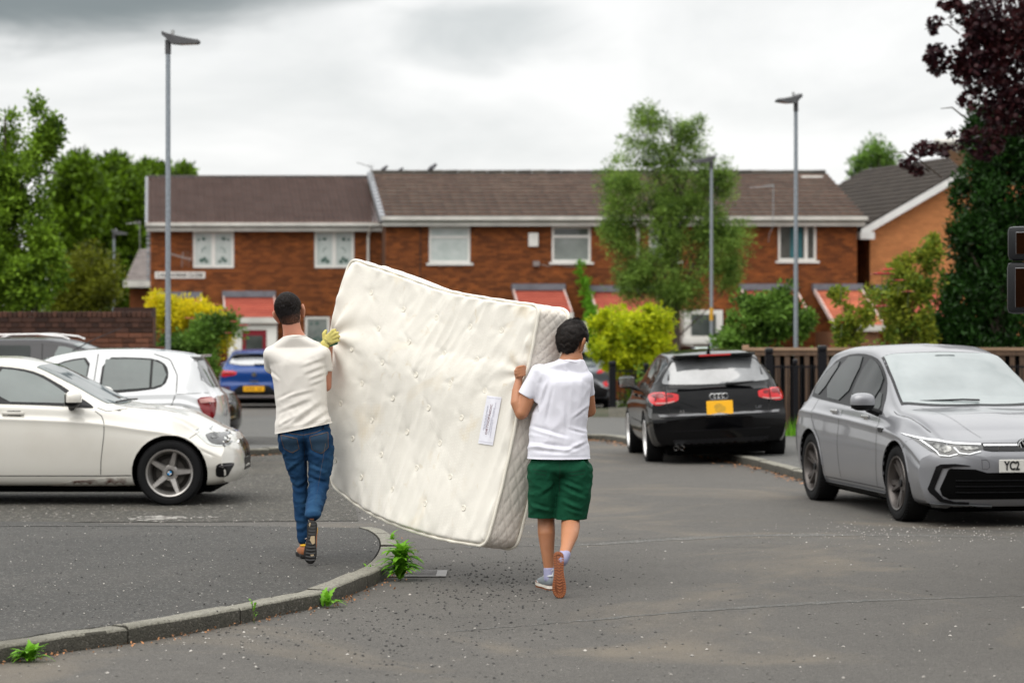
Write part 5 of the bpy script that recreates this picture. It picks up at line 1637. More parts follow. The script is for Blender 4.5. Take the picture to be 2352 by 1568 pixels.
for s in 'RL':
    decal(v5, [(dl(-200), 1.06), (dl(62), 1.06), (dl(66), dzz(790)), (dl(55), dzz(788)), (dl(-180), dzz(788))], s, 'side_window', M_CGL, b5, .006, .08, rnd_=1)
    decal(v5, [(dl(118), 1.06), (dl(250), 1.06), (dl(215), dzz(825)), (dl(178), dzz(803)), (dl(150), dzz(792)), (dl(122), dzz(789))], s, 'side_window', M_CGLG, b5, .006, .07, rnd_=1)
    line(v5, [(dl(90), dzz(778)), (dl(95), 1.05), (dl(95), .4)], s, 'door_seam', M_SEAM_L, b5, .012)
    decal(v5, [(.45, .86), (.80, .80), (.86, .74), (.80, .68), (.62, .70)], s, 'headlight', M_HLB, b5, .008, .04, rnd_=1)
    decal(v5, [(.60, .62), (.86, .66), (.86, .645), (.60, .60)], s, 'chrome_strip', M_CHR, b5, .010, .04, rnd_=0)
    decal(v5, [(.60, .45), (.84, .50), (.84, .47), (.60, .41)], s, 'chrome_strip', M_CHR, b5, .010, .04, rnd_=0)
    y_ = -.60 if s == 'R' else .60
    MB().tube([(-2.7, y_, 1.58), (-2.5, y_, 1.635), (-1.9, y_, 1.645), (-1.55, y_, 1.61), (-1.45, y_, 1.57)], .012, 8).build('roof_rail', M_RIMW, b5)
screen(v5, -.60, -1.40, .68, .58, .10, M_CGLG, b5)
decal(v5, [(-.55, .78), (.55, .78), (.5, .55), (-.5, .55)], 'F', 'grille', M_GTRIM, b5, .006, .08, rnd_=0)
for x in (0, -2.6):
    for s in (1, -1): star_wheel(c5, x, s*.79, s, .33, .22, .21, 'seven', M_RIMD, M_TRIM)
side_mirror(b5, -.72, -.83, 1.10, -1, P_DGR, M_TRIM); side_mirror(b5, -.72, .83, 1.10, 1, P_DGR, M_TRIM)

# ---------------------------------------------------------------- black hatchback seen from behind
P_BLK = paint('black_car_paint', (0.0012, 0.0012, 0.0016), 0.08, coat=0, spec=.32)
c3 = empty('parked_car', (2.50, 33.5, 0.01), rot=(R(-2.6), 0, R(92.0)))
tag(c3, 'black hatchback seen from behind with red lamps, its right wheels up on the pavement', 'car')
sp = dict(Lr=-3.43, Lf=.86, width=1.765, axz=.32, arches=[(0, .36), (-2.578, .36)],
          top=[(-3.43, .93), (-3.36, .975), (-3.18, 1.16), (-2.98, 1.325), (-2.75, 1.375), (-2.2, 1.41), (-1.6, 1.42), (-1.2, 1.37), (-.8, 1.2), (-.35, .99), (0, .93), (.5, .82), (.86, .70)],
          belt=[(-3.43, .88), (-3.0, .955), (-2.0, .94), (-.6, .90), (.2, .82), (.86, .62)],
          bot=[(-3.43, .26), (-3.1, .20), (-1.5, .18), (.86, .2)],
          wm=[(-3.43, .83), (-3.2, .865), (-2.6, .88), (-1.3, .868), (0, .878), (.86, .80)],
          wb=[(-3.43, .76), (-2.8, .80), (-1.6, .80), (-.5, .80), (.86, .68)],
          wr=[(-3.43, .66), (-3.1, .585), (-2.7, .555), (-1.5, .56), (-1.0, .60), (-.4, .71), (.3, .70), (.86, .6)],
          drop=[(-3.43, .04), (-3.0, .07), (-1.2, .08), (-.3, .05), (.86, .05)],
          pF=[(.2, -.1), (.35, 0), (.5, -.02), (.75, -.15)], pR=[(.2, -.08), (.27, -.02), (.42, .0), (.595, .0), (.625, -.045), (.80, -.075), (.93, -.11)], kR=.17, nR=3.0, rR=.75)
b3, v3 = make_body('body', sp, P_BLK, c3)
rw = [(-.68, 1.03), (-.60, 1.17), (-.50, 1.305), (0, 1.325), (.50, 1.305), (.60, 1.17), (.68, 1.03), (.64, 1.005), (0, .985), (-.64, 1.005)]
decal(v3, rw, 'B', 'rear_window', M_RGL, b3, .006, .06, rnd_=1)
decal(v3, [(-.52, 1.332), (0, 1.352), (.52, 1.332), (.50, 1.306), (0, 1.326), (-.50, 1.306)], 'B', 'spoiler_gap', M_DARK, b3, .010, .05, rnd_=0)
MB().rbox((-3.02, 0, 1.352), (.20, 1.02, .030), .012).build('spoiler', P_BLK, b3)
MB().rbox((-3.125, 0, 1.352), (.014, .40, .022), .004).build('brake_light', mat('brake_light_red', (0.40, 0.02, 0.02), 0.3), b3)
for s in (-1, 1):
    q = lambda P: [(s*a, b) for a, b in P]
    lo = decal(v3, q([(.50, .895), (.76, .915), (.835, .89), (.845, .81), (.80, .755), (.70, .757), (.64, .785), (.51, .80), (.495, .84)]), 'B', 'tail_lamp', M_RED_L, b3, .010, .035, rnd_=1)
    decal(v3, q([(.55, .805), (.64, .79), (.78, .79), (.78, .775), (.64, .772), (.55, .793)]), 'B', 'lamp_strip', M_PINK, lo, .017, .03, rnd_=0)
    decal(v3, q([(.56, .885), (.63, .89), (.63, .85), (.56, .845)]), 'B', 'lamp_cell', M_RED_D, lo, .015, .03, rnd_=1)
    decal(v3, q([(.67, .895), (.80, .895), (.80, .85), (.67, .85)]), 'B', 'lamp_cell', M_RED_D, lo, .015, .03, rnd_=1)
    line(v3, q([(.645, .935), (.645, .74)]), 'B', 'lamp_gap', M_SEAM_L, lo, .012, .018)
    line(v3, q([(.69, .97), (.645, .93), (.645, .735), (.60, .62), (.52, .60)]), 'B', 'boot_seam', M_SEAM_L, b3, .008)
for s in 'RL':
    win = [(-3.02, 1.00), (-2.6, .985), (-.65, .93), (-.64, .945), (-1.05, 1.22), (-1.35, 1.32), (-1.8, 1.345), (-2.5, 1.33), (-2.85, 1.25)]
    decal(v3, win, s, 'window_trim', M_GTRIM, b3, .004, .08, rnd_=1)
    decal(v3, [(-1.70, .985), (-.75, .95), (-1.10, 1.19), (-1.37, 1.295), (-1.70, 1.315)], s, 'side_window', M_CGL, b3, .009, .07, rnd_=1)
    decal(v3, [(-2.55, 1.005), (-1.76, .985), (-1.76, 1.315), (-2.35, 1.305)], s, 'side_window', M_CGL, b3, .009, .07, rnd_=1)
    decal(v3, [(-2.92, 1.03), (-2.60, 1.01), (-2.42, 1.295), (-2.75, 1.24)], s, 'quarter_window', M_CGL, b3, .009, .06, rnd_=1)
    line(v3, [(-1.72, .97), (-1.72, .25)], s, 'door_seam', M_SEAM_L, b3, .008)
    line(v3, [(-.58, .90), (-.55, .3)], s, 'door_seam', M_SEAM_L, b3, .008)
    line(v3, [(-2.60, .97), (-2.50, .70), (-2.2, .5), (-2.18, .25)], s, 'door_seam', M_SEAM_L, b3, .008)
    handle(v3, b3, -1.9, .845, s, P_BLK, .20); handle(v3, b3, -.95, .835, s, P_BLK, .20)
    y_ = -.55 if s == 'R' else .55
    line(v3, [(-2.2, .50), (-.5, .50)], s, 'rub_strip', M_GTRIM, b3, .03, .008)
pm = MB().rbox((0, 0, 0), (.525 if False else .33, .012, .175), .006)
po = pm.build('number_plate', M_YPL, b3); po.matrix_local = Matrix.Translation((-3.425+.078, 0, .70)) @ Matrix.Rotation(R(-90), 4, 'Z') @ Matrix.Rotation(R(-6), 4, 'X')
po.location.x = -3.40
q = MB()
for (a, b, r_q) in ((-.015, .01, .052), (.03, -.015, .045), (-.02, -.03, .04)): q.prism([(a+r_q*math.cos(k*.785)*(1+.2*math.sin(k*2.1)), b+r_q*math.sin(k*.785)*.9) for k in range(8)], -.0072-r_q*.004, -.0062)
q.build('smudge', mat('plate_smudge', (0.42, 0.24, 0.02), 0.6, col2=(0.60, 0.32, 0.01), vscale=18), po)
# rings badge, small chrome letters
rg = MB()
h0, n0 = proj(v3, 'B', 0, .835)
for k in range(4):
    cy = (k-1.5)*.052
    rg.tube([Vector((h0.x-.012, cy+.036*math.cos(a*math.pi/10), .838+.036*math.sin(a*math.pi/10))) for a in range(21)], .0058, 6, cap=False)
rg.build('ring_badge', M_CHR, b3)
def badge(bvh, par, txt, y, z, size, view='B'):
    me = text_mesh(txt, size, .003, bold=.002); o = link('badge_lettering', me, M_CHR, par)
    h, n = proj(bvh, view, y, z)
    o.matrix_local = Matrix.Translation((h.x+(-.010 if view == 'B' else .010), y, z)) @ Matrix.Rotation(R(-90 if view == 'B' else 90), 4, 'Z') @ Matrix.Rotation(R(90), 4, 'X')
badge(v3, b3, 'A3', .47, .665, .055); badge(v3, b3, '1.4T', -.49, .685, .045)
MB().tube([(-3.24, -.12, .98), (-3.27, -.14, .985), (-3.25, -.46, 1.005)], [.028, .022, .010], 8).build('wiper', M_TRIM, b3)
MB().tube([(-2.86, .05, 1.375), (-2.88, .05, 1.40), (-2.96, .05, 1.50)], [.03, .016, .006], 8).build('antenna', M_TRIM, b3)
decal(v3, [(-.76, .634), (.76, .634), (.74, .606), (-.74, .606)], 'B', 'bumper_shelf', mat('glossy_bumper', (0.07, 0.07, 0.075), 0.2, coat=1), b3, .012, .05, rnd_=0)
decal(v3, [(-.62, .435), (.62, .435), (.60, .420), (-.60, .420)], 'B', 'bumper_strip', M_GTRIM, b3, .012, .05, rnd_=0)
decal(v3, [(-.60, .32), (.60, .32), (.55, .215), (-.55, .215)], 'B', 'lower_valance', M_TRIM, b3, .006, .06, rnd_=0)
for k in (0, 1): MB().lathe([(-3.48, .030), (-3.38, .030), (-3.38, .024), (-3.47, .024)], 16, Matrix.Translation((0, .50+k*.075, .225))).build('exhaust_tip', M_CHR, b3, True)
for x in (0, -2.578):
    for s in (1, -1): star_wheel(c3, x, s*.775, s, .322, .228, .215, 'twin', M_RIMW, M_TRIM)
side_mirror(b3, -.62, .80, 1.00, 1, P_BLK, M_TRIM, (.17, .24, .17)); side_mirror(b3, -.62, -.80, 1.00, -1, P_BLK, M_TRIM, (.17, .24, .17))

# ---------------------------------------------------------------- grey hatchback facing us
P_GOL = paint('grey_metallic_paint', (0.205, 0.208, 0.222), 0.30, metal=0.30, coat=.7)
TH = R(9.5)
fwd = Vector((math.sin(TH), -math.cos(TH), 0)); lft = Vector((math.cos(TH), math.sin(TH), 0))   # the car's left is to our right
wheel_out = G(2070, 1196)   # contact of the nearside front tyre
gloc = wheel_out+lft*0.83+fwd*0.0
c4 = empty('parked_car', (gloc.x, gloc.y, 0.0), math.atan2(fwd.y, fwd.x))
tag(c4, 'silver grey hatchback facing the camera at the right edge, with slim lit headlight', 'car')
sp = dict(Lr=-3.45, Lf=.86, width=1.79, axz=.335, arches=[(0, .375), (-2.62, .375)], N=110,
          top=[(-3.45, 1.02), (-3.35, 1.10), (-3.1, 1.33), (-2.8, 1.43), (-2.3, 1.47), (-1.75, 1.475), (-1.35, 1.425), (-.95, 1.265), (-.45, 1.035), (-.28, .99), (0, .965), (.35, .915), (.6, .86), (.78, .79), (.86, .745)],
          belt=[(-3.45, .95), (-2.9, .995), (-1.8, .965), (-.6, .92), (-.1, .885), (.3, .84), (.6, .78), (.86, .68)],
          bot=[(-3.45, .28), (-3.1, .20), (-1.5, .175), (.4, .175), (.86, .18)],
          wm=[(-3.45, .82), (-3.2, .868), (-2.6, .890), (-2.2, .882), (-1.3, .872), (-.5, .878), (0, .892), (.35, .89), (.86, .88)],
          wb=[(-3.45, .74), (-2.8, .80), (-1.6, .815), (-.6, .81), (0, .80), (.5, .76), (.86, .72)],
          wr=[(-3.45, .60), (-3.0, .575), (-2.2, .575), (-1.5, .575), (-1.1, .61), (-.5, .715), (-.2, .735), (.3, .71), (.86, .66)],
          drop=[(-3.45, .05), (-2.8, .08), (-1.4, .085), (-.5, .05), (0, .035), (.86, .035)], crease=.115,
          pF=[(.15, -.10), (.22, -.03), (.32, 0), (.50, 0), (.60, -.015), (.66, -.05), (.75, -.14), (.82, -.2)], pR=[(.2, -.1), (.4, 0), (.6, 0), (1.0, -.10)], kF=.24, nF=4.2, rF=.9)
b4, v4 = make_body('body', sp, P_GOL, c4)
screen(v4, -.43, -1.33, .685, .575, .10, M_TRIM, b4, 'windscreen_trim', .003)
screen(v4, -.47, -1.31, .655, .555, .10, M_SCRN, b4)
MB().rbox((-1.20, 0, 1.345), (.03, .20, .085), .02).build('rear_view_mirror', mat('mirror_back', (0.16, 0.18, 0.18), 0.5), b4)
for s in 'RL':
    win = [(-2.98, 1.02), (-2.6, 1.0), (-1.6, .965), (-.75, .925), (-.60, .915), (-.60, .93), (-.78, 1.075), (-1.0, 1.205), (-1.25, 1.315), (-1.5, 1.37), (-1.9, 1.395), (-2.4, 1.375), (-2.75, 1.30)]
    decal(v4, win, s, 'window_trim', M_TRIM, b4, .004, .06, rnd_=1)
    decal(v4, [(-1.62, .99), (-.98, .965), (-.98, 1.165), (-1.24, 1.285), (-1.48, 1.338), (-1.62, 1.35)], s, 'side_window', M_CGL, b4, .013, .06, rnd_=1)
    decal(v4, [(-2.50, 1.02), (-1.74, .995), (-1.74, 1.36), (-2.05, 1.365), (-2.32, 1.35)], s, 'side_window', M_CGL, b4, .013, .06, rnd_=1)
    decal(v4, [(-2.88, 1.045), (-2.57, 1.03), (-2.39, 1.335), (-2.72, 1.255)], s, 'quarter_window', M_CGL, b4, .013, .06, rnd_=1)
    decal(v4, [(-.94, .965), (-.66, .94), (-.94, 1.13)], s, 'quarter_window', M_CGL, b4, .009, .05, rnd_=1)
    line(v4, [(-1.70, .96), (-1.73, .6), (-1.70, .28)], s, 'door_seam', M_SEAM_L, b4, .007)
    line(v4, [(-.62, .915), (-.56, .80), (-.54, .55), (-.60, .27)], s, 'door_seam', M_SEAM_L, b4, .007)
    line(v4, [(-2.60, 1.0), (-2.55, .80), (-2.30, .62), (-2.22, .45), (-2.20, .28)], s, 'door_seam', M_SEAM_L, b4, .007)
    line(v4, [(-2.2, .262), (-.42, .262)], s, 'sill_seam', M_SEAM_L, b4, .007)
    line(v4, [(.20, .64), (.30, .745)], s, 'bumper_seam', M_SEAM_L, b4, .005)
    decal(v4, [(-2.23, .18), (-.40, .18), (-.40, .225), (-2.23, .225)], s, 'side_skirt', M_TRIM, b4, .02, .08, rnd_=0)
    handle(v4, b4, -1.92, .905, s, M_CHR, .19); handle(v4, b4, -.98+.0, .885, s, M_CHR, .19)
    decal(v4, [(-.52, .80), (-.36, .80), (-.40, .765), (-.50, .765)], s, 'wing_badge', M_TRIM, b4, .008, .04, rnd_=0)
    decal(v4, ring_pts(0, .335, .376, .388, 5, 175), s, 'arch_lip', P_GOL, b4, .005, .05, rnd_=0)
    decal(v4, ring_pts(-2.62, .335, .376, .388, 5, 175), s, 'arch_lip', P_GOL, b4, .005, .05, rnd_=0)
    pass
for s in (-1, 1):
    q = lambda P: [(s*a, b) for a, b in P]
    hl = q([(.85, .768), (.80, .750), (.60, .715), (.38, .705), (.34, .685), (.42, .640), (.55, .612), (.62, .612), (.66, .600), (.73, .600), (.79, .65)])
    ho = decal(v4, hl, 'F', 'headlight', M_HL, b4, .004, .03, rnd_=0)
    decal(v4, q([(.865, .775), (.80, .752), (.60, .718), (.38, .708), (.385, .698), (.60, .706), (.80, .739), (.85, .760)]), 'F', 'light_strip', M_DRL, ho, .012, .03, rnd_=0)
    decal(v4, q([(.80, .728), (.785, .727), (.735, .619), (.665, .612), (.60, .627), (.597, .620), (.66, .605), (.738, .610)]), 'F', 'light_strip', M_DRL, ho, .012, .03, rnd_=0)
    decal(v4, q([(.62, .676), (.605, .678), (.578, .636), (.50, .627), (.40, .650), (.397, .643), (.50, .620), (.582, .628)]), 'F', 'light_strip', M_DRL, ho, .012, .03, rnd_=0)
    decal(v4, q([(.76, .715), (.64, .695), (.63, .65), (.71, .635), (.74, .66)]), 'F', 'reflector', M_HLB, ho, .009, .03, rnd_=1)
    decal(v4, q([(.57, .69), (.42, .685), (.41, .665), (.56, .655)]), 'F', 'reflector', M_HLB, ho, .009, .03, rnd_=1)
    decal(v4, q([(.50, .530), (.62, .545), (.73, .540), (.765, .52), (.825, .33), (.81, .30), (.73, .225), (.60, .205), (.50, .205), (.50, .218), (.62, .222), (.71, .250), (.775, .325), (.775, .345), (.72, .505), (.64, .520)]), 'F', 'bumper_trim', M_GTRIM, b4, .012, .035, rnd_=0)
    line(v4, q([(.40, .58), (.34, .58), (.335, .50), (.40, .50), (.40, .58)]), 'F', 'tow_cover', M_SEAM_L, b4, .004)
    decal(v4, q([(.80, .185), (.5, .17), (.3, .18), (.3, .195), (.80, .21)]), 'F', 'front_lip', mat('lip_grey', (0.10, 0.105, 0.11), 0.3, metal=.3), b4, .02, .05, rnd_=0)
decal(v4, [(-.36, .703), (.36, .703), (.36, .690), (-.36, .690)], 'F', 'light_strip', M_DRL, b4, .012, .05, rnd_=0)
decal(v4, [(-.37, .715), (.37, .715), (.37, .66), (.30, .648), (-.30, .648), (-.37, .66)], 'F', 'grille', M_GTRIM, b4, .006, .05, rnd_=0)
gr = decal(v4, [(-.36, .47), (.36, .47), (.46, .50), (.66, .505), (.68, .49), (.74, .33), (.72, .275), (.66, .245), (-.66, .245), (-.72, .275), (-.74, .33), (-.68, .49), (-.66, .505), (-.46, .50)], 'F', 'lower_grille', M_DARK, b4, .006, .05, rnd_=0)
for z in (.30, .35, .40): decal(v4, [(-.62, z+.008), (.62, z+.008), (.62, z), (-.62, z)], 'F', 'grille_bar', M_TRIM, gr, .014, .06, rnd_=0)
h, n = proj(v4, 'F', 0, .69)
bd = MB().lathe([(h.x+.012, .001), (h.x+.012, .062), (h.x-.02, .066)], 28, Matrix.Translation((0, 0, .69))).build('badge_disc', M_GTRIM, b4, True)
bd2 = MB(); bd2.tube([Vector((h.x+.016, .056*math.cos(a*math.pi/12), .69+.056*math.sin(a*math.pi/12))) for a in range(25)], .005, 6, cap=False)
for pts in ([(-.022, .045), (0, .0), (.022, .045)], [(-.045, .025), (-.02, -.045), (0, .0), (.02, -.045), (.045, .025)]):
    bd2.tube([Vector((h.x+.016, a, .69+b)) for a, b in pts], .0045, 6)
bd2.build('badge_emblem', M_CHR, bd)
h, n = proj(v4, 'F', 0, .545)
plo = MB().rbox((0, 0, 0), (.52, .012, .111), .006).build('number_plate', M_WPL, b4)
plo.matrix_local = Matrix.Translation((h.x+.022, 0, .527)) @ Matrix.Rotation(R(90), 4, 'Z')
tme = text_mesh('YC2', .104, .0015, align='LEFT', bold=.003)
o = link('lettering', tme, M_INK, plo); o.rotation_euler = (R(90), 0, 0); o.location = (-.215, -.0085, 0.0); o.scale = (.72, 1, 1)
badge(v4, b4, 'R', -.23, .672, .04, 'F')
for x, st in ((0, R(0)), (-2.62, 0)):
    for s in (1, -1): star_wheel(c4, x, s*.765, s, .335, .235, .225, 'twin', M_RIMD, M_TRIM, steer=st, spin=R(20) if x == 0 else R(50))
side_mirror(b4, -.66, -.86, 1.03, -1, P_GOL, M_TRIM, (.17, .23, .165)); side_mirror(b4, -.66, .86, 1.03, 1, P_GOL, M_TRIM, (.17, .23, .165))
line(v4, [(.66, -.34), (.40, -.42), (-.10, -.50), (-.30, -.53)], 'T', 'bonnet_crease', P_GOL, b4, .012, .002)
line(v4, [(.40, -.70), (.15, -.745), (-.3, -.765), (-.42, -.755)], 'T', 'bonnet_seam', M_SEAM_L, b4, .006, .002)
MB().tube([(-.50, -.62, 1.035), (-.44, -.1, 1.055), (-.42, .05, 1.05)], .008, 6).build('wiper', M_TRIM, b4)
MB().tube([(-3.02, 0, 1.405), (-3.06, 0, 1.45), (-3.12, 0, 1.465)], [.03, .018, .006], 8).build('antenna', M_TRIM, b4)

for o_ in [b4]+[q_ for q_ in b4.children if q_.type == 'MESH']+[w_ for q_ in b4.children for w_ in q_.children if q_.name[:4] != 'mirr']:
    if o_.type == 'MESH' and o_.matrix_local == Matrix.Identity(4):
        for v_ in o_.data.vertices:
            if v_.co.z > 1: v_.co.z = 1+(v_.co.z-1)*1.16
# ---------------------------------------------------------------- blue car parked across the side road
P_BLU = paint('blue_car_paint', (0.004, 0.040, 0.19), 0.15, coat=0)
def suv_spec(H=1.57, Wd=1.82):
    return dict(Lr=-3.40, Lf=.84, width=Wd, axz=.335, arches=[(0, .385), (-2.59, .385)], N=70,
          top=[(-3.40, 1.08), (-3.30, 1.16), (-3.12, 1.34), (-2.92, 1.46), (-2.6, H-.05), (-2.0, H), (-1.5, H-.01), (-1.1, H-.1), (-.5, 1.15), (-.1, 1.06), (.5, .98), (.84, .85)],
          belt=[(-3.40, 1.04), (-2.8, 1.08), (-1.6, 1.05), (-.4, 1.0), (.84, .76)],
          bot=[(-3.40, .30), (-3.0, .23), (.84, .25)],
          wm=[(-3.40, .85), (-3.1, .895), (-2.5, .91), (-1, .90), (0, .91), (.84, .84)],
          wb=[(-3.40, .80), (-2.6, .84), (-.5, .84), (.84, .72)],
          wr=[(-3.40, .72), (-3.1, .65), (-2.6, .63), (-1.3, .63), (-.4, .74), (.84, .66)],
          drop=[(-3.40, .05), (-2.6, .08), (-1.2, .08), (-.3, .05), (.84, .05)],
          pF=[(.2, -.1), (.4, 0), (.6, -.01), (.85, -.14)], pR=[(.2, -.14), (.32, -.03), (.45, 0), (.62, -.01), (.72, -.05), (.95, -.03), (1.08, -.10)], kR=.17, nR=3.0, rR=.7)
c6 = empty('parked_car', ((583-CX)*61.0/F, 63.6, gz(61)), R(91.5)); c6.scale = (1, 1, .94)
tag(c6, 'bright blue car seen from behind, parked beyond the two white cars', 'car')
b6, v6 = make_body('body', suv_spec(), P_BLU, c6)
decal(v6, [(-.72, 1.14), (-.60, 1.40), (-.50, 1.48), (.50, 1.48), (.60, 1.40), (.72, 1.14)], 'B', 'rear_window_trim', M_GTRIM, b6, .004, .09, rnd_=1)
decal(v6, [(-.66, 1.16), (-.56, 1.36), (.56, 1.36), (.66, 1.16)], 'B', 'rear_window', mat('sky_glass', (0.36, 0.37, 0.38), 0.06, ior=1.8), b6, .008, .09, rnd_=1)
MB().rbox((-3.02, 0, 1.475), (.22, 1.16, .035), .012).build('spoiler', P_BLU, b6)
for s in (-1, 1):
    q = lambda P: [(s*a, b) for a, b in P]
    lo = decal(v6, q([(.42, 1.00), (.86, 1.015), (.90, .93), (.80, .84), (.62, .875), (.45, .90)]), 'B', 'tail_lamp', M_RED_L, b6, .010, .05, rnd_=1)
    decal(v6, q([(.5, .96), (.80, .96), (.84, .93), (.5, .92)]), 'B', 'lamp_cell', M_RED_D, lo, .015, .05, rnd_=0)
    decal(v6, q([(.60, .60), (.84, .60), (.84, .48), (.60, .46)]), 'B', 'reflector', mat('dim_reflector', (0.05, 0.01, 0.03), 0.3), b6, .008, .05, rnd_=0)
    decal(v6, q([(.68, .40), (.86, .40), (.86, .33), (.66, .33)]), 'B', 'bumper_corner', M_CHR, b6, .010, .05, rnd_=0)
decal(v6, [(-.56, .32), (-.50, .50), (-.36, .62), (.36, .62), (.50, .50), (.56, .32)], 'B', 'bumper_panel', M_TRIM, b6, .008, .08, rnd_=0)
decal(v6, [(-.60, .36), (.60, .36), (.56, .29), (-.56, .29)], 'B', 'skid_strip', mat('satin_grey', (0.33, 0.29, 0.29), 0.4), b6, .014, .08, rnd_=0)
decal(v6, [(-.88, .29), (.88, .29), (.84, .2), (-.84, .2)], 'B', 'lower_bumper', M_TRIM, b6, .008, .08, rnd_=0)
po = MB().rbox((0, 0, 0), (.52, .012, .14), .006).build('number_plate', M_YPL, b6); po.matrix_local = Matrix.Translation((-3.44, 0, .535)) @ Matrix.Rotation(R(-90), 4, 'Z')
q = MB()
for k in range(7):
    if k == 4: continue
    q.bb(-.20+k*.06, -.165+k*.06, -.0075, -.0061, -.04, .04)
q.build('blurred_characters', mat('plate_brown', (0.30, 0.14, 0.01), 0.5), po)
h, n = proj(v6, 'B', 0, .90)
MB().lathe([(h.x-.02, .001), (h.x-.02, .06), (h.x+.01, .066)], 20, Matrix.Translation((0, 0, .915))).build('badge', M_CHR, b6, True)
badge(v6, b6, 'T-ROC', 0, .735, .075)
for s in 'RL':
    decal(v6, [(-2.95, 1.14), (-.6, 1.05), (-1.15, 1.36), (-1.5, 1.46), (-2.6, 1.46)], s, 'side_window', M_CGL, b6, .006, .1, rnd_=1)
    decal(v6, ring_pts(-2.59, .335, .386, .46, 0, 180), s, 'arch_cladding', M_TRIM, b6, .010, .07, rnd_=0)
    y_ = -.62 if s == 'R' else .62
    MB().tube([(-2.7, y_, 1.52), (-2.4, y_, 1.585), (-1.5, y_, 1.59), (-1.3, y_, 1.54)], .018, 6).build('roof_rail', M_RIMW, b6)
for x in (0, -2.59):
    for s in (1, -1): star_wheel(c6, x, s*.79, s, .335, .225, .215, 'seven', M_SILV, M_TRIM)
side_mirror(b6, -.6, .86, 1.12, 1, P_BLU, M_TRIM); side_mirror(b6, -.6, -.86, 1.12, -1, P_BLU, M_TRIM)
MB().tube([(-3.22, .0, 1.17), (-3.24, -.05, 1.175), (-3.22, -.40, 1.19)], [.025, .02, .010], 6).build('wiper', M_TRIM, b6)

# ---------------------------------------------------------------- grey crossover behind the man in green shorts
P_CHR = paint('slate_grey_paint', (0.10, 0.115, 0.135), 0.3, metal=.3)
c7 = empty('parked_car', ((1331-CX)*59.0/F, 62.4, gz(60)), R(88)); c7.scale = (1, 1, .96)
tag(c7, 'slate grey car with slanting red lamp, mostly hidden behind the man in green shorts', 'car')
b7, v7 = make_body('body', suv_spec(1.555, 1.82), P_CHR, c7)
decal(v7, [(-.72, 1.12), (-.58, 1.44), (.58, 1.44), (.72, 1.12)], 'B', 'rear_window', M_CGLG, b7, .006, .09, rnd_=1)
MB().rbox((-3.06, 0, 1.46), (.26, 1.14, .035), .012).build('spoiler', M_TRIM, b7)
for s in (-1, 1):
    q = lambda P: [(s*a, b) for a, b in P]
    decal(v7, q([(.50, .95), (.76, 1.12), (.84, 1.12), (.80, 1.02), (.60, .92)]), 'B', 'tail_lamp', M_RED_L, b7, .012, .05, rnd_=1)
    decal(v7, q([(.68, .70), (.78, .74), (.82, .62), (.74, .58)]), 'B', 'reflector', M_RED_L, b7, .010, .05, rnd_=0)
    decal(v7, q([(.30, .72), (.52, .80), (.70, .62), (.84, .56), (.84, .53), (.66, .58), (.50, .74), (.30, .68)]), 'B', 'bumper_strip', M_VG, b7, .014, .05, rnd_=0)
decal(v7, [(-.86, .52), (-.5, .70), (.5, .70), (.86, .52), (.84, .26), (-.84, .26)], 'B', 'lower_bumper', M_TRIM, b7, .007, .08, rnd_=0)
for s in 'RL':
    decal(v7, [(-2.8, 1.16), (-.6, 1.05), (-1.15, 1.34), (-1.5, 1.44), (-2.4, 1.42)], s, 'side_window', M_CGL, b7, .006, .1, rnd_=1)
for x in (0, -2.59):
    for s in (1, -1): star_wheel(c7, x, s*.80, s, .34, .225, .215, 'seven', M_RIMD, M_TRIM)

# ---------------------------------------------------------------- dark car by the porch, only its roof shows
c8 = empty('parked_car', ((1700-CX)*64.0/F, 66.0, gz(66)), R(-70))
tag(c8, 'black car beyond the black hatchback, only its roof and screen showing beside the lamp post', 'car')
b8, v8 = make_body('body', suv_spec(1.60, 1.8), P_BLK, c8)
screen(v8, -.50, -1.30, .68, .58, .10, mat('bright_screen', (0.35, 0.42, 0.38), 0.06, ior=1.8), b8)
for s in 'RL': decal(v8, [(-2.8, 1.16), (-.6, 1.05), (-1.15, 1.34), (-1.5, 1.44), (-2.4, 1.42)], s, 'side_window', M_CGL, b8, .006, .1, rnd_=1)
for x in (0, -2.59):
    for s in (1, -1): star_wheel(c8, x, s*.80, s, .34, .225, .215, 'seven', M_RIMD, M_TRIM)

# ---------------------------------------------------------------- lorry whose mirrors reach into the frame on the right
lr = empty('delivery_truck', (5.35, 17.2, 0)); tag(lr, 'dark truck cab just outside the right edge, its two black door mirrors reaching into view', 'truck')
M_CAB = mat('truck_paint', (0.10, 0.10, 0.11), 0.4, coat=.5)
MB().rbox((0, 0, 1.75), (2.1, 2.3, 2.3), .14).build('cab', M_CAB, lr)
MB().rbox((0.02, -3.6, 1.9), (2.1, 4.6, 2.6), .05).build('cargo_box', M_CAB, lr)
MB().rbox((-1.06, .25, 2.25), (.02, 1.1, .75), .05).build('side_window', M_CGL, lr)
for (x, y) in ((-.92, .4), (.92, .4), (-.92, -4.4), (.92, -4.4)):
    star_wheel(lr, x, y, 1 if x > 0 else -1, .45, .27, .26, 'seven', M_SILV, M_TRIM)
for w_ in [o for o in lr.children if o.name.startswith('wheel')]: w_.rotation_euler.z += R(90)
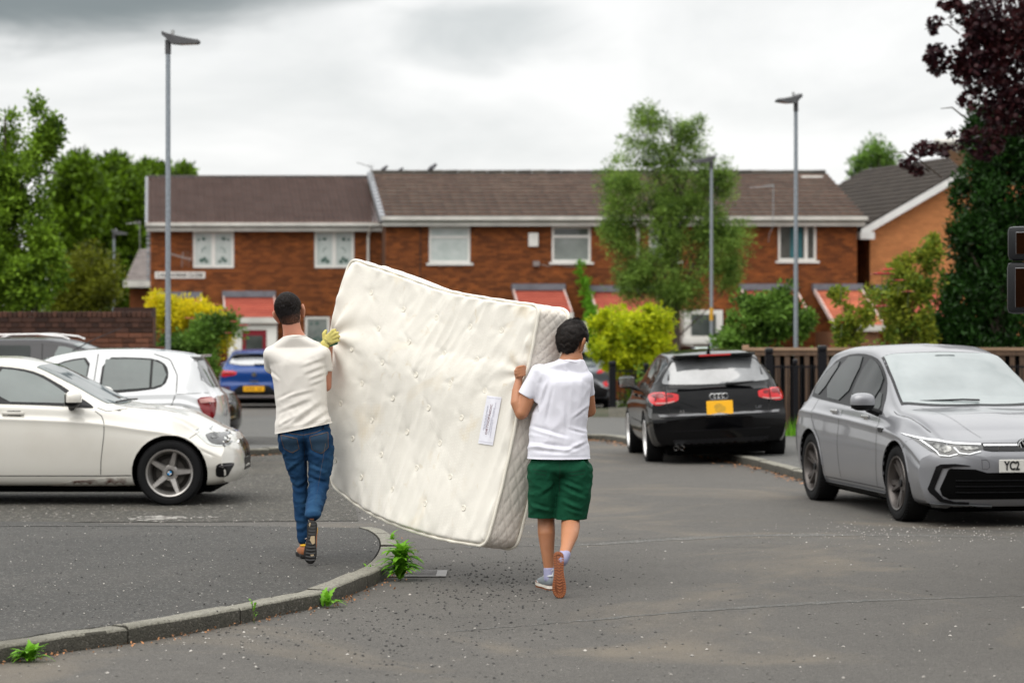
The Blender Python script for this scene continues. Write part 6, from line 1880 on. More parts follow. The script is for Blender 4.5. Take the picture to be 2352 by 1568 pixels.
def tmirror(cx_, cz_, w, h, name):
    r_ = MB().rbox((0, 0, 0), (w, .14, h), .045).build('mirror', mat('mirror_housing', (0.010, 0.0105, 0.012), 0.45, spec=.3, bump=.2, bscale=90), lr, True)
    r_.location = (cx_-5.35, 18.45-17.2, cz_); autosmooth(r_, 40)
    MB().rbox((.018, -.068, 0), (w-.09, .012, h-.09), .004).build('mirror_glass', mat('truck_mirror_glass', (0.12, 0.12, 0.125), 0.02, metal=1.0), r_)
    r_.rotation_euler = (0, 0, R(-16))
    return r_
S9 = F/18.45
mx = lambda dx: (dx-CX)/S9
tmirror(mx(2384), EYE-(559-HY)/S9, .45, .262, 'a'); tmirror(mx(2384), EYE-(661-HY)/S9, .46, .395, 'b')
MB().tube([(mx(2372)-5.35, 1.27, EYE+(HY-480)/S9+.02), (mx(2372)-5.35, 1.27, EYE+(HY-745)/S9)], .02, 8).build('mirror_arm', M_TRIM, lr)
MB().tube([(mx(2372)-5.35, 1.27, EYE+(HY-480)/S9+.02), (-.9, 1.05, EYE+(HY-480)/S9+.06)], .02, 8).build('mirror_arm', M_TRIM, lr)
MB().tube([(mx(2372)-5.35, 1.27, EYE+(HY-745)/S9), (-.9, 1.05, EYE+(HY-745)/S9)], .02, 8).build('mirror_arm', M_TRIM, lr)
# ================================================================ plants
def leaf_mat(name, c1, c2, trans=0.35, rv=0.35, rough=0.5):
    m = bpy.data.materials.new(name); m.use_nodes = True
    N, L = m.node_tree.nodes, m.node_tree.links
    b = N['Principled BSDF']; b.inputs['Roughness'].default_value = rough; b.inputs['Specular IOR Level'].default_value = .18
    ge = N.new('ShaderNodeNewGeometry')
    tc = N.new('ShaderNodeTexCoord'); nz = N.new('ShaderNodeTexNoise'); nz.inputs['Scale'].default_value = 1.6; nz.inputs['Detail'].default_value = 3
    L.new(tc.outputs['Object'], nz.inputs['Vector'])
    ad = N.new('ShaderNodeMath'); ad.operation = 'MULTIPLY_ADD'; L.new(nz.outputs[0], ad.inputs[0]); ad.inputs[1].default_value = 1.8; ad.inputs[2].default_value = -0.75
    a2 = N.new('ShaderNodeMath'); a2.operation = 'MULTIPLY_ADD'; L.new(ge.outputs['Random Per Island'], a2.inputs[0]); a2.inputs[1].default_value = 0.7; L.new(ad.outputs[0], a2.inputs[2]); a2.use_clamp = True
    mx = N.new('ShaderNodeMix'); mx.data_type = 'RGBA'; L.new(a2.outputs[0], mx.inputs[0])
    mx.inputs[6].default_value = (*c1, 1); mx.inputs[7].default_value = (*c2, 1)
    L.new(mx.outputs[2], b.inputs['Base Color'])
    tr = N.new('ShaderNodeBsdfTranslucent'); L.new(mx.outputs[2], tr.inputs[0])
    ms = N.new('ShaderNodeMixShader'); ms.inputs[0].default_value = trans
    L.new(b.outputs[0], ms.inputs[1]); L.new(tr.outputs[0], ms.inputs[2])
    L.new(ms.outputs[0], N['Material Output'].inputs[0])
    return m
L_LIME = leaf_mat('leaf_light_green', (0.012, 0.042, 0.003), (0.25, 0.41, 0.030), .25)
L_DARK = leaf_mat('leaf_dark_green', (0.004, 0.014, 0.001), (0.17, 0.30, 0.014), .2)
L_OLIV = leaf_mat('leaf_olive', (0.018, 0.024, 0.002), (0.22, 0.25, 0.018))
L_YEL = leaf_mat('leaf_yellow', (0.36, 0.36, 0.010), (0.85, 0.70, 0.02), 0.5)
L_YG = leaf_mat('leaf_yellow_green', (0.16, 0.26, 0.008), (0.72, 0.76, 0.025), 0.5)
L_FEA = leaf_mat('leaf_feathery', (0.016, 0.055, 0.008), (0.30, 0.46, 0.080), 0.42)
L_BUSH = leaf_mat('leaf_bush', (0.008, 0.034, 0.004), (0.20, 0.36, 0.055), 0.35)
L_ROSE = leaf_mat('leaf_rose', (0.05, 0.13, 0.018), (0.34, 0.36, 0.035), 0.4)
L_EVER = leaf_mat('leaf_evergreen', (0.003, 0.011, 0.002), (0.024, 0.075, 0.010), 0.10, rough=0.4)
L_MAPLE = leaf_mat('leaf_copper', (0.016, 0.008, 0.012), (0.055, 0.013, 0.013), 0.2, rough=0.38)
L_WEED = leaf_mat('leaf_weed', (0.09, 0.26, 0.015), (0.20, 0.45, 0.03), 0.35)
M_BARK = mat('bark', (0.045, 0.032, 0.024), 0.9, col2=(0.075, 0.06, 0.045), vscale=6, aniso=(3, 3, .6), bump=.6, bscale=20)
M_STEM = mat('green_stem', (0.07, 0.09, 0.03), 0.7)

def leaf_cloud(name, blobs, n, size, m, parent, seed=0, clump=0.22, thr=-1.0, ratio=0.5, up=0.2, shape='diamond', clumps=None, gapf=1.1, droop=0.0):
    """n leaves gathered in clumps near the surface and through the volume of ellipsoids ((centre),(radii))"""
    g = np.random.default_rng(seed)
    vol = np.array([b[1][0]*b[1][1]*b[1][2] for b in blobs])**(2/3); vol = vol/vol.sum()
    nc = clumps or max(20, n//45)
    ci = g.choice(len(blobs), nc, p=vol)
    d = g.normal(size=(nc, 3)); d /= np.linalg.norm(d, axis=1)[:, None]
    rad = g.random(nc)**0.45
    C = np.array([blobs[i][0] for i in ci]); Rr = np.array([blobs[i][1] for i in ci])
    cen = C+d*rad[:, None]*Rr
    if thr > -1:
        keep = np.array([noise.noise(Vector(c)*gapf) > thr for c in cen]); cen = cen[keep]; nc = len(cen)
    k = g.integers(0, nc, n)
    cs = clump*(0.5+g.random(nc))
    off = g.normal(size=(n, 3)); off /= np.linalg.norm(off, axis=1)[:, None]; off *= (g.random(n)**0.5)[:, None]
    pos = cen[k]+off*cs[k][:, None]
    pos[:, 2] -= droop*np.abs(off[:, 2])*cs[k]
    ax = off+g.normal(size=(n, 3))*0.6; ax[:, 2] += up-droop; ax /= np.linalg.norm(ax, axis=1)[:, None]
    tmp = g.normal(size=(n, 3)); side = np.cross(ax, tmp); side /= np.linalg.norm(side, axis=1)[:, None]
    s = size*(0.55+0.8*g.random(n))
    L_, Wd = (ax*s[:, None]), (side*(s*ratio)[:, None])
    nrm = np.cross(ax, side)
    v0 = pos; v1 = pos+L_*0.45+Wd*0.5+nrm*(s*0.08)[:, None]; v2 = pos+L_; v3 = pos+L_*0.45-Wd*0.5+nrm*(s*0.08)[:, None]
    V = np.stack([v0, v1, v2, v3], 1).reshape(-1, 3)
    me = bpy.data.meshes.new(name)
    nf = n
    me.vertices.add(len(V)); me.vertices.foreach_set('co', V.ravel())
    me.loops.add(nf*4); me.loops.foreach_set('vertex_index', np.arange(nf*4))
    me.polygons.add(nf); me.polygons.foreach_set('loop_start', np.arange(nf)*4); me.polygons.foreach_set('loop_total', np.full(nf, 4))
    me.update(calc_edges=True)
    o = link(name, me, m, parent)
    kind(o, 'stuff')
    return o, cen
def limbs(name, base, cen, r0, m, parent, n=14, seed=0, split=0.35, forks=None):
    r = random.Random(seed); mb = MB()
    base = Vector(base)
    cs = [Vector(c) for c in cen]; r.shuffle(cs)
    top = max(cs, key=lambda c: c.z)
    mid = base.lerp(Vector((sum(c.x for c in cs)/len(cs), sum(c.y for c in cs)/len(cs), top.z)), 0.95)
    trunk = [base]+[base.lerp(mid, t)+Vector((r.uniform(-1, 1), r.uniform(-1, 1), 0))*r0*0.8 for t in (0.2, 0.4, 0.6, 0.8, 1.0)]
    mb.tube(trunk, [r0*1.15, r0, r0*.85, r0*.62, r0*.4, r0*.15], 10)
    tr = MB(); tr.v, tr.f = mb.v, mb.f
    t_ = tr.build(name, m, parent, True)
    br = MB()
    for c in cs[:n]:
        t = min(max((c.z-base.z)/(mid.z-base.z)-split*0.6, 0.12), 0.9)
        i = min(int(t*5), 4); a = trunk[i].lerp(trunk[i+1], t*5-i)
        m1 = a.lerp(c, 0.5)+Vector((r.uniform(-.1, .1), r.uniform(-.1, .1), r.uniform(0, .15)))
        br.tube([a, m1, c], [r0*.30, r0*.18, r0*.05], 6)
    if br.v: br.build('branches', m, parent, True)
    return t_
def plant(name, loc, label, cat, group=None):
    r = empty(name, loc); tag(r, label, cat, group); return r
def rel(root, pts):
    l = root.location
    return [((c[0]-l[0], c[1]-l[1], c[2]-l[2]), rr) for c, rr in pts]
def B(dx, dy, d, rx, ry=None, rz=None):
    """ellipsoid centred at grid position, radii in grid units"""
    s = F/d; p = W(dx, dy, d)
    return ((p.x, p.y, p.z), (rx/s, (ry if ry is not None else rx)/s, (rz if rz is not None else rx)/s))
def tree(name, dx, d, label, blobs, n, size, lm, r0, seed, cat='tree', **k):
    root = plant(name, ((dx-CX)*d/F, d, gz(d)), label, cat, k.pop('group', None))
    nl = k.pop('nl', 16)
    o, cen = leaf_cloud('crown', rel(root, blobs), n, size, lm, root, seed, **k)
    limbs('trunk', (0, 0, 0), cen, r0, M_BARK, root, nl, seed)
    return root
tree('left_tree', 30, 47, 'tall light green tree with upright shoots at the left edge',
     [B(20, 560, 47, 115, 100, 130), B(85, 600, 47, 60, 60, 110), B(20, 420, 47, 85, 80, 90), B(98, 340, 47, 34, 30, 70), B(55, 300, 47, 14, 14, 42), B(30, 330, 47, 20, 20, 70), B(80, 268, 47, 10, 10, 38), B(120, 300, 47, 12, 12, 40), B(-60, 450, 47, 80, 80, 200), B(20, 660, 47, 110, 80, 70)],
     50000, 0.10, L_LIME, 0.10, 1, clump=0.17, nl=30, thr=-0.16, gapf=2.0)
tree('broadleaf_tree', 190, 92, 'dark green tree behind the left tree, nearest the left edge of the wood',
     [B(185, 470, 92, 80, 80, 110), B(190, 400, 92, 55, 55, 40), B(165, 620, 92, 90, 80, 110)], 24000, 0.24, L_DARK, 0.22, 2, clump=0.4, thr=-.22, gapf=.8)
tree('broadleaf_tree', 270, 94, 'dark rounded tree in the middle of the wood behind the small distant lamp',
     [B(270, 470, 94, 75, 80, 105), B(262, 395, 94, 45, 55, 32), B(290, 620, 94, 80, 80, 110)], 24000, 0.24, L_DARK, 0.22, 3, clump=0.4, thr=-.22, gapf=.8)
tree('broadleaf_tree', 350, 98, 'dark tree rising behind the left end of the terrace roof',
     [B(340, 480, 98, 60, 80, 95), B(350, 410, 98, 50, 60, 28), B(420, 402, 98, 20, 40, 24), B(395, 470, 98, 50, 60, 70), B(330, 620, 98, 50, 80, 110)], 22000, 0.24, L_DARK, 0.2, 4, clump=0.38, thr=-.35, gapf=.8)
tree('olive_bush', 200, 62, 'olive brown bush in front of the dark trees left of the outbuilding',
     [B(200, 650, 62, 68, 60, 85), B(160, 700, 62, 60, 50, 60)], 14000, 0.10, L_OLIV, 0.08, 5, cat='bush', clump=0.25)
tree('yellow_bush', 420, 53, 'bright yellow leaved bush in front of the left house',
     [B(415, 722, 50.5, 78, 60, 42), B(370, 705, 50.5, 32, 40, 32), B(475, 735, 50.5, 42, 40, 32), B(510, 770, 50.5, 18, 30, 50)], 13000, 0.075, L_YEL, 0.05, 6, cat='bush', clump=0.16)
rb = tree('rose_bush', 450, 51, 'large green rose bush with pink flowers left of the red front door',
     [B(420, 812, 49.6, 75, 50, 55), B(480, 760, 49.6, 36, 30, 36), B(465, 840, 49.6, 38, 30, 60), B(528, 745, 49.6, 16, 16, 22), B(545, 775, 49.6, 9, 12, 30), B(400, 845, 49.6, 60, 50, 50)], 17000, 0.09, L_BUSH, 0.05, 7, cat='bush', clump=0.15, thr=-.3, gapf=2.4)
def roses(root, spots, d, size, m, name='rose'):
    for i, (dx, dy, s) in enumerate(spots):
        r = random.Random(i*7+3); mb = MB()
        p = W(dx, dy, d)-root.location
        for ring, nr_, tilt in ((0.35, 4, .2), (0.7, 6, .6), (1.0, 7, 1.0)):
            for k in range(nr_):
                a = k*6.283/nr_+ring*3; c, s_ = math.cos(a), math.sin(a); w = size*s*ring*.55
                b0 = p; q = p+Vector((c, s_*.9, .55-tilt*.45))*size*s*ring
                t = Vector((-s_, c, 0))*w
                mb.add([b0, q-t, q+Vector((c, s_, .6))*size*s*.12, q+t], [(0, 1, 2, 3)])
        mb.build(name, m, root)
        MB().tube([p, p-Vector((.02, 0, .25))], .006, 5).build('flower_stem', M_STEM, root)
M_PINK2 = mat('pink_petal', (0.75, 0.17, 0.20), 0.6, col2=(0.80, 0.32, 0.30), vscale=30)
M_REDP = mat('red_petal', (0.60, 0.03, 0.06), 0.6)
roses(rb, [(435, 732, 1), (517, 714, 1), (559, 749, 1.2), (537, 739, .8), (497, 700, .8), (524, 765, .7)], 48.8, .10, M_PINK2)
tree('yellow_green_bush', 1452, 51, 'round bright yellow green bush beside the feathery tree',
     [B(1452, 795, 51, 92, 80, 78), B(1410, 745, 51, 50, 50, 40), B(1500, 745, 51, 48, 50, 38), B(1408, 812, 51, 42, 40, 42), B(1505, 810, 51, 42, 40, 50)], 15000, 0.10, L_YG, 0.06, 8, cat='bush', clump=0.12, thr=-.30, gapf=3.0)
tree('feathery_tree', 1560, 63, 'feathery light green tree in front of the terrace, behind the yellow green bush',
     [B(1480, 300, 63, 48, 40, 62), B(1545, 330, 63, 45, 40, 60), B(1600, 300, 63, 38, 36, 55), B(1440, 420, 63, 60, 55, 70), B(1520, 450, 63, 80, 60, 90), B(1600, 430, 63, 60, 50, 90), B(1660, 400, 63, 22, 20, 60), B(1420, 520, 63, 50, 45, 60), B(1540, 580, 63, 110, 70, 90), B(1660, 540, 63, 62, 50, 70), B(1460, 640, 63, 60, 50, 45), B(1560, 670, 63, 80, 50, 45), B(1660, 620, 63, 50, 40, 35), B(1490, 258, 63, 14, 14, 36), B(1578, 258, 63, 14, 14, 32)],
     64000, 0.10, L_FEA, 0.09, 9, ratio=0.28, clump=0.27, thr=-.08, gapf=1.9, droop=.5, nl=50)
tree('green_bush', 1770, 46, 'green leafy bush in front of the red porch roof beside the right street lamp',
     [B(1775, 735, 46, 78, 60, 62), B(1730, 700, 46, 35, 30, 30), B(1800, 680, 46, 30, 30, 35), B(1850, 745, 46, 35, 30, 45), B(1690, 745, 46, 18, 20, 30), B(1700, 780, 46, 60, 50, 25)], 11000, 0.10, L_BUSH, 0.05, 10, cat='bush', clump=0.14, thr=-.25, gapf=2.6)
rb2 = tree('rose_bush', 1960, 41.5, 'thin straggly rose bush with orange buds in front of the orange porch roof',
     [B(1925, 690, 41.5, 18, 18, 30), B(1960, 740, 41.5, 45, 25, 50), B(1990, 700, 41.5, 25, 20, 30), B(1930, 770, 41.5, 30, 25, 30)], 2400, 0.09, L_ROSE, 0.02, 11, cat='bush', clump=0.12, thr=-.15, gapf=3, nl=26)
roses(rb2, [(1933, 654, .5), (1912, 796, .8), (1934, 741, .6)], 40.2, .065, M_REDP)
roses(rb2, [(2023, 705, 1.0), (1975, 668, .4)], 41, .06, M_PINK2)
rb3 = tree('rose_bush', 2085, 42, 'tall rose bush with pink flowers against the orange gable wall',
     [B(2085, 640, 42, 45, 40, 60), B(2060, 700, 42, 40, 35, 60), B(2130, 590, 42, 35, 30, 30), B(2120, 690, 42, 45, 35, 80), B(2145, 565, 42, 10, 10, 28), B(2090, 760, 42, 60, 40, 40)], 8000, 0.085, L_ROSE, 0.03, 12, cat='bush', clump=0.13, thr=-.25, gapf=2.5, nl=40)
roses(rb3, [(2027, 632, 1.5), (2039, 620, .9), (2065, 645, .8), (2087, 671, .8), (2023, 705, 1.0)], 40.0, .12, M_PINK2)
tree('evergreen_hedge', 2290, 43, 'tall dark evergreen with glossy leaves at the right edge',
     [B(2300, 330, 43, 85, 70, 90), B(2290, 450, 43, 95, 80, 110), B(2270, 560, 43, 95, 80, 100), B(2260, 680, 43, 110, 80, 110), B(2250, 780, 43, 130, 80, 70), B(2400, 500, 43, 100, 80, 300), B(2205, 450, 43, 20, 20, 50), B(2180, 620, 43, 25, 25, 60), B(2175, 745, 43, 50, 50, 50), B(2240, 300, 43, 22, 20, 60)],
     60000, 0.10, L_EVER, 0.15, 13, ratio=.42, clump=0.17, thr=-.36, gapf=1.6, up=.6)
tree('small_tree', 2010, 98, 'dark green tree top showing over the gable house roof',
     [B(2010, 375, 98, 45, 60, 50), B(2040, 345, 98, 25, 30, 30), B(1975, 390, 98, 20, 30, 25), B(2000, 470, 98, 30, 40, 60)], 5200, 0.16, L_BUSH, 0.15, 14, clump=0.38, thr=-.25, gapf=.9)
hg = plant('garden_hedge', (9.0, 45.5, gz(45)+.05), 'dark low hedge behind the timber fence', 'hedge')
leaf_cloud('foliage', [((-5.5, 0, .6), (1.2, .5, .7)), ((-3.5, 0, .6), (1.3, .5, .8)), ((-1.5, 0, .7), (1.5, .6, .9)), ((1, 0, .8), (1.6, .6, 1.0))], 16000, .08, L_BUSH, hg, 21, clump=.2)
hg2 = plant('garden_hedge', (3.1, 51.5, gz(51)), 'dark undergrowth below the yellow green bush', 'hedge')
leaf_cloud('foliage', [((-.3, 0, .35), (.55, .5, .45)), ((.9, 0, .4), (1.0, .5, .5)), ((2.2, .5, .6), (.9, .5, .7))], 9000, .08, L_DARK, hg2, 22, clump=.2)
# climber on the house wall
iv = plant('climbing_plant', W(1345, 660, 73.0), 'green climber on the house wall between the two red porch roofs', 'climbing plant')
leaf_cloud('foliage', rel(iv, [B(1342, 655, 72.9, 13, 5, 22), B(1333, 622, 72.9, 5, 5, 18), B(1350, 688, 72.9, 12, 5, 16), B(1358, 720, 72.0, 12, 6, 40), B(1362, 770, 72, 10, 6, 40)]), 2600, .10, L_WEED, iv, 23, clump=.12)
MB().tube([(0, .1, -3.0), (.1, .12, -1.2), (0, .1, .4)], .02, 6).build('stem', M_BARK, iv)

# ---------------------------------------------------------------- copper maple with palmate leaves
mp = plant('copper_maple', ((2440-CX)*37/F, 37.0, gz(37)), 'dark purple copper maple hanging into the top right corner', 'tree')
def maple_leaf():
    pts = []
    tips = [(0, 1.0), (.62, .72), (.80, .08), (.42, -.36)]
    val = [(.22, .52), (.40, .22), (.30, -.16)]
    right = []
    right.append(tips[0]); 
    for i in range(3): right += [((tips[i][0]*.62+val[i][0]*.38)+.05, tips[i][1]*.62+val[i][1]*.38), val[i], ((tips[i+1][0]*.6+val[i][0]*.4), tips[i+1][1]*.6+val[i][1]*.4+.05), tips[i+1]]
    out = [(0, -.30)]+list(reversed(right))+[(-a, b) for a, b in right[1:]]
    c = (0, 0.05)
    vs = [(c[0], c[1], 0.05)]+[(a, b, -0.10*(a*a+b*b)) for a, b in out]
    n = len(out)
    fs = [(0, 1+i, 1+(i+1) % n) for i in range(n)]
    vs += [(0.012, -.30, 0), (-.012, -.30, 0), (0, -.85, -.1)]
    fs.append((n+1, n+2, n+3))
    return vs, fs
mv, mf = maple_leaf()
mroot = mp.location.copy()
mblobs = [B(2300, 40, 36.5, 90, 60, 80), B(2210, 70, 36.5, 45, 40, 60), B(2250, 160, 36.5, 70, 50, 55), B(2155, 135, 36.5, 34, 25, 38), B(2330, 160, 36.5, 70, 50, 90), B(2240, 235, 36.5, 45, 40, 35), B(2310, 260, 36.5, 60, 50, 60), B(2215, 130, 36.5, 40, 30, 50), B(2270, 90, 36.5, 60, 30, 60), B(2160, 250, 36.5, 14, 14, 14),
          B(2250, 330, 36.2, 60, 30, 40), B(2190, 345, 36.5, 40, 30, 20), B(2130, 340, 36.5, 45, 30, 17), B(2085, 370, 36.5, 28, 20, 15), B(2110, 390, 36.5, 20, 20, 14), B(2050, 352, 36.5, 12, 12, 10), B(2200, 300, 36.5, 30, 20, 18), B(2400, 150, 36.5, 80, 60, 220), B(2150, 60, 36.5, 24, 20, 26), B(2185, 12, 36.5, 34, 20, 20)]
g = np.random.default_rng(44)
bl = rel(mp, mblobs)
wgt = np.array([b[1][0]*b[1][2] for b in bl]); wgt = wgt/wgt.sum()
first = None; rv, rf_ = [], []; cl = []
NL = 11500
mes = []
for i in range(4):
    me = bpy.data.meshes.new('leaf'); me.from_pydata([(x*(1+.1*rnd.uniform(-1, 1)), y, z*rnd.uniform(.3, 2.2)) for x, y, z in mv], [], mf); me.materials.append(L_MAPLE); mes.append(me)
for i in range(NL):
    b = bl[g.choice(len(bl), p=wgt)]
    d = g.normal(size=3); d /= np.linalg.norm(d); p = Vector(b[0])+Vector(d*np.array(b[1])*(g.random()**.4))
    if noise.noise((p+mroot)*1.7) < -.22: continue
    s = 0.060*(.6+.75*g.random())
    M = Matrix.Translation(p) @ Matrix.Rotation(g.random()*6.28, 4, 'Z') @ Matrix.Rotation(g.normal()*.7+.9, 4, 'X') @ Matrix.Rotation(math.pi+g.normal()*.7, 4, 'Z') @ Matrix.Scale(s, 4)
    dxs = p.x+mroot.x
    if len([1 for _ in cl]) < 300 and dxs < (2345-CX)*36.5/F:
        o = inst('leaf', mes[i % 4], mp, matrix=M); cl.append(o)
    else:
        n = len(rv); rv += [M @ Vector(v) for v in mv]; rf_ += [tuple(n+k for k in f) for f in mf]
kind(obj('crown', rv, rf_, L_MAPLE, mp), 'stuff')
tb = MB(); tb.tube([(0, 0, 0), (-.05, 0, 2), (-.15, 0, 4), (-.2, 0, 6.5)], [.16, .14, .11, .05], 12); tb.build('trunk', M_BARK, mp, True)
lb_ = MB()
for b in bl:
    c = Vector(b[0]); a = c+Vector((min(.35, max(.1, -.12-c.x)), 0, -.12))
    lb_.tube([a, a.lerp(c, .5)+Vector((0, 0, .08)), c], [.014, .010, .005], 6)
lb_.build('branches', M_BARK, mp, True)

# ---------------------------------------------------------------- weeds growing along the kerb
def blade(L, w, lobes, curl):
    vs, fs = [], []; n = 10
    for i in range(n+1):
        t = i/n; ww = w*math.sin(math.pi*min(t*1.05, 1))**.7*(1+lobes*(.35 if i % 2 else -.35))
        x = L*t; z = L*(curl*t-curl*1.25*t*t)
        vs += [(x, ww, z+.12*ww), (x, 0, z-.1*w), (x, -ww, z+.12*ww)]
    for i in range(n):
        for k in (0, 1): fs.append((i*3+k, i*3+k+1, i*3+k+4, i*3+k+3))
    return vs, fs
def weed(name, p, label, n, L, w, lobes=1.0, seed=1, tall=0.0, lean=(0, 0)):
    r = random.Random(seed)
    root = empty(name, p); tag(root, label, 'weed')
    ms = []
    for k in range(3):
        vs, fs = blade(1.0, w, lobes, r.uniform(.5, 1.1)); me = bpy.data.meshes.new('leaf'); me.from_pydata(vs, [], fs); me.materials.append(L_WEED)
        me.polygons.foreach_set('use_smooth', [True]*len(me.polygons)); ms.append(me)
    for i in range(n):
        s = L*r.uniform(.5, 1.1); h = tall*r.random()
        M = Matrix.Translation((r.gauss(0, .012)+h*lean[0], r.gauss(0, .012), .005+h)) @ Matrix.Rotation(r.random()*6.28, 4, 'Z') @ Matrix.Rotation(-r.uniform(.15, 1.25), 4, 'Y') @ Matrix.Scale(s, 4)
        inst('leaf', ms[i % 3], root, matrix=M)
    MB().tube([(0, 0, 0), (tall*lean[0]*.5, 0, tall*.5), (tall*lean[0], 0, max(tall, .02))], .003, 5).build('stem', M_STEM, root)
    return root
weed('kerb_weed', G(68, 1519), 'leafy green weed at the foot of the kerb in the bottom left corner', 40, .115, .16, .6, 1)
weed('kerb_weed', G(584, 1430, .0), 'thin upright weed with small leaves against the kerb face', 15, .035, .2, .3, 2, tall=.13, lean=(-.1, 0))
weed('kerb_weed', G(748, 1394), 'small toothed weed at a kerb joint near the walking man in jeans', 12, .13, .13, 1.0, 3)
weed('kerb_weed', G(850, 1342), 'tiny weed sprig low on the kerb before the drain', 5, .04, .2, .3, 4)
weed('kerb_weed', G(789, 1367), 'scrap of seedling leaves in the gutter beside the small toothed weed', 5, .04, .2, .3, 9)
wz = weed('kerb_weed', G(920, 1333), 'largest bushy weed beside the drain grate at the kerb corner', 120, .165, .14, .8, 5, tall=.15)
weed('kerb_weed', G(907, 1268), 'weed shoot leaning over the kerb corner behind the largest weed', 30, .11, .13, .8, 6, tall=.08, lean=(-.3, 0))
weed('kerb_weed', G(846, 1303, .1), 'yellowish scrap of weed lying on the kerb top', 6, .04, .2, .3, 7)
gt_ = plant('grass_tuft', (4.40, 37.4, gz(37)+.1), 'tuft of grass at the foot of the railing between the two cars', 'grass')
r_ = random.Random(3); mb = MB()
for i in range(420):
    x = r_.uniform(-.6, .7); y = r_.uniform(-.25, .1); h = r_.uniform(.08, .34)*(1 if x < .3 else .5); a = r_.uniform(-.09, .09)
    mb.add([(x-.006, y, 0), (x+.006, y, 0), (x+a, y+r_.uniform(-.05, .05), h)], [(0, 1, 2)])
kind(mb.build('grass_blades', L_WEED, gt_), 'stuff')
# ================================================================ mattress
def mfab(name, base, stain, dash, dashdir, bumpy=0.25):
    m = bpy.data.materials.new(name); m.use_nodes = True
    N, L = m.node_tree.nodes, m.node_tree.links
    b = N['Principled BSDF']; b.inputs['Roughness'].default_value = 0.75
    b.inputs['Sheen Weight'].default_value = 0.15
    uv = N.new('ShaderNodeUVMap'); V = uv.outputs[0]
    def nz(scale, det=4, dist=0.0, sc=None):
        v = V
        if sc:
            mp_ = N.new('ShaderNodeMapping'); mp_.inputs['Scale'].default_value = sc; L.new(V, mp_.inputs[0]); v = mp_.outputs[0]
        n = N.new('ShaderNodeTexNoise'); n.inputs['Scale'].default_value = scale; n.inputs['Detail'].default_value = det; n.inputs['Distortion'].default_value = dist
        L.new(v, n.inputs['Vector']); return n.outputs[0]
    def rng(o, a, c, lo=0.0, hi=1.0):
        k = N.new('ShaderNodeMapRange'); L.new(o, k.inputs[0]); k.inputs[1].default_value = a; k.inputs[2].default_value = c
        k.inputs[3].default_value = lo; k.inputs[4].default_value = hi; return k.outputs[0]
    def math_(op, a, c=None):
        k = N.new('ShaderNodeMath'); k.operation = op
        for i, v in enumerate((a, c)):
            if v is None: continue
            if hasattr(v, 'links'): L.new(v, k.inputs[i])
            else: k.inputs[i].default_value = v
        return k.outputs[0]
    def mix(f, a, c):
        k = N.new('ShaderNodeMix'); k.data_type = 'RGBA'
        for i, v in ((0, f), (6, a), (7, c)):
            if hasattr(v, 'links'): L.new(v, k.inputs[i])
            else: k.inputs[i].default_value = (*v, 1)
        return k.outputs[2]
    c = mix(rng(nz(3.0, 6, .6), .58, .74, 0, .7), base, stain)
    c = mix(rng(nz(9.0, 4, 1.0, (1, 1, 1)), .64, .76, 0, .5), c, tuple(x*.93 for x in stain))
    sp_ = N.new('ShaderNodeSeparateXYZ'); L.new(V, sp_.inputs[0])
    fx = math_('FRACT', math_('MULTIPLY', sp_.outputs[0], 38.0)); fy = math_('FRACT', math_('MULTIPLY', math_('ADD', sp_.outputs[1], math_('MULTIPLY', sp_.outputs[0], .18)), 62.0))
    dsh = math_('MULTIPLY', math_('LESS_THAN', fx, .45), math_('LESS_THAN', fy, .20))
    dsh2 = math_('MULTIPLY', dsh, rng(nz(2.2, 3), .42, .55))
    c = mix(math_('MULTIPLY', dsh2, .55), c, dash)
    L.new(c, b.inputs['Base Color'])
    h = math_('ADD', math_('MULTIPLY', nz(420, 2), .15), math_('MULTIPLY', dsh2, -.5))
    h = math_('ADD', h, math_('MULTIPLY', nz(26, 5, .8), 1.3))
    bp = N.new('ShaderNodeBump'); bp.inputs['Strength'].default_value = bumpy; bp.inputs['Distance'].default_value = .004
    L.new(h, bp.inputs['Height']); L.new(bp.outputs[0], b.inputs['Normal'])
    return m
M_MAT = mfab('cream_ticking', (0.70, 0.672, 0.605), (0.62, 0.53, 0.38), (0.76, 0.73, 0.66), 0)
M_MSIDE = mfab('quilted_border', (0.70, 0.65, 0.585), (0.62, 0.56, 0.48), (0.26, 0.22, 0.19), 0, .2)
M_PIPE = mat('cream_piping', (0.72, 0.685, 0.60), 0.7)
Ledge = [(808, 596), (775, 705), (757, 820), (757, 960), (763, 1112)]
Redge = [(1241, 704), (1222, 806), (1199, 905), (1163, 1078), (1119, 1252)]
Tedge = [(808, 596), (905, 628), (1020, 668), (1130, 689), (1241, 704)]
Bedge = [(763, 1112), (842, 1170), (928, 1209), (1020, 1236), (1119, 1252)]
def crv(P):
    fx = pchip([(i/4, p[0]) for i, p in enumerate(P)]); fy = pchip([(i/4, p[1]) for i, p in enumerate(P)])
    S = spline([(p[0], p[1], 0) for p in P], 16)
    def f(t):
        q = min(max(t, 0), 1)*(len(S)-1); i = min(int(q), len(S)-2); r = S[i].lerp(S[i+1], q-i)
        return np.array([r.x, r.y])
    return f
fL, fR, fT, fB = crv(Ledge), crv(Redge), crv(Tedge), crv(Bedge)
def mpx(u, v):
    c = [np.array(p, float) for p in (Tedge[0], Tedge[4], Bedge[0], Bedge[4])]
    p = (1-v)*fT(u)+v*fB(u)+(1-u)*fL(v)+u*fR(v)-((1-u)*(1-v)*c[0]+u*(1-v)*c[1]+(1-u)*v*c[2]+u*v*c[3])
    return p
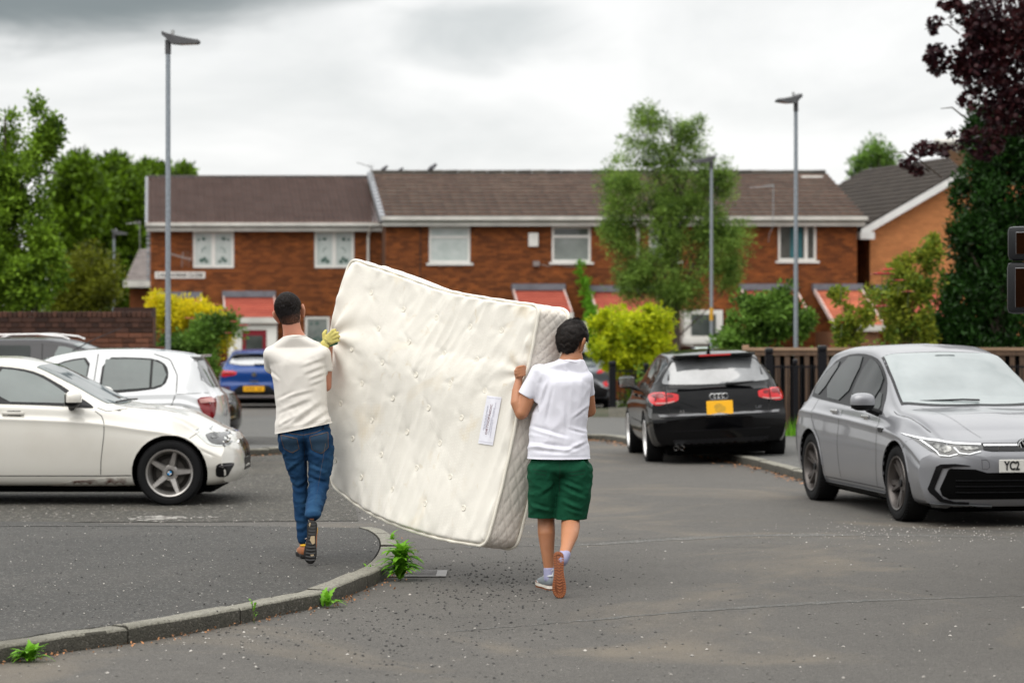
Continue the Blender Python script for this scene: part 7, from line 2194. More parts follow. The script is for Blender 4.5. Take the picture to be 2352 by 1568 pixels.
def mpos(u, v):
    p = mpx(u, v)
    d = 17.22*(1-u)+15.78*u-0.10*math.sin(math.pi*u)*(0.3+v*.7)+.06*(v-.5)
    return W(p[0], p[1], d)
MW, MH = 2.0, 1.52
def mnorm(u, v):
    e = .01
    a = mpos(min(u+e, 1), v)-mpos(max(u-e, 0), v); b = mpos(u, max(v-e, 0))-mpos(u, min(v+e, 1))
    n = a.cross(b).normalized()
    return n if n.y < 0 else -n
# tuft positions read off the photograph
tz = [(463, 300), (634, 342), (799, 387), (963, 405), (338, 397), (497, 465), (665, 519), (834, 552), (210, 497), (366, 566), (534, 628), (708, 670), (876, 705), (255, 670), (411, 744), (592, 793), (759, 842), (153, 768), (297, 854), (470, 912), (640, 968), (127, 1054), (205, 945), (347, 1027), (526, 1093), (700, 1137), (257, 1140), (406, 1200), (580, 1272), (767, 1294), (300, 215)]
def inv(px, py):
    u, v = .5, .5
    for _ in range(25):
        p = mpx(u, v); e = np.array([px, py])-p
        J = np.array([(mpx(u+.01, v)-mpx(u-.01, v))/.02, (mpx(u, v+.01)-mpx(u, v-.01))/.02]).T
        du = np.linalg.solve(J, e); u = min(max(u+du[0], 0), 1); v = min(max(v+du[1], 0), 1)
    return u, v
tufts = [inv(a*.4577+717.7, b*.4577+574) for a, b in tz]
TU = np.array([(u*MW, v*MH) for u, v in tufts])
hold = np.array([0.0, inv(768, 775)[1]*MH])
hold2 = np.array([MW, inv(1200, 856)[1]*MH])
def mheight(s, t):
    d2 = (TU[:, 0]-s)**2+(TU[:, 1]-t)**2
    h = -0.009*np.exp(-d2/(.026**2)).sum()-0.006*np.exp(-d2/(.13**2)).sum()
    # creases radiating from the tufts
    i = int(np.argmin(d2)); dx, dy = s-TU[i, 0], t-TU[i, 1]; rr = math.sqrt(dx*dx+dy*dy); an = math.atan2(dy, dx)
    h += .0014*math.cos(an*5+i*1.7+3*noise.noise(Vector((s*3, t*3, 0))))*math.exp(-((rr-.07)/.06)**2)
    # long soft folds running down the cloth
    q = noise.noise(Vector((s*5.5+t*1.4, t*1.1, 3.1)))
    h += .015*(1-abs(q)*2.2)*(.35+.65*(.5+.5*noise.noise(Vector((s*1.1, t*1.5, 9)))))
    h += .026*noise.noise(Vector((s*1.9, t*2.3, 1.0)))
    q = noise.noise(Vector((s*13+t*5, t*3.2, 5.1))); h += .0030*(1-abs(q)*2.4)
    # pulls gathered towards the gloved hand
    for hp, am in ((hold, .017), (hold2, .006)):
        dx, dy = s-hp[0], t-hp[1]; rr = math.hypot(dx, dy); an = math.atan2(dy, abs(dx)+1e-4)
        h += am*math.cos(an*9+.8*math.sin(rr*7))*math.exp(-(rr/.34)**2)*min(rr/.07, 1)
        h -= .035*math.exp(-(rr/.085)**2)
    return h
ro = .115; NLp = 640
def loop_st(k):
    """rounded rectangle outline, k in 0..1 by arc length"""
    w, hh = MW-2*ro, MH-2*ro; q = math.pi*ro/2; P = 2*w+2*hh+4*q; s = k*P
    for (L_, f) in ((w, lambda x: (ro+x, 0, 0, -1)), (q, lambda x: (MW-ro+ro*math.sin(x/ro), ro-ro*math.cos(x/ro), math.sin(x/ro), -math.cos(x/ro))),
                    (hh, lambda x: (MW, ro+x, 1, 0)), (q, lambda x: (MW-ro+ro*math.cos(x/ro), MH-ro+ro*math.sin(x/ro), math.cos(x/ro), math.sin(x/ro))),
                    (w, lambda x: (MW-ro-x, MH, 0, 1)), (q, lambda x: (ro-ro*math.sin(x/ro), MH-ro+ro*math.cos(x/ro), -math.sin(x/ro), math.cos(x/ro))),
                    (hh, lambda x: (0, MH-ro-x, -1, 0)), (q, lambda x: (ro-ro*math.cos(x/ro), ro-ro*math.sin(x/ro), -math.cos(x/ro), -math.sin(x/ro)))):
        if s <= L_+1e-9: return f(max(s, 0))
        s -= L_
    return (ro, 0, 0, -1)
PER = 2*(MW-2*ro)+2*(MH-2*ro)+2*math.pi*ro
LP = [loop_st(k/NLp) for k in range(NLp)]
TK = 0.215
mtr = empty('mattress', W(960, 1000, 16.4)); mtr.location.z = 0.30
tag(mtr, 'large stained cream tufted mattress carried upright between the two men', 'mattress')
org = mtr.location.copy()
def surf(s, t, h=0.0):
    u, v = s/MW, t/MH
    return mpos(u, v)+mnorm(u, v)*h-org
def sheet_m(front=True):
    V, Fc, UV = [], [], []
    rings = [1.0, .993, .983, .97, .955, .937]+[.937*(1-i/44)**1.0 for i in range(1, 44)]
    cs, ct = MW/2, MH/2
    for r in rings:
        for (s, t, a, b) in LP:
            ss, tt = cs+(s-cs)*r, ct+(t-ct)*r
            e = 1-r
            h = mheight(ss, tt)*min(e/.03, 1)+.020*(1-math.exp(-e/.012))
            e2 = min(abs(ss), abs(MW-ss), abs(tt), abs(MH-tt))
            if e2 < .12: h += .006*math.cos(150*(ss if abs(tt-ct)*MW > abs(ss-cs)*MH else tt)/4+2*noise.noise(Vector((ss*4, tt*4, 0))))*math.exp(-((e2-.03)/.045)**2)
            if front: V.append(surf(ss, tt, h))
            else: V.append(surf(ss, tt, -TK-h*.6))
            UV.append((ss, tt))
    n = NLp
    for i in range(len(rings)-1):
        for k in range(n):
            a, b = i*n+k, i*n+(k+1) % n
            Fc.append((a, b, b+n, a+n) if front else (a, a+n, b+n, b))
    c = len(V); V.append(surf(cs, ct, mheight(cs, ct)+.02 if front else -TK-.02)); UV.append((cs, ct))
    for k in range(n):
        a, b = (len(rings)-1)*n+k, (len(rings)-1)*n+(k+1) % n
        Fc.append((a, b, c) if front else (a, c, b))
    return V, Fc, UV
def with_uv(o, UV):
    me = o.data; uvl = me.uv_layers.new(name='UVMap')
    li = np.zeros(len(me.loops), np.int32); me.loops.foreach_get('vertex_index', li)
    uvl.data.foreach_set('uv', np.array(UV, np.float32)[li].ravel())
V, Fc, UV = sheet_m(True)
o = obj('top_panel', V, Fc, M_MAT, mtr, True); with_uv(o, UV); top_panel = o
V, Fc, UV = sheet_m(False)
o = obj('back_panel', V, Fc, M_MAT, mtr, True); with_uv(o, UV)
V, Fc, UV = [], [], []
NB = 30
for k in range(NLp):
    s, t, a, b = LP[k]; al = k/NLp*PER
    u, v = s/MW, t/MH; n = mnorm(u, v)
    p0 = mpos(u, v)
    eu = (mpos(min(u+.02, 1), v)-mpos(max(u-.02, 0), v)).normalized(); ev = (mpos(u, min(v+.02, 1))-mpos(u, max(v-.02, 0))).normalized()
    outd = (eu*a+ev*b).normalized()
    for j in range(NB+1):
        w = j/NB
        x, y = al/.098, w*TK/.070
        l1 = abs(((x+y) % 1)-.5)*2; l2 = abs(((x-y) % 1)-.5)*2
        q = min(l1, l2)
        hh = .012*math.sin(math.pi*w)+.006*(1-math.exp(-(q/.20)**2))*min(1, w*8, (1-w)*8)+.006*noise.noise(Vector((al*2, w*2, 7)))
        V.append(p0-n*(w*TK)+outd*hh-org); UV.append((al, w*TK))
for k in range(NLp):
    for j in range(NB):
        a, b = k*(NB+1)+j, ((k+1) % NLp)*(NB+1)+j
        Fc.append((a, a+1, b+1, b))
o = obj('side_border', V, Fc, M_MSIDE, mtr, True); with_uv(o, UV); fixn(o.data)
for back in (0, 1):
    pts = []
    for k in range(NLp):
        s, t, a, b = LP[k]; u, v = s/MW, t/MH; n = mnorm(u, v)
        eu = (mpos(min(u+.02, 1), v)-mpos(max(u-.02, 0), v)).normalized(); ev = (mpos(u, min(v+.02, 1))-mpos(u, max(v-.02, 0))).normalized()
        wv = .004*noise.noise(Vector((k*.12, back, 0)))
        pts.append(mpos(u, v)+(eu*a+ev*b)*(.007+wv)-n*(back*TK)+n*(.006 if not back else -.006)-org)
    pts.append(pts[0])
    MB().tube(pts, .0105, 8, cap=False).build('piping', M_PIPE, mtr, True)
for (u, v) in tufts:
    c = surf(u*MW, v*MH, mheight(u*MW, v*MH)+.024); n = mnorm(u, v)
    if not (.02 < u < .98 and .02 < v < .98): continue
    a = Vector((1, 0, 0)); a = (a-n*a.dot(n)).normalized(); b = n.cross(a)
    t = MB(); t.tube([c+(a*math.cos(q*math.pi/7)+b*math.sin(q*math.pi/7))*.0165 for q in range(15)], .0034, 6, cap=False)
    t.add([c+(a*math.cos(q*math.pi/5)+b*math.sin(q*math.pi/5))*.016+n*.001 for q in range(10)], [tuple(range(10))])
    t.build('tuft_button', M_PIPE, mtr, True)
# sewn label
lc = [inv(*p) for p in ((1127, 909), (1161, 913), (1137, 1023), (1103, 1018))]
def lab(x, y, off=.0):
    """x from the bottom to the top of the label, y from its right to its left"""
    bl_, br_, tr_, tl_ = lc[3], lc[2], lc[1], lc[0]
    p = [(1-x)*((1-y)*br_[i]+y*bl_[i])+x*((1-y)*tr_[i]+y*tl_[i]) for i in (0, 1)]
    return surf(p[0]*MW, p[1]*MH, mheight(p[0]*MW, p[1]*MH)+.024+off)
V, Fc = [], []; nx, ny = 22, 9
for i in range(nx+1):
    for j in range(ny+1): V.append(lab(i/nx, j/ny, .0015))
for i in range(nx):
    for j in range(ny): Fc.append((i*(ny+1)+j, (i+1)*(ny+1)+j, (i+1)*(ny+1)+j+1, i*(ny+1)+j+1))
lo = obj('label', V, Fc, mat('satin_label', (0.74, 0.74, 0.80), 0.35, bump=.2, bscale=40), mtr, True)
M_PRN = mat('label_print', (0.22, 0.13, 0.15), 0.7); M_PRN2 = mat('pale_print', (0.42, 0.42, 0.50), 0.7)
def lab_text(txt, x0, x1, y, hgt, m):
    me = text_mesh(txt, 1.0, 0, align='LEFT', bold=.01)
    xs_ = [v.co.x for v in me.vertices]; a, b = min(xs_), max(xs_)
    for v in me.vertices:
        q = lab(x0+(v.co.x-a)/(b-a)*(x1-x0), y+v.co.y*hgt, .004); v.co = q
    o = link('lettering', me, m, lo); return o
lab_text('ORTHOPAEDIC', .19, .81, .56, .20, M_PRN)
for (x0, x1, y, t) in ((.27, .77, .80, .035), (.30, .58, .70, .03), (.20, .52, .40, .02), (.25, .75, .34, .02), (.15, .50, .26, .02), (.55, .85, .28, .02)):
    mb = MB(); r_ = random.Random(int(x0*100+y*10)); x = x0
    while x < x1:
        w_ = r_.uniform(.008, .022)
        mb.add([lab(x, y-t, .004), lab(x+w_, y-t, .004), lab(x+w_, y+t, .004), lab(x, y+t, .004)], [(0, 1, 2, 3)]); x += w_+.012
    mb.build('print_line', M_PRN2, lo)
for x in (.045, .955): 
    mb = MB()
    for j in range(14): mb.add([lab(x-.004, .05+j*.065, .004), lab(x+.004, .05+j*.065, .004), lab(x+.004, .10+j*.065, .004), lab(x-.004, .10+j*.065, .004)], [(0, 1, 2, 3)])
    mb.build('stitching', M_PRN2, lo)
# ================================================================ people
VCAR = False
_ico = None
def ico_pts():
    global _ico
    if _ico is None:
        bm = bmesh.new(); bmesh.ops.create_icosphere(bm, subdivisions=3, radius=1); _ico = [v.co.copy() for v in bm.verts]; bm.free()
    return _ico
def hull(bm, ells, M=None):
    """convex skin round ellipsoids ((centre),(radii)) or ((centre), r)"""
    pts = []
    for c, r in ells:
        if not hasattr(r, '__len__'): r = (r, r, r)
        for p in ico_pts():
            q = Vector((c[0]+p.x*r[0], c[1]+p.y*r[1], c[2]+p.z*r[2]))
            pts.append(M @ q if M is not None else q)
    vs = [bm.verts.new(p) for p in pts]
    res = bmesh.ops.convex_hull(bm, input=vs)
    junk = [e for e in res['geom_interior'] if isinstance(e, bmesh.types.BMVert)]
    bmesh.ops.delete(bm, geom=[v for v in vs if v.is_valid and not v.link_faces], context='VERTS')
def chain(bm, ells, M=None):
    for i in range(len(ells)-1): hull(bm, [ells[i], ells[i+1]], M)
def organic(name, build, m, parent, voxel=0.010, smooth=4, disp=None, clip=None):
    bm = bmesh.new(); build(bm)
    me = bpy.data.meshes.new(name); bm.to_mesh(me); bm.free()
    o = link(name, me, m, parent, True)
    md = o.modifiers.new('r', 'REMESH'); md.mode = 'VOXEL'; md.voxel_size = voxel; md.use_smooth_shade = True
    if smooth:
        s = o.modifiers.new('s', 'SMOOTH'); s.iterations = smooth; s.factor = .5
    apply_mods(o)
    me = o.data
    if disp:
        N = [v.normal.copy() for v in me.vertices]
        for v, n in zip(me.vertices, N):
            v.co += n*disp(v.co, n)
    if clip:
        for v in me.vertices: v.co = clip(v.co)
    me.polygons.foreach_set('use_smooth', [True]*len(me.polygons))
    me.update()
    return o
def ridge(p, s, seed=0.0, k=2.0):
    q = noise.noise(Vector((p.x*s[0]+seed, p.y*s[1]+seed*.7, p.z*s[2]-seed)))
    return 1-min(abs(q)*k, 1)
def fold(p, a, b, w, amp):
    """one soft crease from a to b in the (x,z) plane of the back"""
    ax, az = a; bx, bz = b; dx, dz = bx-ax, bz-az; L2 = dx*dx+dz*dz
    t = ((p.x-ax)*dx+(p.z-az)*dz)/L2; tt = min(max(t, 0), 1)
    qx, qz = ax+dx*tt, az+dz*tt
    sd = ((p.x-ax)*dz-(p.z-az)*dx)/math.sqrt(L2)
    d = math.hypot(p.x-qx, p.z-qz)
    return amp*(math.exp(-((sd-w*.35)/w)**2)-math.exp(-((sd+w*.9)/(w*.8))**2))*math.exp(-(max(d-abs(sd), 0)/w)**2)*math.sin(math.pi*min(max(t*.9+.05, 0), 1))
def skin(name, c, c2): return mat(name, c, .5, sub=.12, col2=c2, vscale=7, bump=.08, bscale=120, bdist=.002)
M_SK1 = skin('pink_skin', (0.42, 0.20, 0.125), (0.47, 0.19, 0.12))
M_SK2 = skin('tanned_skin', (0.40, 0.175, 0.085), (0.44, 0.20, 0.11))
M_HAIR = mat('black_hair', (0.009, 0.007, 0.006), .55, spec=.25, col2=(0.016, 0.011, 0.009), vscale=60)
def cloth(name, c, c2, b=.35, bs=220, var=5): return mat(name, c, .85, col2=c2, vscale=var, bump=b, bscale=bs, bdist=.0015, sheen=(0 if c[1] < .3 else .15), spec=(.15 if c[1] < .3 else .4), vlo=.3, vhi=.75)
M_TEE1 = cloth('cream_cotton', (0.64, 0.61, 0.565), (0.60, 0.57, 0.525))
M_TEE2 = cloth('white_cotton', (0.67, 0.67, 0.735), (0.64, 0.635, 0.70))
M_JEAN = mat('blue_denim', (0.009, 0.036, 0.090), .9, spec=.15, col2=(0.024, 0.072, 0.145), vscale=9, bump=.4, bscale=300, bdist=.0015, detail=6, vlo=.45, vhi=.75)
M_SHORT = cloth('dark_green_cotton', (0.005, 0.052, 0.026), (0.007, 0.070, 0.034), var=9)
M_STITCH = mat('brown_stitching', (0.14, 0.075, 0.03), .8)
M_LEATH = mat('leather_patch', (0.50, 0.24, 0.07), .6)
M_GUM = mat('gum_sole', (0.22, 0.070, 0.024), .6, col2=(0.15, 0.045, 0.018), vscale=30)
M_BSOLE = mat('black_sole', (0.006, 0.006, 0.006), .6, spec=.25, col2=(0.016, .015, .014), vscale=30)
M_EYE = mat('eye_white', (0.7, 0.68, 0.65), .2)
M_LIP = mat('lips', (0.42, 0.12, 0.09), .5)
def head_geo(bm, M):
    hull(bm, [((0, -.016, .022), (.075, .092, .095))], M); hull(bm, [((0, -.02, .0), (.07, .086, .06)), ((0, -.022, -.05), (.058, .066, .045))], M)
    hull(bm, [((0, .02, -.02), (.066, .072, .075)), ((0, .060, -.098), (.026, .020, .020))], M)
    hull(bm, [((0, .085, .012), (.010, .010, .010)), ((0, .108, -.030), (.014, .012, .011))], M)
    hull(bm, [((-.032, .072, .022), .014), ((.032, .072, .022), .014)], M)
    hull(bm, [((-.018, .086, -.062), (.010, .007, .007)), ((.018, .086, -.062), (.010, .007, .007))], M)
    for s in (-1, 1):
        hull(bm, [((s*.078, -.004, .006), (.010, .017, .026)), ((s*.104, -.026, .012), (.008, .017, .029)), ((s*.086, -.006, -.042), (.009, .012, .014))], M)
def head_extra(root, M):
    for s in (-1, 1):
        bm = bmesh.new(); bmesh.ops.create_uvsphere(bm, u_segments=12, v_segments=8, radius=.013, matrix=M @ Matrix.Translation((s*.030, .077, .004)))
        me = bpy.data.meshes.new('eye'); bm.to_mesh(me); bm.free(); link('eye', me, M_EYE, root, True)
    bm = bmesh.new(); hull(bm, [((-.017, .094, -.063), (.006, .003, .004)), ((.017, .094, -.063), (.006, .003, .004))], M)
    me = bpy.data.meshes.new('mouth'); bm.to_mesh(me); bm.free(); link('mouth', me, M_LIP, root, True)
def hair(root, M, keep, grow, m, strands, length, seed, comb, lift=.3):
    """hair cap over the skull cut along the hairline, covered in fine strands"""
    bm = bmesh.new()
    bmesh.ops.create_icosphere(bm, subdivisions=6, radius=1)
    rm = []
    for v in bm.verts:
        p = v.co; base = Vector((p.x*.0765, p.y*.0935-.016, p.z*.111+.0085))
        g_ = grow(base); n = Vector((p.x, p.y, p.z))
        v.co = base+n*g_
        if not keep(base): rm.append(v)
    bmesh.ops.delete(bm, geom=rm, context='VERTS')
    for e in [e for e in bm.edges if e.is_boundary]:
        pass
    ext = bmesh.ops.extrude_edge_only(bm, edges=[e for e in bm.edges if e.is_boundary])
    for v in [q for q in ext['geom'] if isinstance(q, bmesh.types.BMVert)]:
        c = Vector((0, -.016, .022)); v.co = c+(v.co-c)*.90
    bmesh.ops.recalc_face_normals(bm, faces=bm.faces[:])
    bm.transform(Matrix.Identity(4))
    me = bpy.data.meshes.new('hair'); bm.to_mesh(me)
    o = link('hair', me, m, root, True); o.matrix_local = M
    g = random.Random(seed); fl = [f for f in bm.faces if f.calc_area() > 1e-8]
    mb_v, mb_f = [], []
    for i in range(strands):
        f = fl[g.randrange(len(fl))]; c = f.calc_center_median(); n = f.normal
        d = comb(c, n, g)
        L = length(c)*g.uniform(.6, 1.25)
        if L < .003: continue
        d = (d-n*d.dot(n)+n*lift).normalized(); sd = n.cross(d).normalized()*.0016
        k = len(mb_v); e = c+d*L; mid = c+d*L*.5+n*L*.16
        mb_v += [c-sd, c+sd, mid+sd*.9, mid-sd*.9, e]; mb_f += [(k, k+1, k+2, k+3), (k+3, k+2, k+4)]
    bm.free()
    if mb_v:
        s = obj('hair_strands', mb_v, mb_f, M_HAIR, o); kind(s, 'stuff')
    return o
SOLE = [(0, .005), (.004, .022), (.02, .033), (.06, .034), (.11, .029), (.16, .036), (.20, .044), (.235, .046), (.265, .036), (.284, .018), (.288, -.002), (.282, -.020), (.262, -.034), (.23, -.040), (.19, -.037), (.14, -.028), (.10, -.027), (.05, -.032), (.018, -.030), (.004, -.016)]
def shoe(root, M, style, flip=1):
    """shoe: sole with its tread > upper, collar; x heel to toe, z up"""
    P = [(a, b*flip) for a, b in SOLE]
    if flip < 0: P = P[::-1]
    P = [(p.x, p.y) for p in chaikin(P, 1)]
    soleM = M_GUM if style == 'gum' else M_BSOLE
    sh = empty('shoe'); sh.parent = root; sh.matrix_local = M
    bm = bmesh.new()
    n = len(P)
    def bend(x): return max(0, x-.19)**2*1.6
    lay = []
    for (z, sc) in ((0.0, .97), (.006, 1.03), (.024, 1.03), (.026, .96)):
        lay.append([bm.verts.new(((a-.145)*sc+.145, b*sc, z+bend(a))) for a, b in P])
    for i in range(3):
        for k in range(n): bm.faces.new((lay[i][k], lay[i][(k+1) % n], lay[i+1][(k+1) % n], lay[i+1][k]))
    c0 = [bm.verts.new((a, 0, bend(a))) for a in (.03, .09, .15, .21, .26)]
    bm.faces.new(list(reversed(lay[0]))); bm.faces.new(lay[3])
    for v in c0: bm.verts.remove(v)
    bmesh.ops.recalc_face_normals(bm, faces=bm.faces[:])
    me = bpy.data.meshes.new('sole'); bm.to_mesh(me); bm.free()
    midM = mat('white_midsole', (0.66, 0.62, 0.55), .6) if style == 'gum' else mat('tan_midsole', (0.30, 0.23, 0.16), .7)
    so = link('sole', me, soleM if style != 'gum2' else midM, sh, False); autosmooth(so, 40)
    if style == 'gum':
        ms = MB(); 
        V = [((a-.145)*1.035+.145, b*1.04, .008+bend(a)) for a, b in P]+[((a-.145)*1.03+.145, b*1.03, .027+bend(a)) for a, b in P]
        ms.add(V, [(k, (k+1) % n, n+(k+1) % n, n+k) for k in range(n)]); ms.build('midsole', midM, sh, True)
        tr = MB()
        A = arcs([Vector((a, b, 0)) for a, b in P+[P[0]]]); pl = [Vector((a, b, 0)) for a, b in P+[P[0]]]
        nb_ = 44
        for i in range(nb_):
            q = A[-1]*i/nb_; p = at_arc(pl, A, q); t = (at_arc(pl, A, q+.003)-at_arc(pl, A, q-.003)).normalized(); nn = Vector((-t.y, t.x, 0))*(1 if flip > 0 else -1)
            cin = Vector((.145, 0, 0))
            inn = (cin-p); inn = nn if nn.dot(Vector((p.x, 0, 0))-p) >= 0 else -nn
            c = p+inn*.007; Mr = Matrix((( t.x, inn.x, 0, 0), (t.y, inn.y, 0, 0), (0, 0, 1, 0), (0, 0, 0, 1)))
            tr.box((c.x, c.y, -.002+bend(c.x)), (.0082, .016, .008), Mr)
        for i in range(13):
            x = .035+i*.019; w = .011+.008*math.sin(min(max((x-.10)/.16, 0), 1)*math.pi)
            for s in (-1, 1):
                tr.add([(x, 0, -.0045+bend(x)), (x+.008, 0, -.0045+bend(x)), (x-.002, s*w, -.0045+bend(x)), (x-.010, s*w, -.0045+bend(x)), (x, 0, .001+bend(x)), (x+.008, 0, .001+bend(x)), (x-.002, s*w, .001+bend(x)), (x-.010, s*w, .001+bend(x))],
                       [(0, 1, 2, 3), (0, 4, 5, 1), (1, 5, 6, 2), (2, 6, 7, 3), (3, 7, 4, 0)])
        tr.build('tread', mat('gum_tread', (0.30, 0.095, 0.030), .55), so)
        up1, up2, col = mat('grey_suede', (0.20, 0.225, 0.24), .8), mat('pale_mesh', (0.48, 0.50, 0.52), .8), mat('shoe_lining', (0.60, 0.58, 0.56), .8)
    else:
        tr = MB()
        for i in range(12):
            x = .02+i*.022
            w = .024+.008*(x > .16)
            tr.add([(x, -w, -.003+bend(x)), (x+.010, -w, -.003+bend(x)), (x+.014, 0, -.003+bend(x)), (x+.010, w, -.003+bend(x)), (x, w, -.003+bend(x)), (x+.004, 0, -.003+bend(x))], [(0, 1, 2, 5), (5, 2, 3, 4)])
        tr.build('tread', mat('black_tread', (0.009, 0.009, 0.009), .4), so)
        pa = MB(); pa.prism([(.105, -.022*flip), (.155, -.026*flip), (.165, -.010*flip), (.135, .010*flip), (.108, .004*flip)], -.006, -.003, axes=(0, 1, 2))
        pa.build('arch_plate', mat('beige_rubber', (0.30, 0.225, 0.13), .6), so)
        pa = MB(); pa.prism([(.235+.012*math.cos(k*.7854), -.012*flip+.012*math.sin(k*.7854)) for k in range(8)], .002, .006, axes=(0, 1, 2)); pa.build('sole_stud', mat('beige_rubber', (0.30, 0.225, 0.13), .6), so)
        pa = MB(); pa.prism([(.012, .018*flip), (.03, .024*flip), (.045, .016*flip), (.02, .010*flip)], -.006, -.003, axes=(0, 1, 2)); pa.build('sole_logo', mat('beige_rubber', (0.30, 0.225, 0.13), .6), so)
        up1, up2, col = mat('brown_leather', (0.33, 0.12, 0.045), .6), mat('tan_suede', (0.36, 0.28, 0.20), .8), mat('yellow_trim', (0.70, 0.38, 0.02), .6)
    f = flip
    organic('upper', lambda bm: (chain(bm, [((.045, 0, .055), (.040, .031, .045)), ((.10, 0, .05), (.05, .034, .045)), ((.17, .003*f, .042), (.05, .040, .034)), ((.235, .004*f, .036+.004), (.042, .038, .020))])), up1, sh, .007, 3)
    organic('collar', lambda bm: (hull(bm, [((.050, 0, .088), (.046, .035, .012)), ((.095, 0, .083), (.03, .030, .012))])), up2 if style == 'gum' else col, sh, .006, 2)
    organic('toe_cap', lambda bm: (hull(bm, [((.215, .003*f, .032), (.03, .0415, .018)), ((.25, .002*f, .034), (.032, .034, .016))])), up2, sh, .006, 3)
    lc_ = MB()
    for i in range(5):
        x = .115+i*.018; z = .098-i*.0085
        lc_.tube([(x, -.018, z-.004), (x+.004, 0, z+.001), (x, .018, z-.004)], .0028, 5)
    lc_.tube([(.11, .01*f, .10), (.10, .035*f, .095), (.112, .05*f, .08)], .0025, 5); lc_.tube([(.11, .01*f, .10), (.12, .036*f, .10), (.14, .045*f, .092)], .0025, 5)
    lc_.build('laces', mat('laces_white', (0.65, 0.63, 0.58), .8), sh, True)
    return sh
def orient(heel, toe, up, back=0.0):
    x = (Vector(toe)-Vector(heel)).normalized(); z = Vector(up); z = (z-x*z.dot(x)).normalized(); y = z.cross(x)
    return Matrix(((x.x, y.x, z.x, heel[0]), (x.y, y.y, z.y, heel[1]), (x.z, y.z, z.z, heel[2]), (0, 0, 0, 1)))
def bvh_of(o):
    bm = bmesh.new(); bm.from_mesh(o.data); b = BVHTree.FromBMesh(bm); bm.free(); return b

# ---------------------------------------------------------------- man in jeans
p1 = empty('person', (-1.447, 16.88, KH-.003))
tag(p1, 'man in cream t-shirt and blue jeans walking away, one gloved hand on the mattress', 'person')
H1 = Matrix.Scale(1.0, 4) @ Matrix.Translation((-.112, .075, 1.715)) @ Matrix.Rotation(R(-14), 4, 'Y') @ Matrix.Rotation(R(6), 4, 'X') @ Matrix.Rotation(R(-4), 4, 'Z') @ Matrix.Scale(1.05, 4)
def body1(bm):
    head_geo(bm, H1)
    chain(bm, [((-.105, .055, 1.66), (.062, .062, .04)), ((-.090, .048, 1.585), (.067, .060, .035)), ((-.074, .045, 1.545), (.084, .056, .02)), ((-.070, .045, 1.52), (.098, .052, .025))])
    hull(bm, [((-.19, .035, 1.415), .045), ((.08, .04, 1.415), .045), ((-.055, .03, 1.34), (.15, .10, .10))])
    hull(bm, [((-.065, .045, 1.48), (.07, .045, .03)), ((-.15, .04, 1.435), .035), ((.04, .045, 1.435), .035)])
    chain(bm, [((-.055, .03, 1.33), (.155, .10, .10)), ((-.02, .01, 1.08), (.135, .09, .08)), ((0, 0, .92), (.13, .085, .09))])
    chain(bm, [((.115, .045, 1.43), .052), ((.140, .10, 1.20), .040), ((.142, .20, 1.36), .036), ((.158, .16, 1.48), .027)])
    chain(bm, [((-.215, .04, 1.42), .052), ((-.175, .20, 1.21), .040), ((-.08, .34, 1.14), .033), ((.02, .40, 1.14), .027)])
    # left hand under the mattress edge: palm, fingers, thumb
    hull(bm, [((.03, .405, 1.14), (.025, .014, .035)), ((.08, .42, 1.14), (.02, .014, .04))])
    for i, (dz, L) in enumerate(((.033, .065), (.011, .075), (-.011, .07), (-.032, .055))):
        chain(bm, [((.09, .42, 1.14+dz), .010), ((.09+L*.6, .41, 1.14+dz), .009), ((.09+L*.8, .385, 1.14+dz), .008)])
    chain(bm, [((.04, .40, 1.175), .012), ((.075, .385, 1.20), .011), ((.10, .375, 1.205), .010)])
    chain(bm, [((-.085, 0, .85), (.07, .07, .08)), ((-.045, .07, .50), (.035, .035, .05)), ((-.036, .055, .36), (.032, .034, .05)), ((-.014, .04, .10), .028)])
    chain(bm, [((.09, 0, .85), (.07, .07, .08)), ((.095, 0, .50), (.04, .04, .05)), ((.09, -.17, .41), (.035, .038, .04)), ((.086, -.40, .325), .028)])
body = organic('body', body1, M_SK1, p1, .0068, 3)
head_extra(p1, H1)
hm = bpy.data.materials.new('faded_hair'); hm.use_nodes = True
N_, L_ = hm.node_tree.nodes, hm.node_tree.links
b_ = N_['Principled BSDF']; b_.inputs['Roughness'].default_value = .6; b_.inputs['Specular IOR Level'].default_value = .2
tc_ = N_.new('ShaderNodeTexCoord'); sx_ = N_.new('ShaderNodeSeparateXYZ'); L_.new(tc_.outputs['Object'], sx_.inputs[0])
nz_ = N_.new('ShaderNodeTexNoise'); nz_.inputs['Scale'].default_value = 90; L_.new(tc_.outputs['Object'], nz_.inputs['Vector'])
ma_ = N_.new('ShaderNodeMath'); ma_.operation = 'MULTIPLY_ADD'; L_.new(nz_.outputs[0], ma_.inputs[0]); ma_.inputs[1].default_value = .04; L_.new(sx_.outputs[2], ma_.inputs[2])
mr_ = N_.new('ShaderNodeMapRange'); L_.new(ma_.outputs[0], mr_.inputs[0]); mr_.inputs[1].default_value = -.085; mr_.inputs[2].default_value = .02
mx_ = N_.new('ShaderNodeMix'); mx_.data_type = 'RGBA'; L_.new(mr_.outputs[0], mx_.inputs[0]); mx_.inputs[6].default_value = (.30, .135, .085, 1); mx_.inputs[7].default_value = (.013, .011, .012, 1)
L_.new(mx_.outputs[2], b_.inputs['Base Color'])
def keep1(p):
    if p.y > .045: return p.z > .058
    if abs(p.x) > .052 and p.y > -.045: return p.z > .005+max(0, p.y)*1.1
    return p.z > -.100
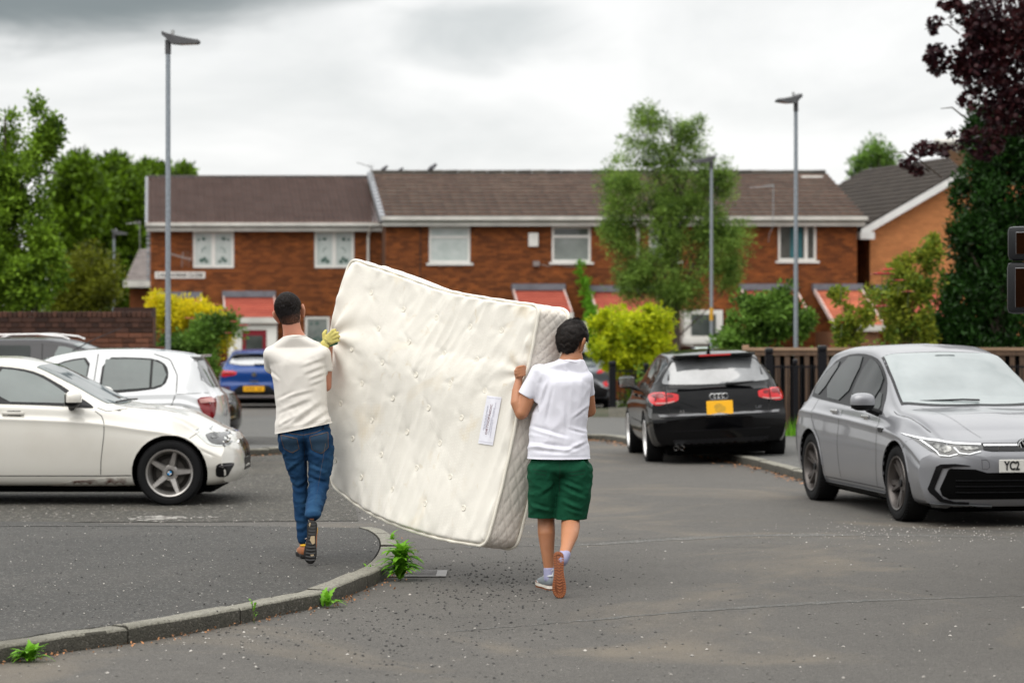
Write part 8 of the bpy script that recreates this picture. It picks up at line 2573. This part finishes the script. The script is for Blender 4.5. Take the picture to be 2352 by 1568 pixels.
hair(p1, H1, keep1, lambda p: .004+.012*min(max((p.z+.02)/.07, 0), 1), hm, 5000, lambda p: .004+.012*min(max((p.z-.01)/.06, 0), 1), 3,
     lambda c, n, g: Vector((g.uniform(-.3, .3), g.uniform(.5, .9), g.uniform(.1, .4))), .35)
def tee1(bm):
    hull(bm, [((-.225, .035, 1.425), (.068, .078, .060)), ((.112, .04, 1.43), (.066, .078, .060)), ((-.055, .03, 1.35), (.175, .128, .09))])
    hull(bm, [((-.070, .038, 1.540), (.090, .072, .026)), ((-.19, .04, 1.468), (.05, .06, .035)), ((.085, .045, 1.468), (.05, .06, .035))])
    chain(bm, [((-.052, .03, 1.35), (.195, .128, .09)), ((-.035, .02, 1.21), (.186, .122, .06)), ((-.022, .01, 1.06), (.182, .118, .06)), ((-.008, -.002, .94), (.200, .134, .05)), ((-.006, -.004, .83), (.206, .142, .05))])
    chain(bm, [((.116, .045, 1.42), (.066, .074, .058)), ((.133, .072, 1.32), (.058, .064, .05))])
    chain(bm, [((-.230, .04, 1.42), (.066, .074, .058)), ((-.232, .12, 1.33), (.062, .064, .045))])
def d_tee1(p, n):
    d = .004*ridge(p, (9, 9, 5), 2.3)-.002
    low = min(max((1.25-p.z)/.3, 0), 1)
    d += .008*low*(ridge(p, (5, 5, 9), 1.7, 2.4)-.5)+.0045*low*(ridge(p, (14, 8, 10), 5.1, 2.4)-.5)
    if n.y < .3:
        for a, b, w, am in (((.14, 1.40), (-.02, 1.34), .014, .008), ((.15, 1.35), (.0, 1.29), .014, .010), ((.15, 1.30), (.03, 1.25), .013, .010), ((.14, 1.25), (.04, 1.21), .012, .007),
                            ((.12, 1.10), (-.15, .90), .022, .018), ((.17, 1.04), (-.05, .89), .018, .014), ((.05, 1.12), (-.19, 1.02), .016, .012), ((.08, 1.18), (-.12, 1.13), .014, .009), ((.19, .98), (.06, .90), .016, .012), ((-.19, 1.10), (-.05, 1.16), .014, .010), ((-.27, 1.32), (-.17, 1.24), .012, .010), ((-.05, 1.0), (-.20, .91), .013, .010)):
            d += fold(p, a, b, w, am*.55)
    e = min(max((p.z-.90)/.06, .25), 1)
    return d*e
def c_tee1(p):
    hem = .872+(p.x+.2)*.20
    if p.z < hem: p = Vector((p.x*1.0, p.y, hem-(hem-p.z)*.02))
    if p.x > .085 and p.z < 1.312 and p.z > 1.20 and p.x+0 > .155-(p.y < -.02)*.1 and p.x > .118+(1.312-p.z)*.0+.04: p = Vector((p.x, p.y, max(p.z, 1.305)))
    return p
tee = organic('t_shirt', tee1, M_TEE1, p1, .0068, 9, d_tee1, c_tee1)
vt_ = bvh_of(tee)
# collar band and hem band
rg_ = []
for k in range(40):
    a = k*2*math.pi/40
    rg_.append(Vector((-.070+.074*math.cos(a), .038+.066*math.sin(a), 1.543+.006*math.cos(a)+(.000 if math.sin(a) < 0 else -.035*math.sin(a)))))
MB().tube([q_+Vector((0, 0, .004)) for q_ in rg_+[rg_[0]]], .0055, 8, cap=False).build('collar_band', M_TEE1, p1, True)
def hem_strip(bv, parent, name, m, zf, x0, x1, w=.018, view='R', off=.0015):
    pts = [(x0+(x1-x0)*i/20, zf(x0+(x1-x0)*i/20)) for i in range(21)]
    return line(bv, pts, view, name, m, parent, w, off, .012)
hem_strip(vt_, tee, 'hem_stitch', mat('shirt_seam', (0.50, 0.47, 0.42), .8), lambda x: .898+(x+.2)*.20, -.19, .17, .0022)
def jean1(bm):
    hull(bm, [((.0, 0, .955), (.168, .100, .03)), ((0.0, 0, .86), (.190, .122, .06))])
    hull(bm, [((-.085, -.040, .84), (.092, .086, .075)), ((-.09, .02, .78), (.098, .10, .06))]); hull(bm, [((.09, -.040, .84), (.098, .086, .075)), ((.11, .01, .76), (.098, .11, .06))])
    chain(bm, [((-.088, 0, .83), (.100, .115, .08)), ((-.060, .04, .64), (.072, .085, .05)), ((-.038, .07, .50), (.054, .062, .05)), ((-.034, .055, .36), (.050, .06, .05)), ((-.016, .04, .19), (.043, .048, .03)), ((-.012, .038, .125), (.042, .046, .03))])
    chain(bm, [((.10, 0, .83), (.100, .115, .08)), ((.112, 0, .68), (.088, .10, .05)), ((.098, .0, .52), (.072, .075, .05)), ((.092, -.10, .44), (.068, .068, .06)), ((.090, -.25, .385), (.062, .062, .06)), ((.088, -.38, .335), (.055, .055, .045))])
def d_jean(p, n):
    d = .005*(ridge(p, (9, 9, 16), 1.3, 2.3)-.5)+.003*(ridge(p, (20, 20, 26), 4.3, 2.3)-.5)
    if p.z < .58: d += .006*math.sin(p.z*95+6*noise.noise(Vector((p.x*9, p.y*6, p.z*4))))*(.35+.65*math.exp(-((p.z-.50)/.05)**2)+.5*math.exp(-((p.z-.20)/.07)**2))*.55
    for a, b, w, am in (((-.01, .70), (-.13, .60), .018, .010), ((.02, .66), (.16, .60), .016, .009), ((.03, .76), (.15, .70), .016, .007), ((.03, .56), (.16, .52), .012, .010)):
        if n.y < .2: d += fold(p, a, b, w, am)
    return d
jn = organic('jeans', jean1, M_JEAN, p1, .0068, 3, d_jean)
vj = bvh_of(jn)
MS = M_STITCH
for (pts, w) in (([(.0, .93), (.0, .66)], .004), ([(-.165, .905), (-.08, .875), (0, .866), (.09, .885), (.18, .93)], .0035)):
    line(vj, pts, 'R', 'seam', MS if w < .004 else mat('dark_denim_seam', (0.008, .02, .045), .9), jn, w, .001, .015)
pk = [(.045, .855), (.165, .882), (.168, .78), (.125, .738), (.062, .765)]
pk2 = [(-.155, .865), (-.045, .842), (-.035, .77), (-.08, .742), (-.135, .775)]
M_PK = mat('worn_denim', (0.018, 0.046, 0.082), .85, col2=(0.010, 0.034, 0.070), vscale=14, bump=.3, bscale=300, bdist=.0015)
for P in (pk, pk2):
    po_ = decal(vj, P, 'R', 'back_pocket', M_PK, jn, .0035, .015, .006, rnd_=0)
    line(vj, P+[P[0]], 'R', 'stitching', MS, po_, .0028, .006, .012)
decal(vj, [(.055, .940), (.115, .951), (.117, .936), (.057, .925)], 'R', 'leather_patch', M_LEATH, jn, .004, .01, .004, rnd_=0)
for x in (0.0, .145): decal(vj, [(x-.007, .965), (x+.007, .967), (x+.007, .905), (x-.007, .903)], 'R', 'belt_loop', M_JEAN, jn, .006, .01, .005, rnd_=0)
shoe(p1, orient((.092, -.452, .300), (.080, -.535, .015), (0, 1, -.28)), 'black', 1)
shoe(p1, orient((.008, -.022, .002), (-.055, .26, .002), (0, 0, 1)), 'black', -1)
# gloved right hand holding the mattress edge
HG = W(760, 774, 16.93)-Vector(p1.location)
M_GLV = mat('yellow_knit_glove', (0.56, 0.50, 0.155), .85, col2=(0.48, 0.41, 0.12), vscale=30, bump=.5, bscale=260, bdist=.002)
def glove(bm):
    M = Matrix.Translation(HG)
    chain(bm, [((-.052, -.005, -.085), (.032, .026, .02)), ((-.040, 0, -.045), (.035, .024, .025))], M)
    hull(bm, [((-.035, .0, -.04), (.032, .022, .025)), ((-.008, .002, .018), (.020, .018, .014)), ((.018, .006, -.030), (.016, .018, .016))], M)
    for (k, m1, t) in (((-.006, -.004, .022), (.012, -.006, .043), (.026, .030, .050)), ((.008, -.006, .008), (.032, -.008, .026), (.046, .030, .030)), ((.016, -.006, -.010), (.042, -.006, .002), (.054, .030, .004)), ((.018, -.002, -.030), (.042, -.002, -.024), (.052, .030, -.024))):
        chain(bm, [(k, .0128), (m1, .0125), (t, .0105)], M)
    chain(bm, [((-.045, .004, -.012), .015), ((-.050, .008, .022), .014), ((-.038, .02, .042), .012)], M)
gl_ = organic('glove', glove, M_GLV, p1, .0042, 2)
def glove2(bm):
    M = Matrix.Translation(HG)
    hull(bm, [((-.025, .018, -.062), (.02, .016, .012)), ((.030, .022, -.042), (.020, .016, .012))], M)
    for (k, t) in (((.014, .014, .030), (.030, .03, .042)), ((.034, .014, .012), (.046, .03, .020)), ((.038, .014, -.012), (.052, .03, -.008))): chain(bm, [(k, .0075), (t, .0075)], M)
organic('glove_palm', glove2, mat('green_rubber', (0.012, 0.10, 0.05), .5), gl_, .0045, 1)
vg = bvh_of(gl_)
r_ = random.Random(5)
for (a, b) in ((-.050, -.028), (-.040, -.042), (-.028, -.054)):
    pts = [(HG.x+a+i*.0055, HG.z+b+i*-.0005+r_.uniform(-.0035, .0035)+.012-i*.0028) for i in range(10)]
    line(vg, pts, 'R', 'printed_script', mat('glove_print', (0.10, 0.085, 0.03), .8), gl_, .0028, .0012, .004)

# ---------------------------------------------------------------- man in green shorts
p2 = empty('person', (.308, 15.69, 0.0))
tag(p2, 'man in white t-shirt and dark green shorts walking away, bare hand on the mattress corner', 'person')
H2 = Matrix.Translation((.088, .06, 1.606)) @ Matrix.Rotation(R(8), 4, 'Y') @ Matrix.Rotation(R(-38), 4, 'Z') @ Matrix.Rotation(R(-12), 4, 'X')
def body2(bm):
    head_geo(bm, H2)
    chain(bm, [((.086, .05, 1.58), (.060, .062, .04)), ((.082, .038, 1.525), (.068, .066, .035)), ((.072, .03, 1.47), (.088, .068, .025))])
    hull(bm, [((-.10, .02, 1.39), .04), ((.14, .03, 1.35), .04), ((.02, .02, 1.32), (.15, .10, .10))])
    hull(bm, [((.072, .03, 1.455), (.07, .055, .03)), ((-.08, .02, 1.40), .03), ((.13, .03, 1.365), .03)])
    chain(bm, [((.02, .02, 1.33), (.155, .10, .10)), ((-.005, .01, 1.05), (.13, .085, .08)), ((0, 0, .86), (.12, .08, .07))])
    chain(bm, [((-.14, .02, 1.385), (.045, .045, .045)), ((-.195, .01, 1.27), (.053, .055, .05)), ((-.243, .0, 1.15), (.043, .045, .042))])
    chain(bm, [((-.250, .0, 1.138), (.036, .038, .034)), ((-.278, .02, 1.215), (.040, .044, .04)), ((-.278, .045, 1.29), (.031, .035, .03)), ((-.264, .06, 1.36), (.024, .026, .02))])
    # left hand closed on the mattress corner
    hull(bm, [((-.262, .06, 1.365), (.024, .020, .014)), ((-.266, .055, 1.402), (.028, .020, .016)), ((-.258, .055, 1.425), (.024, .018, .010))])
    for i, z in enumerate((1.446, 1.427, 1.408, 1.389)):
        chain(bm, [(((-.276, -.287, -.286, -.275)[i], .045, z-.006), .0102), ((-.262+i*.002, .014, z), .0104), ((-.238, .018, z+.006), .0092), ((-.224, .040, z+.006), .008)])
    chain(bm, [((-.245, .075, 1.385), .013), ((-.225, .09, 1.415), .011), ((-.215, .095, 1.44), .010)])
    chain(bm, [((.165, .04, 1.37), .052), ((.20, .16, 1.16), .043), ((.10, .32, 1.12), .034), ((.02, .36, 1.14), .027)])
    hull(bm, [((.01, .365, 1.14), (.022, .014, .034)), ((-.04, .375, 1.145), (.02, .014, .038))])
    for i, (dz, L) in enumerate(((.033, .065), (.011, .075), (-.011, .07), (-.032, .055))):
        chain(bm, [((-.05, .375, 1.145+dz), .010), ((-.05-L*.6, .365, 1.145+dz), .009), ((-.05-L*.8, .34, 1.145+dz), .008)])
    chain(bm, [((.0, .36, 1.18), .012), ((-.03, .35, 1.205), .011), ((-.055, .34, 1.21), .010)])
    chain(bm, [((-.09, 0, .80), (.07, .075, .06)), ((-.092, .06, .52), (.062, .062, .05)), ((-.086, .075, .455), (.056, .058, .04)), ((-.084, .05, .37), (.057, .060, .05)), ((-.078, .055, .26), (.045, .050, .04)), ((-.066, .055, .13), (.033, .038, .04)), ((-.068, .055, .085), (.035, .045, .03))])
    chain(bm, [((.085, 0, .80), (.07, .075, .06)), ((.078, .03, .52), (.064, .064, .05)), ((.072, .015, .465), (.060, .062, .045)), ((.070, -.07, .415), (.061, .058, .055)), ((.062, -.17, .375), (.056, .055, .052)), ((.042, -.29, .315), (.040, .040, .038)), ((.022, -.38, .265), (.033, .036, .032))])
body = organic('body', body2, M_SK2, p2, .0062, 3)
head_extra(p2, H2)
def keep2(p):
    if p.y > .035: return p.z > .062
    if abs(p.x) > .052 and p.y > -.045: return p.z > .022
    return p.z > -.072
hair(p2, H2, keep2, lambda p: .004+.022*min(max((p.z+.07)/.12, 0), 1)+.004*noise.noise(p*45), M_HAIR, 15000, lambda p: .028 if p.y < .0 else .009, 4,
     lambda c, n, g: (Vector((c.x*5, (c.y+.03)*5, -.55-(c.z < .05)*.6))+Vector((g.uniform(-.22, .22), g.uniform(-.22, .22), g.uniform(-.15, .15)))).normalized(), .12)
def tee2(bm):
    hull(bm, [((-.128, .02, 1.415), (.062, .075, .052)), ((.158, .03, 1.365), (.058, .075, .060)), ((.02, .02, 1.32), (.175, .128, .09))])
    hull(bm, [((.075, .032, 1.482), (.094, .074, .026)), ((-.10, .02, 1.43), (.05, .06, .030)), ((.15, .035, 1.385), (.05, .06, .035))])
    chain(bm, [((.018, .02, 1.33), (.188, .128, .09)), ((.012, .015, 1.20), (.184, .125, .06)), ((-.008, .01, 1.05), (.184, .122, .06)), ((-.006, -.002, .93), (.198, .136, .05)), ((-.004, -.004, .82), (.210, .150, .05))])
    chain(bm, [((-.130, .02, 1.41), (.062, .072, .055)), ((-.175, .018, 1.33), (.063, .070, .045)), ((-.215, .012, 1.255), (.061, .066, .035))])
    chain(bm, [((.165, .035, 1.37), (.055, .07, .055)), ((.178, .10, 1.28), (.055, .06, .05))])
def d_tee2(p, n):
    d = .004*ridge(p, (9, 9, 5), 7.3)-.002
    low = min(max((1.1-p.z)/.2, 0), 1)
    d += .009*low*(ridge(p, (4, 4, 13), 3.7, 2.4)-.5)+.004*(ridge(p, (12, 8, 8), 9.1, 2.4)-.5)
    if n.y < .3:
        for a, b, w, am in (((-.13, 1.38), (-.16, 1.22), .012, .010), ((-.08, 1.36), (-.13, 1.20), .012, .010), ((-.05, 1.33), (-.10, 1.10), .012, .007), ((-.20, 1.06), (.05, .99), .014, .010), ((-.20, .95), (.12, .91), .016, .014), ((-.18, .90), (.05, .885), .013, .012), ((.18, .97), (.02, .90), .014, .012), ((.03, 1.22), (.03, 1.0), .018, .007), ((.19, 1.2), (.08, 1.12), .012, .008), ((.19, 1.02), (.05, 1.06), .012, .008), ((.10, 1.38), (.02, 1.44), .010, .006)):
            d += fold(p, a, b, w, am*.7)
    e = min(max((p.z-.87)/.06, .25), 1)
    return d*e
cu_a = Vector((-.52, 0, -.85)).normalized(); cu_p = Vector((-.225, 0, 1.262))
def c_tee2(p):
    hem = .856
    if p.z < hem: p = Vector((p.x, p.y, hem-(hem-p.z)*.02))
    if p.x < -.14 and p.z > 1.15:
        q = (p-cu_p).dot(cu_a)
        if q > 0: p = p-cu_a*(q*.95)
    return p
tee = organic('t_shirt', tee2, M_TEE2, p2, .0068, 9, d_tee2, c_tee2)
rg_ = []
for k in range(40):
    a = k*2*math.pi/40
    rg_.append(Vector((.076+.080*math.cos(a), .032+.072*math.sin(a), 1.480-.012*math.cos(a)-(.035*math.sin(a) if math.sin(a) > 0 else 0))))
MB().tube([q_+Vector((0, 0, .002)) for q_ in rg_+[rg_[0]]], .0055, 8, cap=False).build('collar_band', M_TEE2, p2, True)
vt_ = bvh_of(tee)
hem_strip(vt_, tee, 'hem_stitch', mat('white_seam', (0.50, 0.50, 0.56), .8), lambda x: .878, -.19, .18, .0022)
def shorts(bm):
    hull(bm, [((.0, 0, .885), (.178, .105, .03)), ((0, 0, .79), (.203, .132, .06))])
    hull(bm, [((-.09, -.040, .79), (.098, .088, .075)), ((-.10, .0, .74), (.110, .118, .06))]); hull(bm, [((.09, -.040, .79), (.104, .088, .075)), ((.108, .0, .74), (.110, .118, .06))])
    chain(bm, [((-.102, 0, .78), (.108, .12, .08)), ((-.108, .02, .60), (.096, .112, .05)), ((-.114, .05, .45), (.088, .105, .05))])
    chain(bm, [((.108, 0, .78), (.110, .12, .08)), ((.098, .0, .62), (.108, .116, .05)), ((.066, .015, .44), (.108, .115, .05))])
def d_short(p, n):
    d = .006*(ridge(p, (8, 8, 12), 3.3, 2.3)-.5)+.003*(ridge(p, (18, 14, 18), 6.3, 2.3)-.5)
    if n.y < .2:
        for a, b, w, am in (((.0, .72), (.15, .66), .016, .012), ((.0, .68), (.17, .60), .016, .012), ((.01, .60), (.14, .54), .016, .010), ((-.02, .70), (-.14, .62), .016, .008), ((-.02, .80), (-.03, .50), .018, -.012), ((.03, .54), (.15, .50), .012, .008), ((-.19, .56), (-.05, .52), .014, .008), ((.12, .88), (.19, .80), .012, .01)):
            d += fold(p, a, b, w, am)
    return d
def c_short(p):
    hem = .462 if p.x > -.02 else .468+.05*(p.x+.1)*-.3
    if p.z < hem: p = Vector((p.x, p.y, hem-(hem-p.z)*.02))
    return p
sh_ = organic('shorts', shorts, M_SHORT, p2, .0068, 3, d_short, c_short)
vs_ = bvh_of(sh_)
M_GSE = mat('dark_green_seam', (0.004, 0.035, 0.018), .9)
for pts in ([(-.175, .79), (-.085, .777), (-.085, .770)], [(.055, .770), (.165, .785), (.165, .778)], [(.0, .85), (0.0, .62)], [(-.165, .765), (-.09, .753)], [(.06, .750), (.16, .762)]):
    line(vs_, pts, 'R', 'seam', M_GSE, sh_, .004, .0012, .012)
shoe(p2, orient((-.014, -.436, .288), (-.006, -.485, .015), (0, 1, -.18)), 'gum', 1)
shoe(p2, orient((-.045, -.012, .002), (-.125, .255, .002), (0, 0, 1)), 'gum', -1)
M_SOCK = mat('lavender_sock', (0.30, 0.30, 0.44), .9, bump=.3, bscale=200)
organic('sock', lambda bm: chain(bm, [((.025, -.375, .268), (.040, .042, .030)), ((.006, -.41, .235), (.040, .042, .04))]), M_SOCK, p2, .006, 2)
organic('sock', lambda bm: chain(bm, [((-.066, .052, .135), (.038, .043, .015)), ((-.064, .045, .07), (.037, .045, .03))]), M_SOCK, p2, .006, 2)
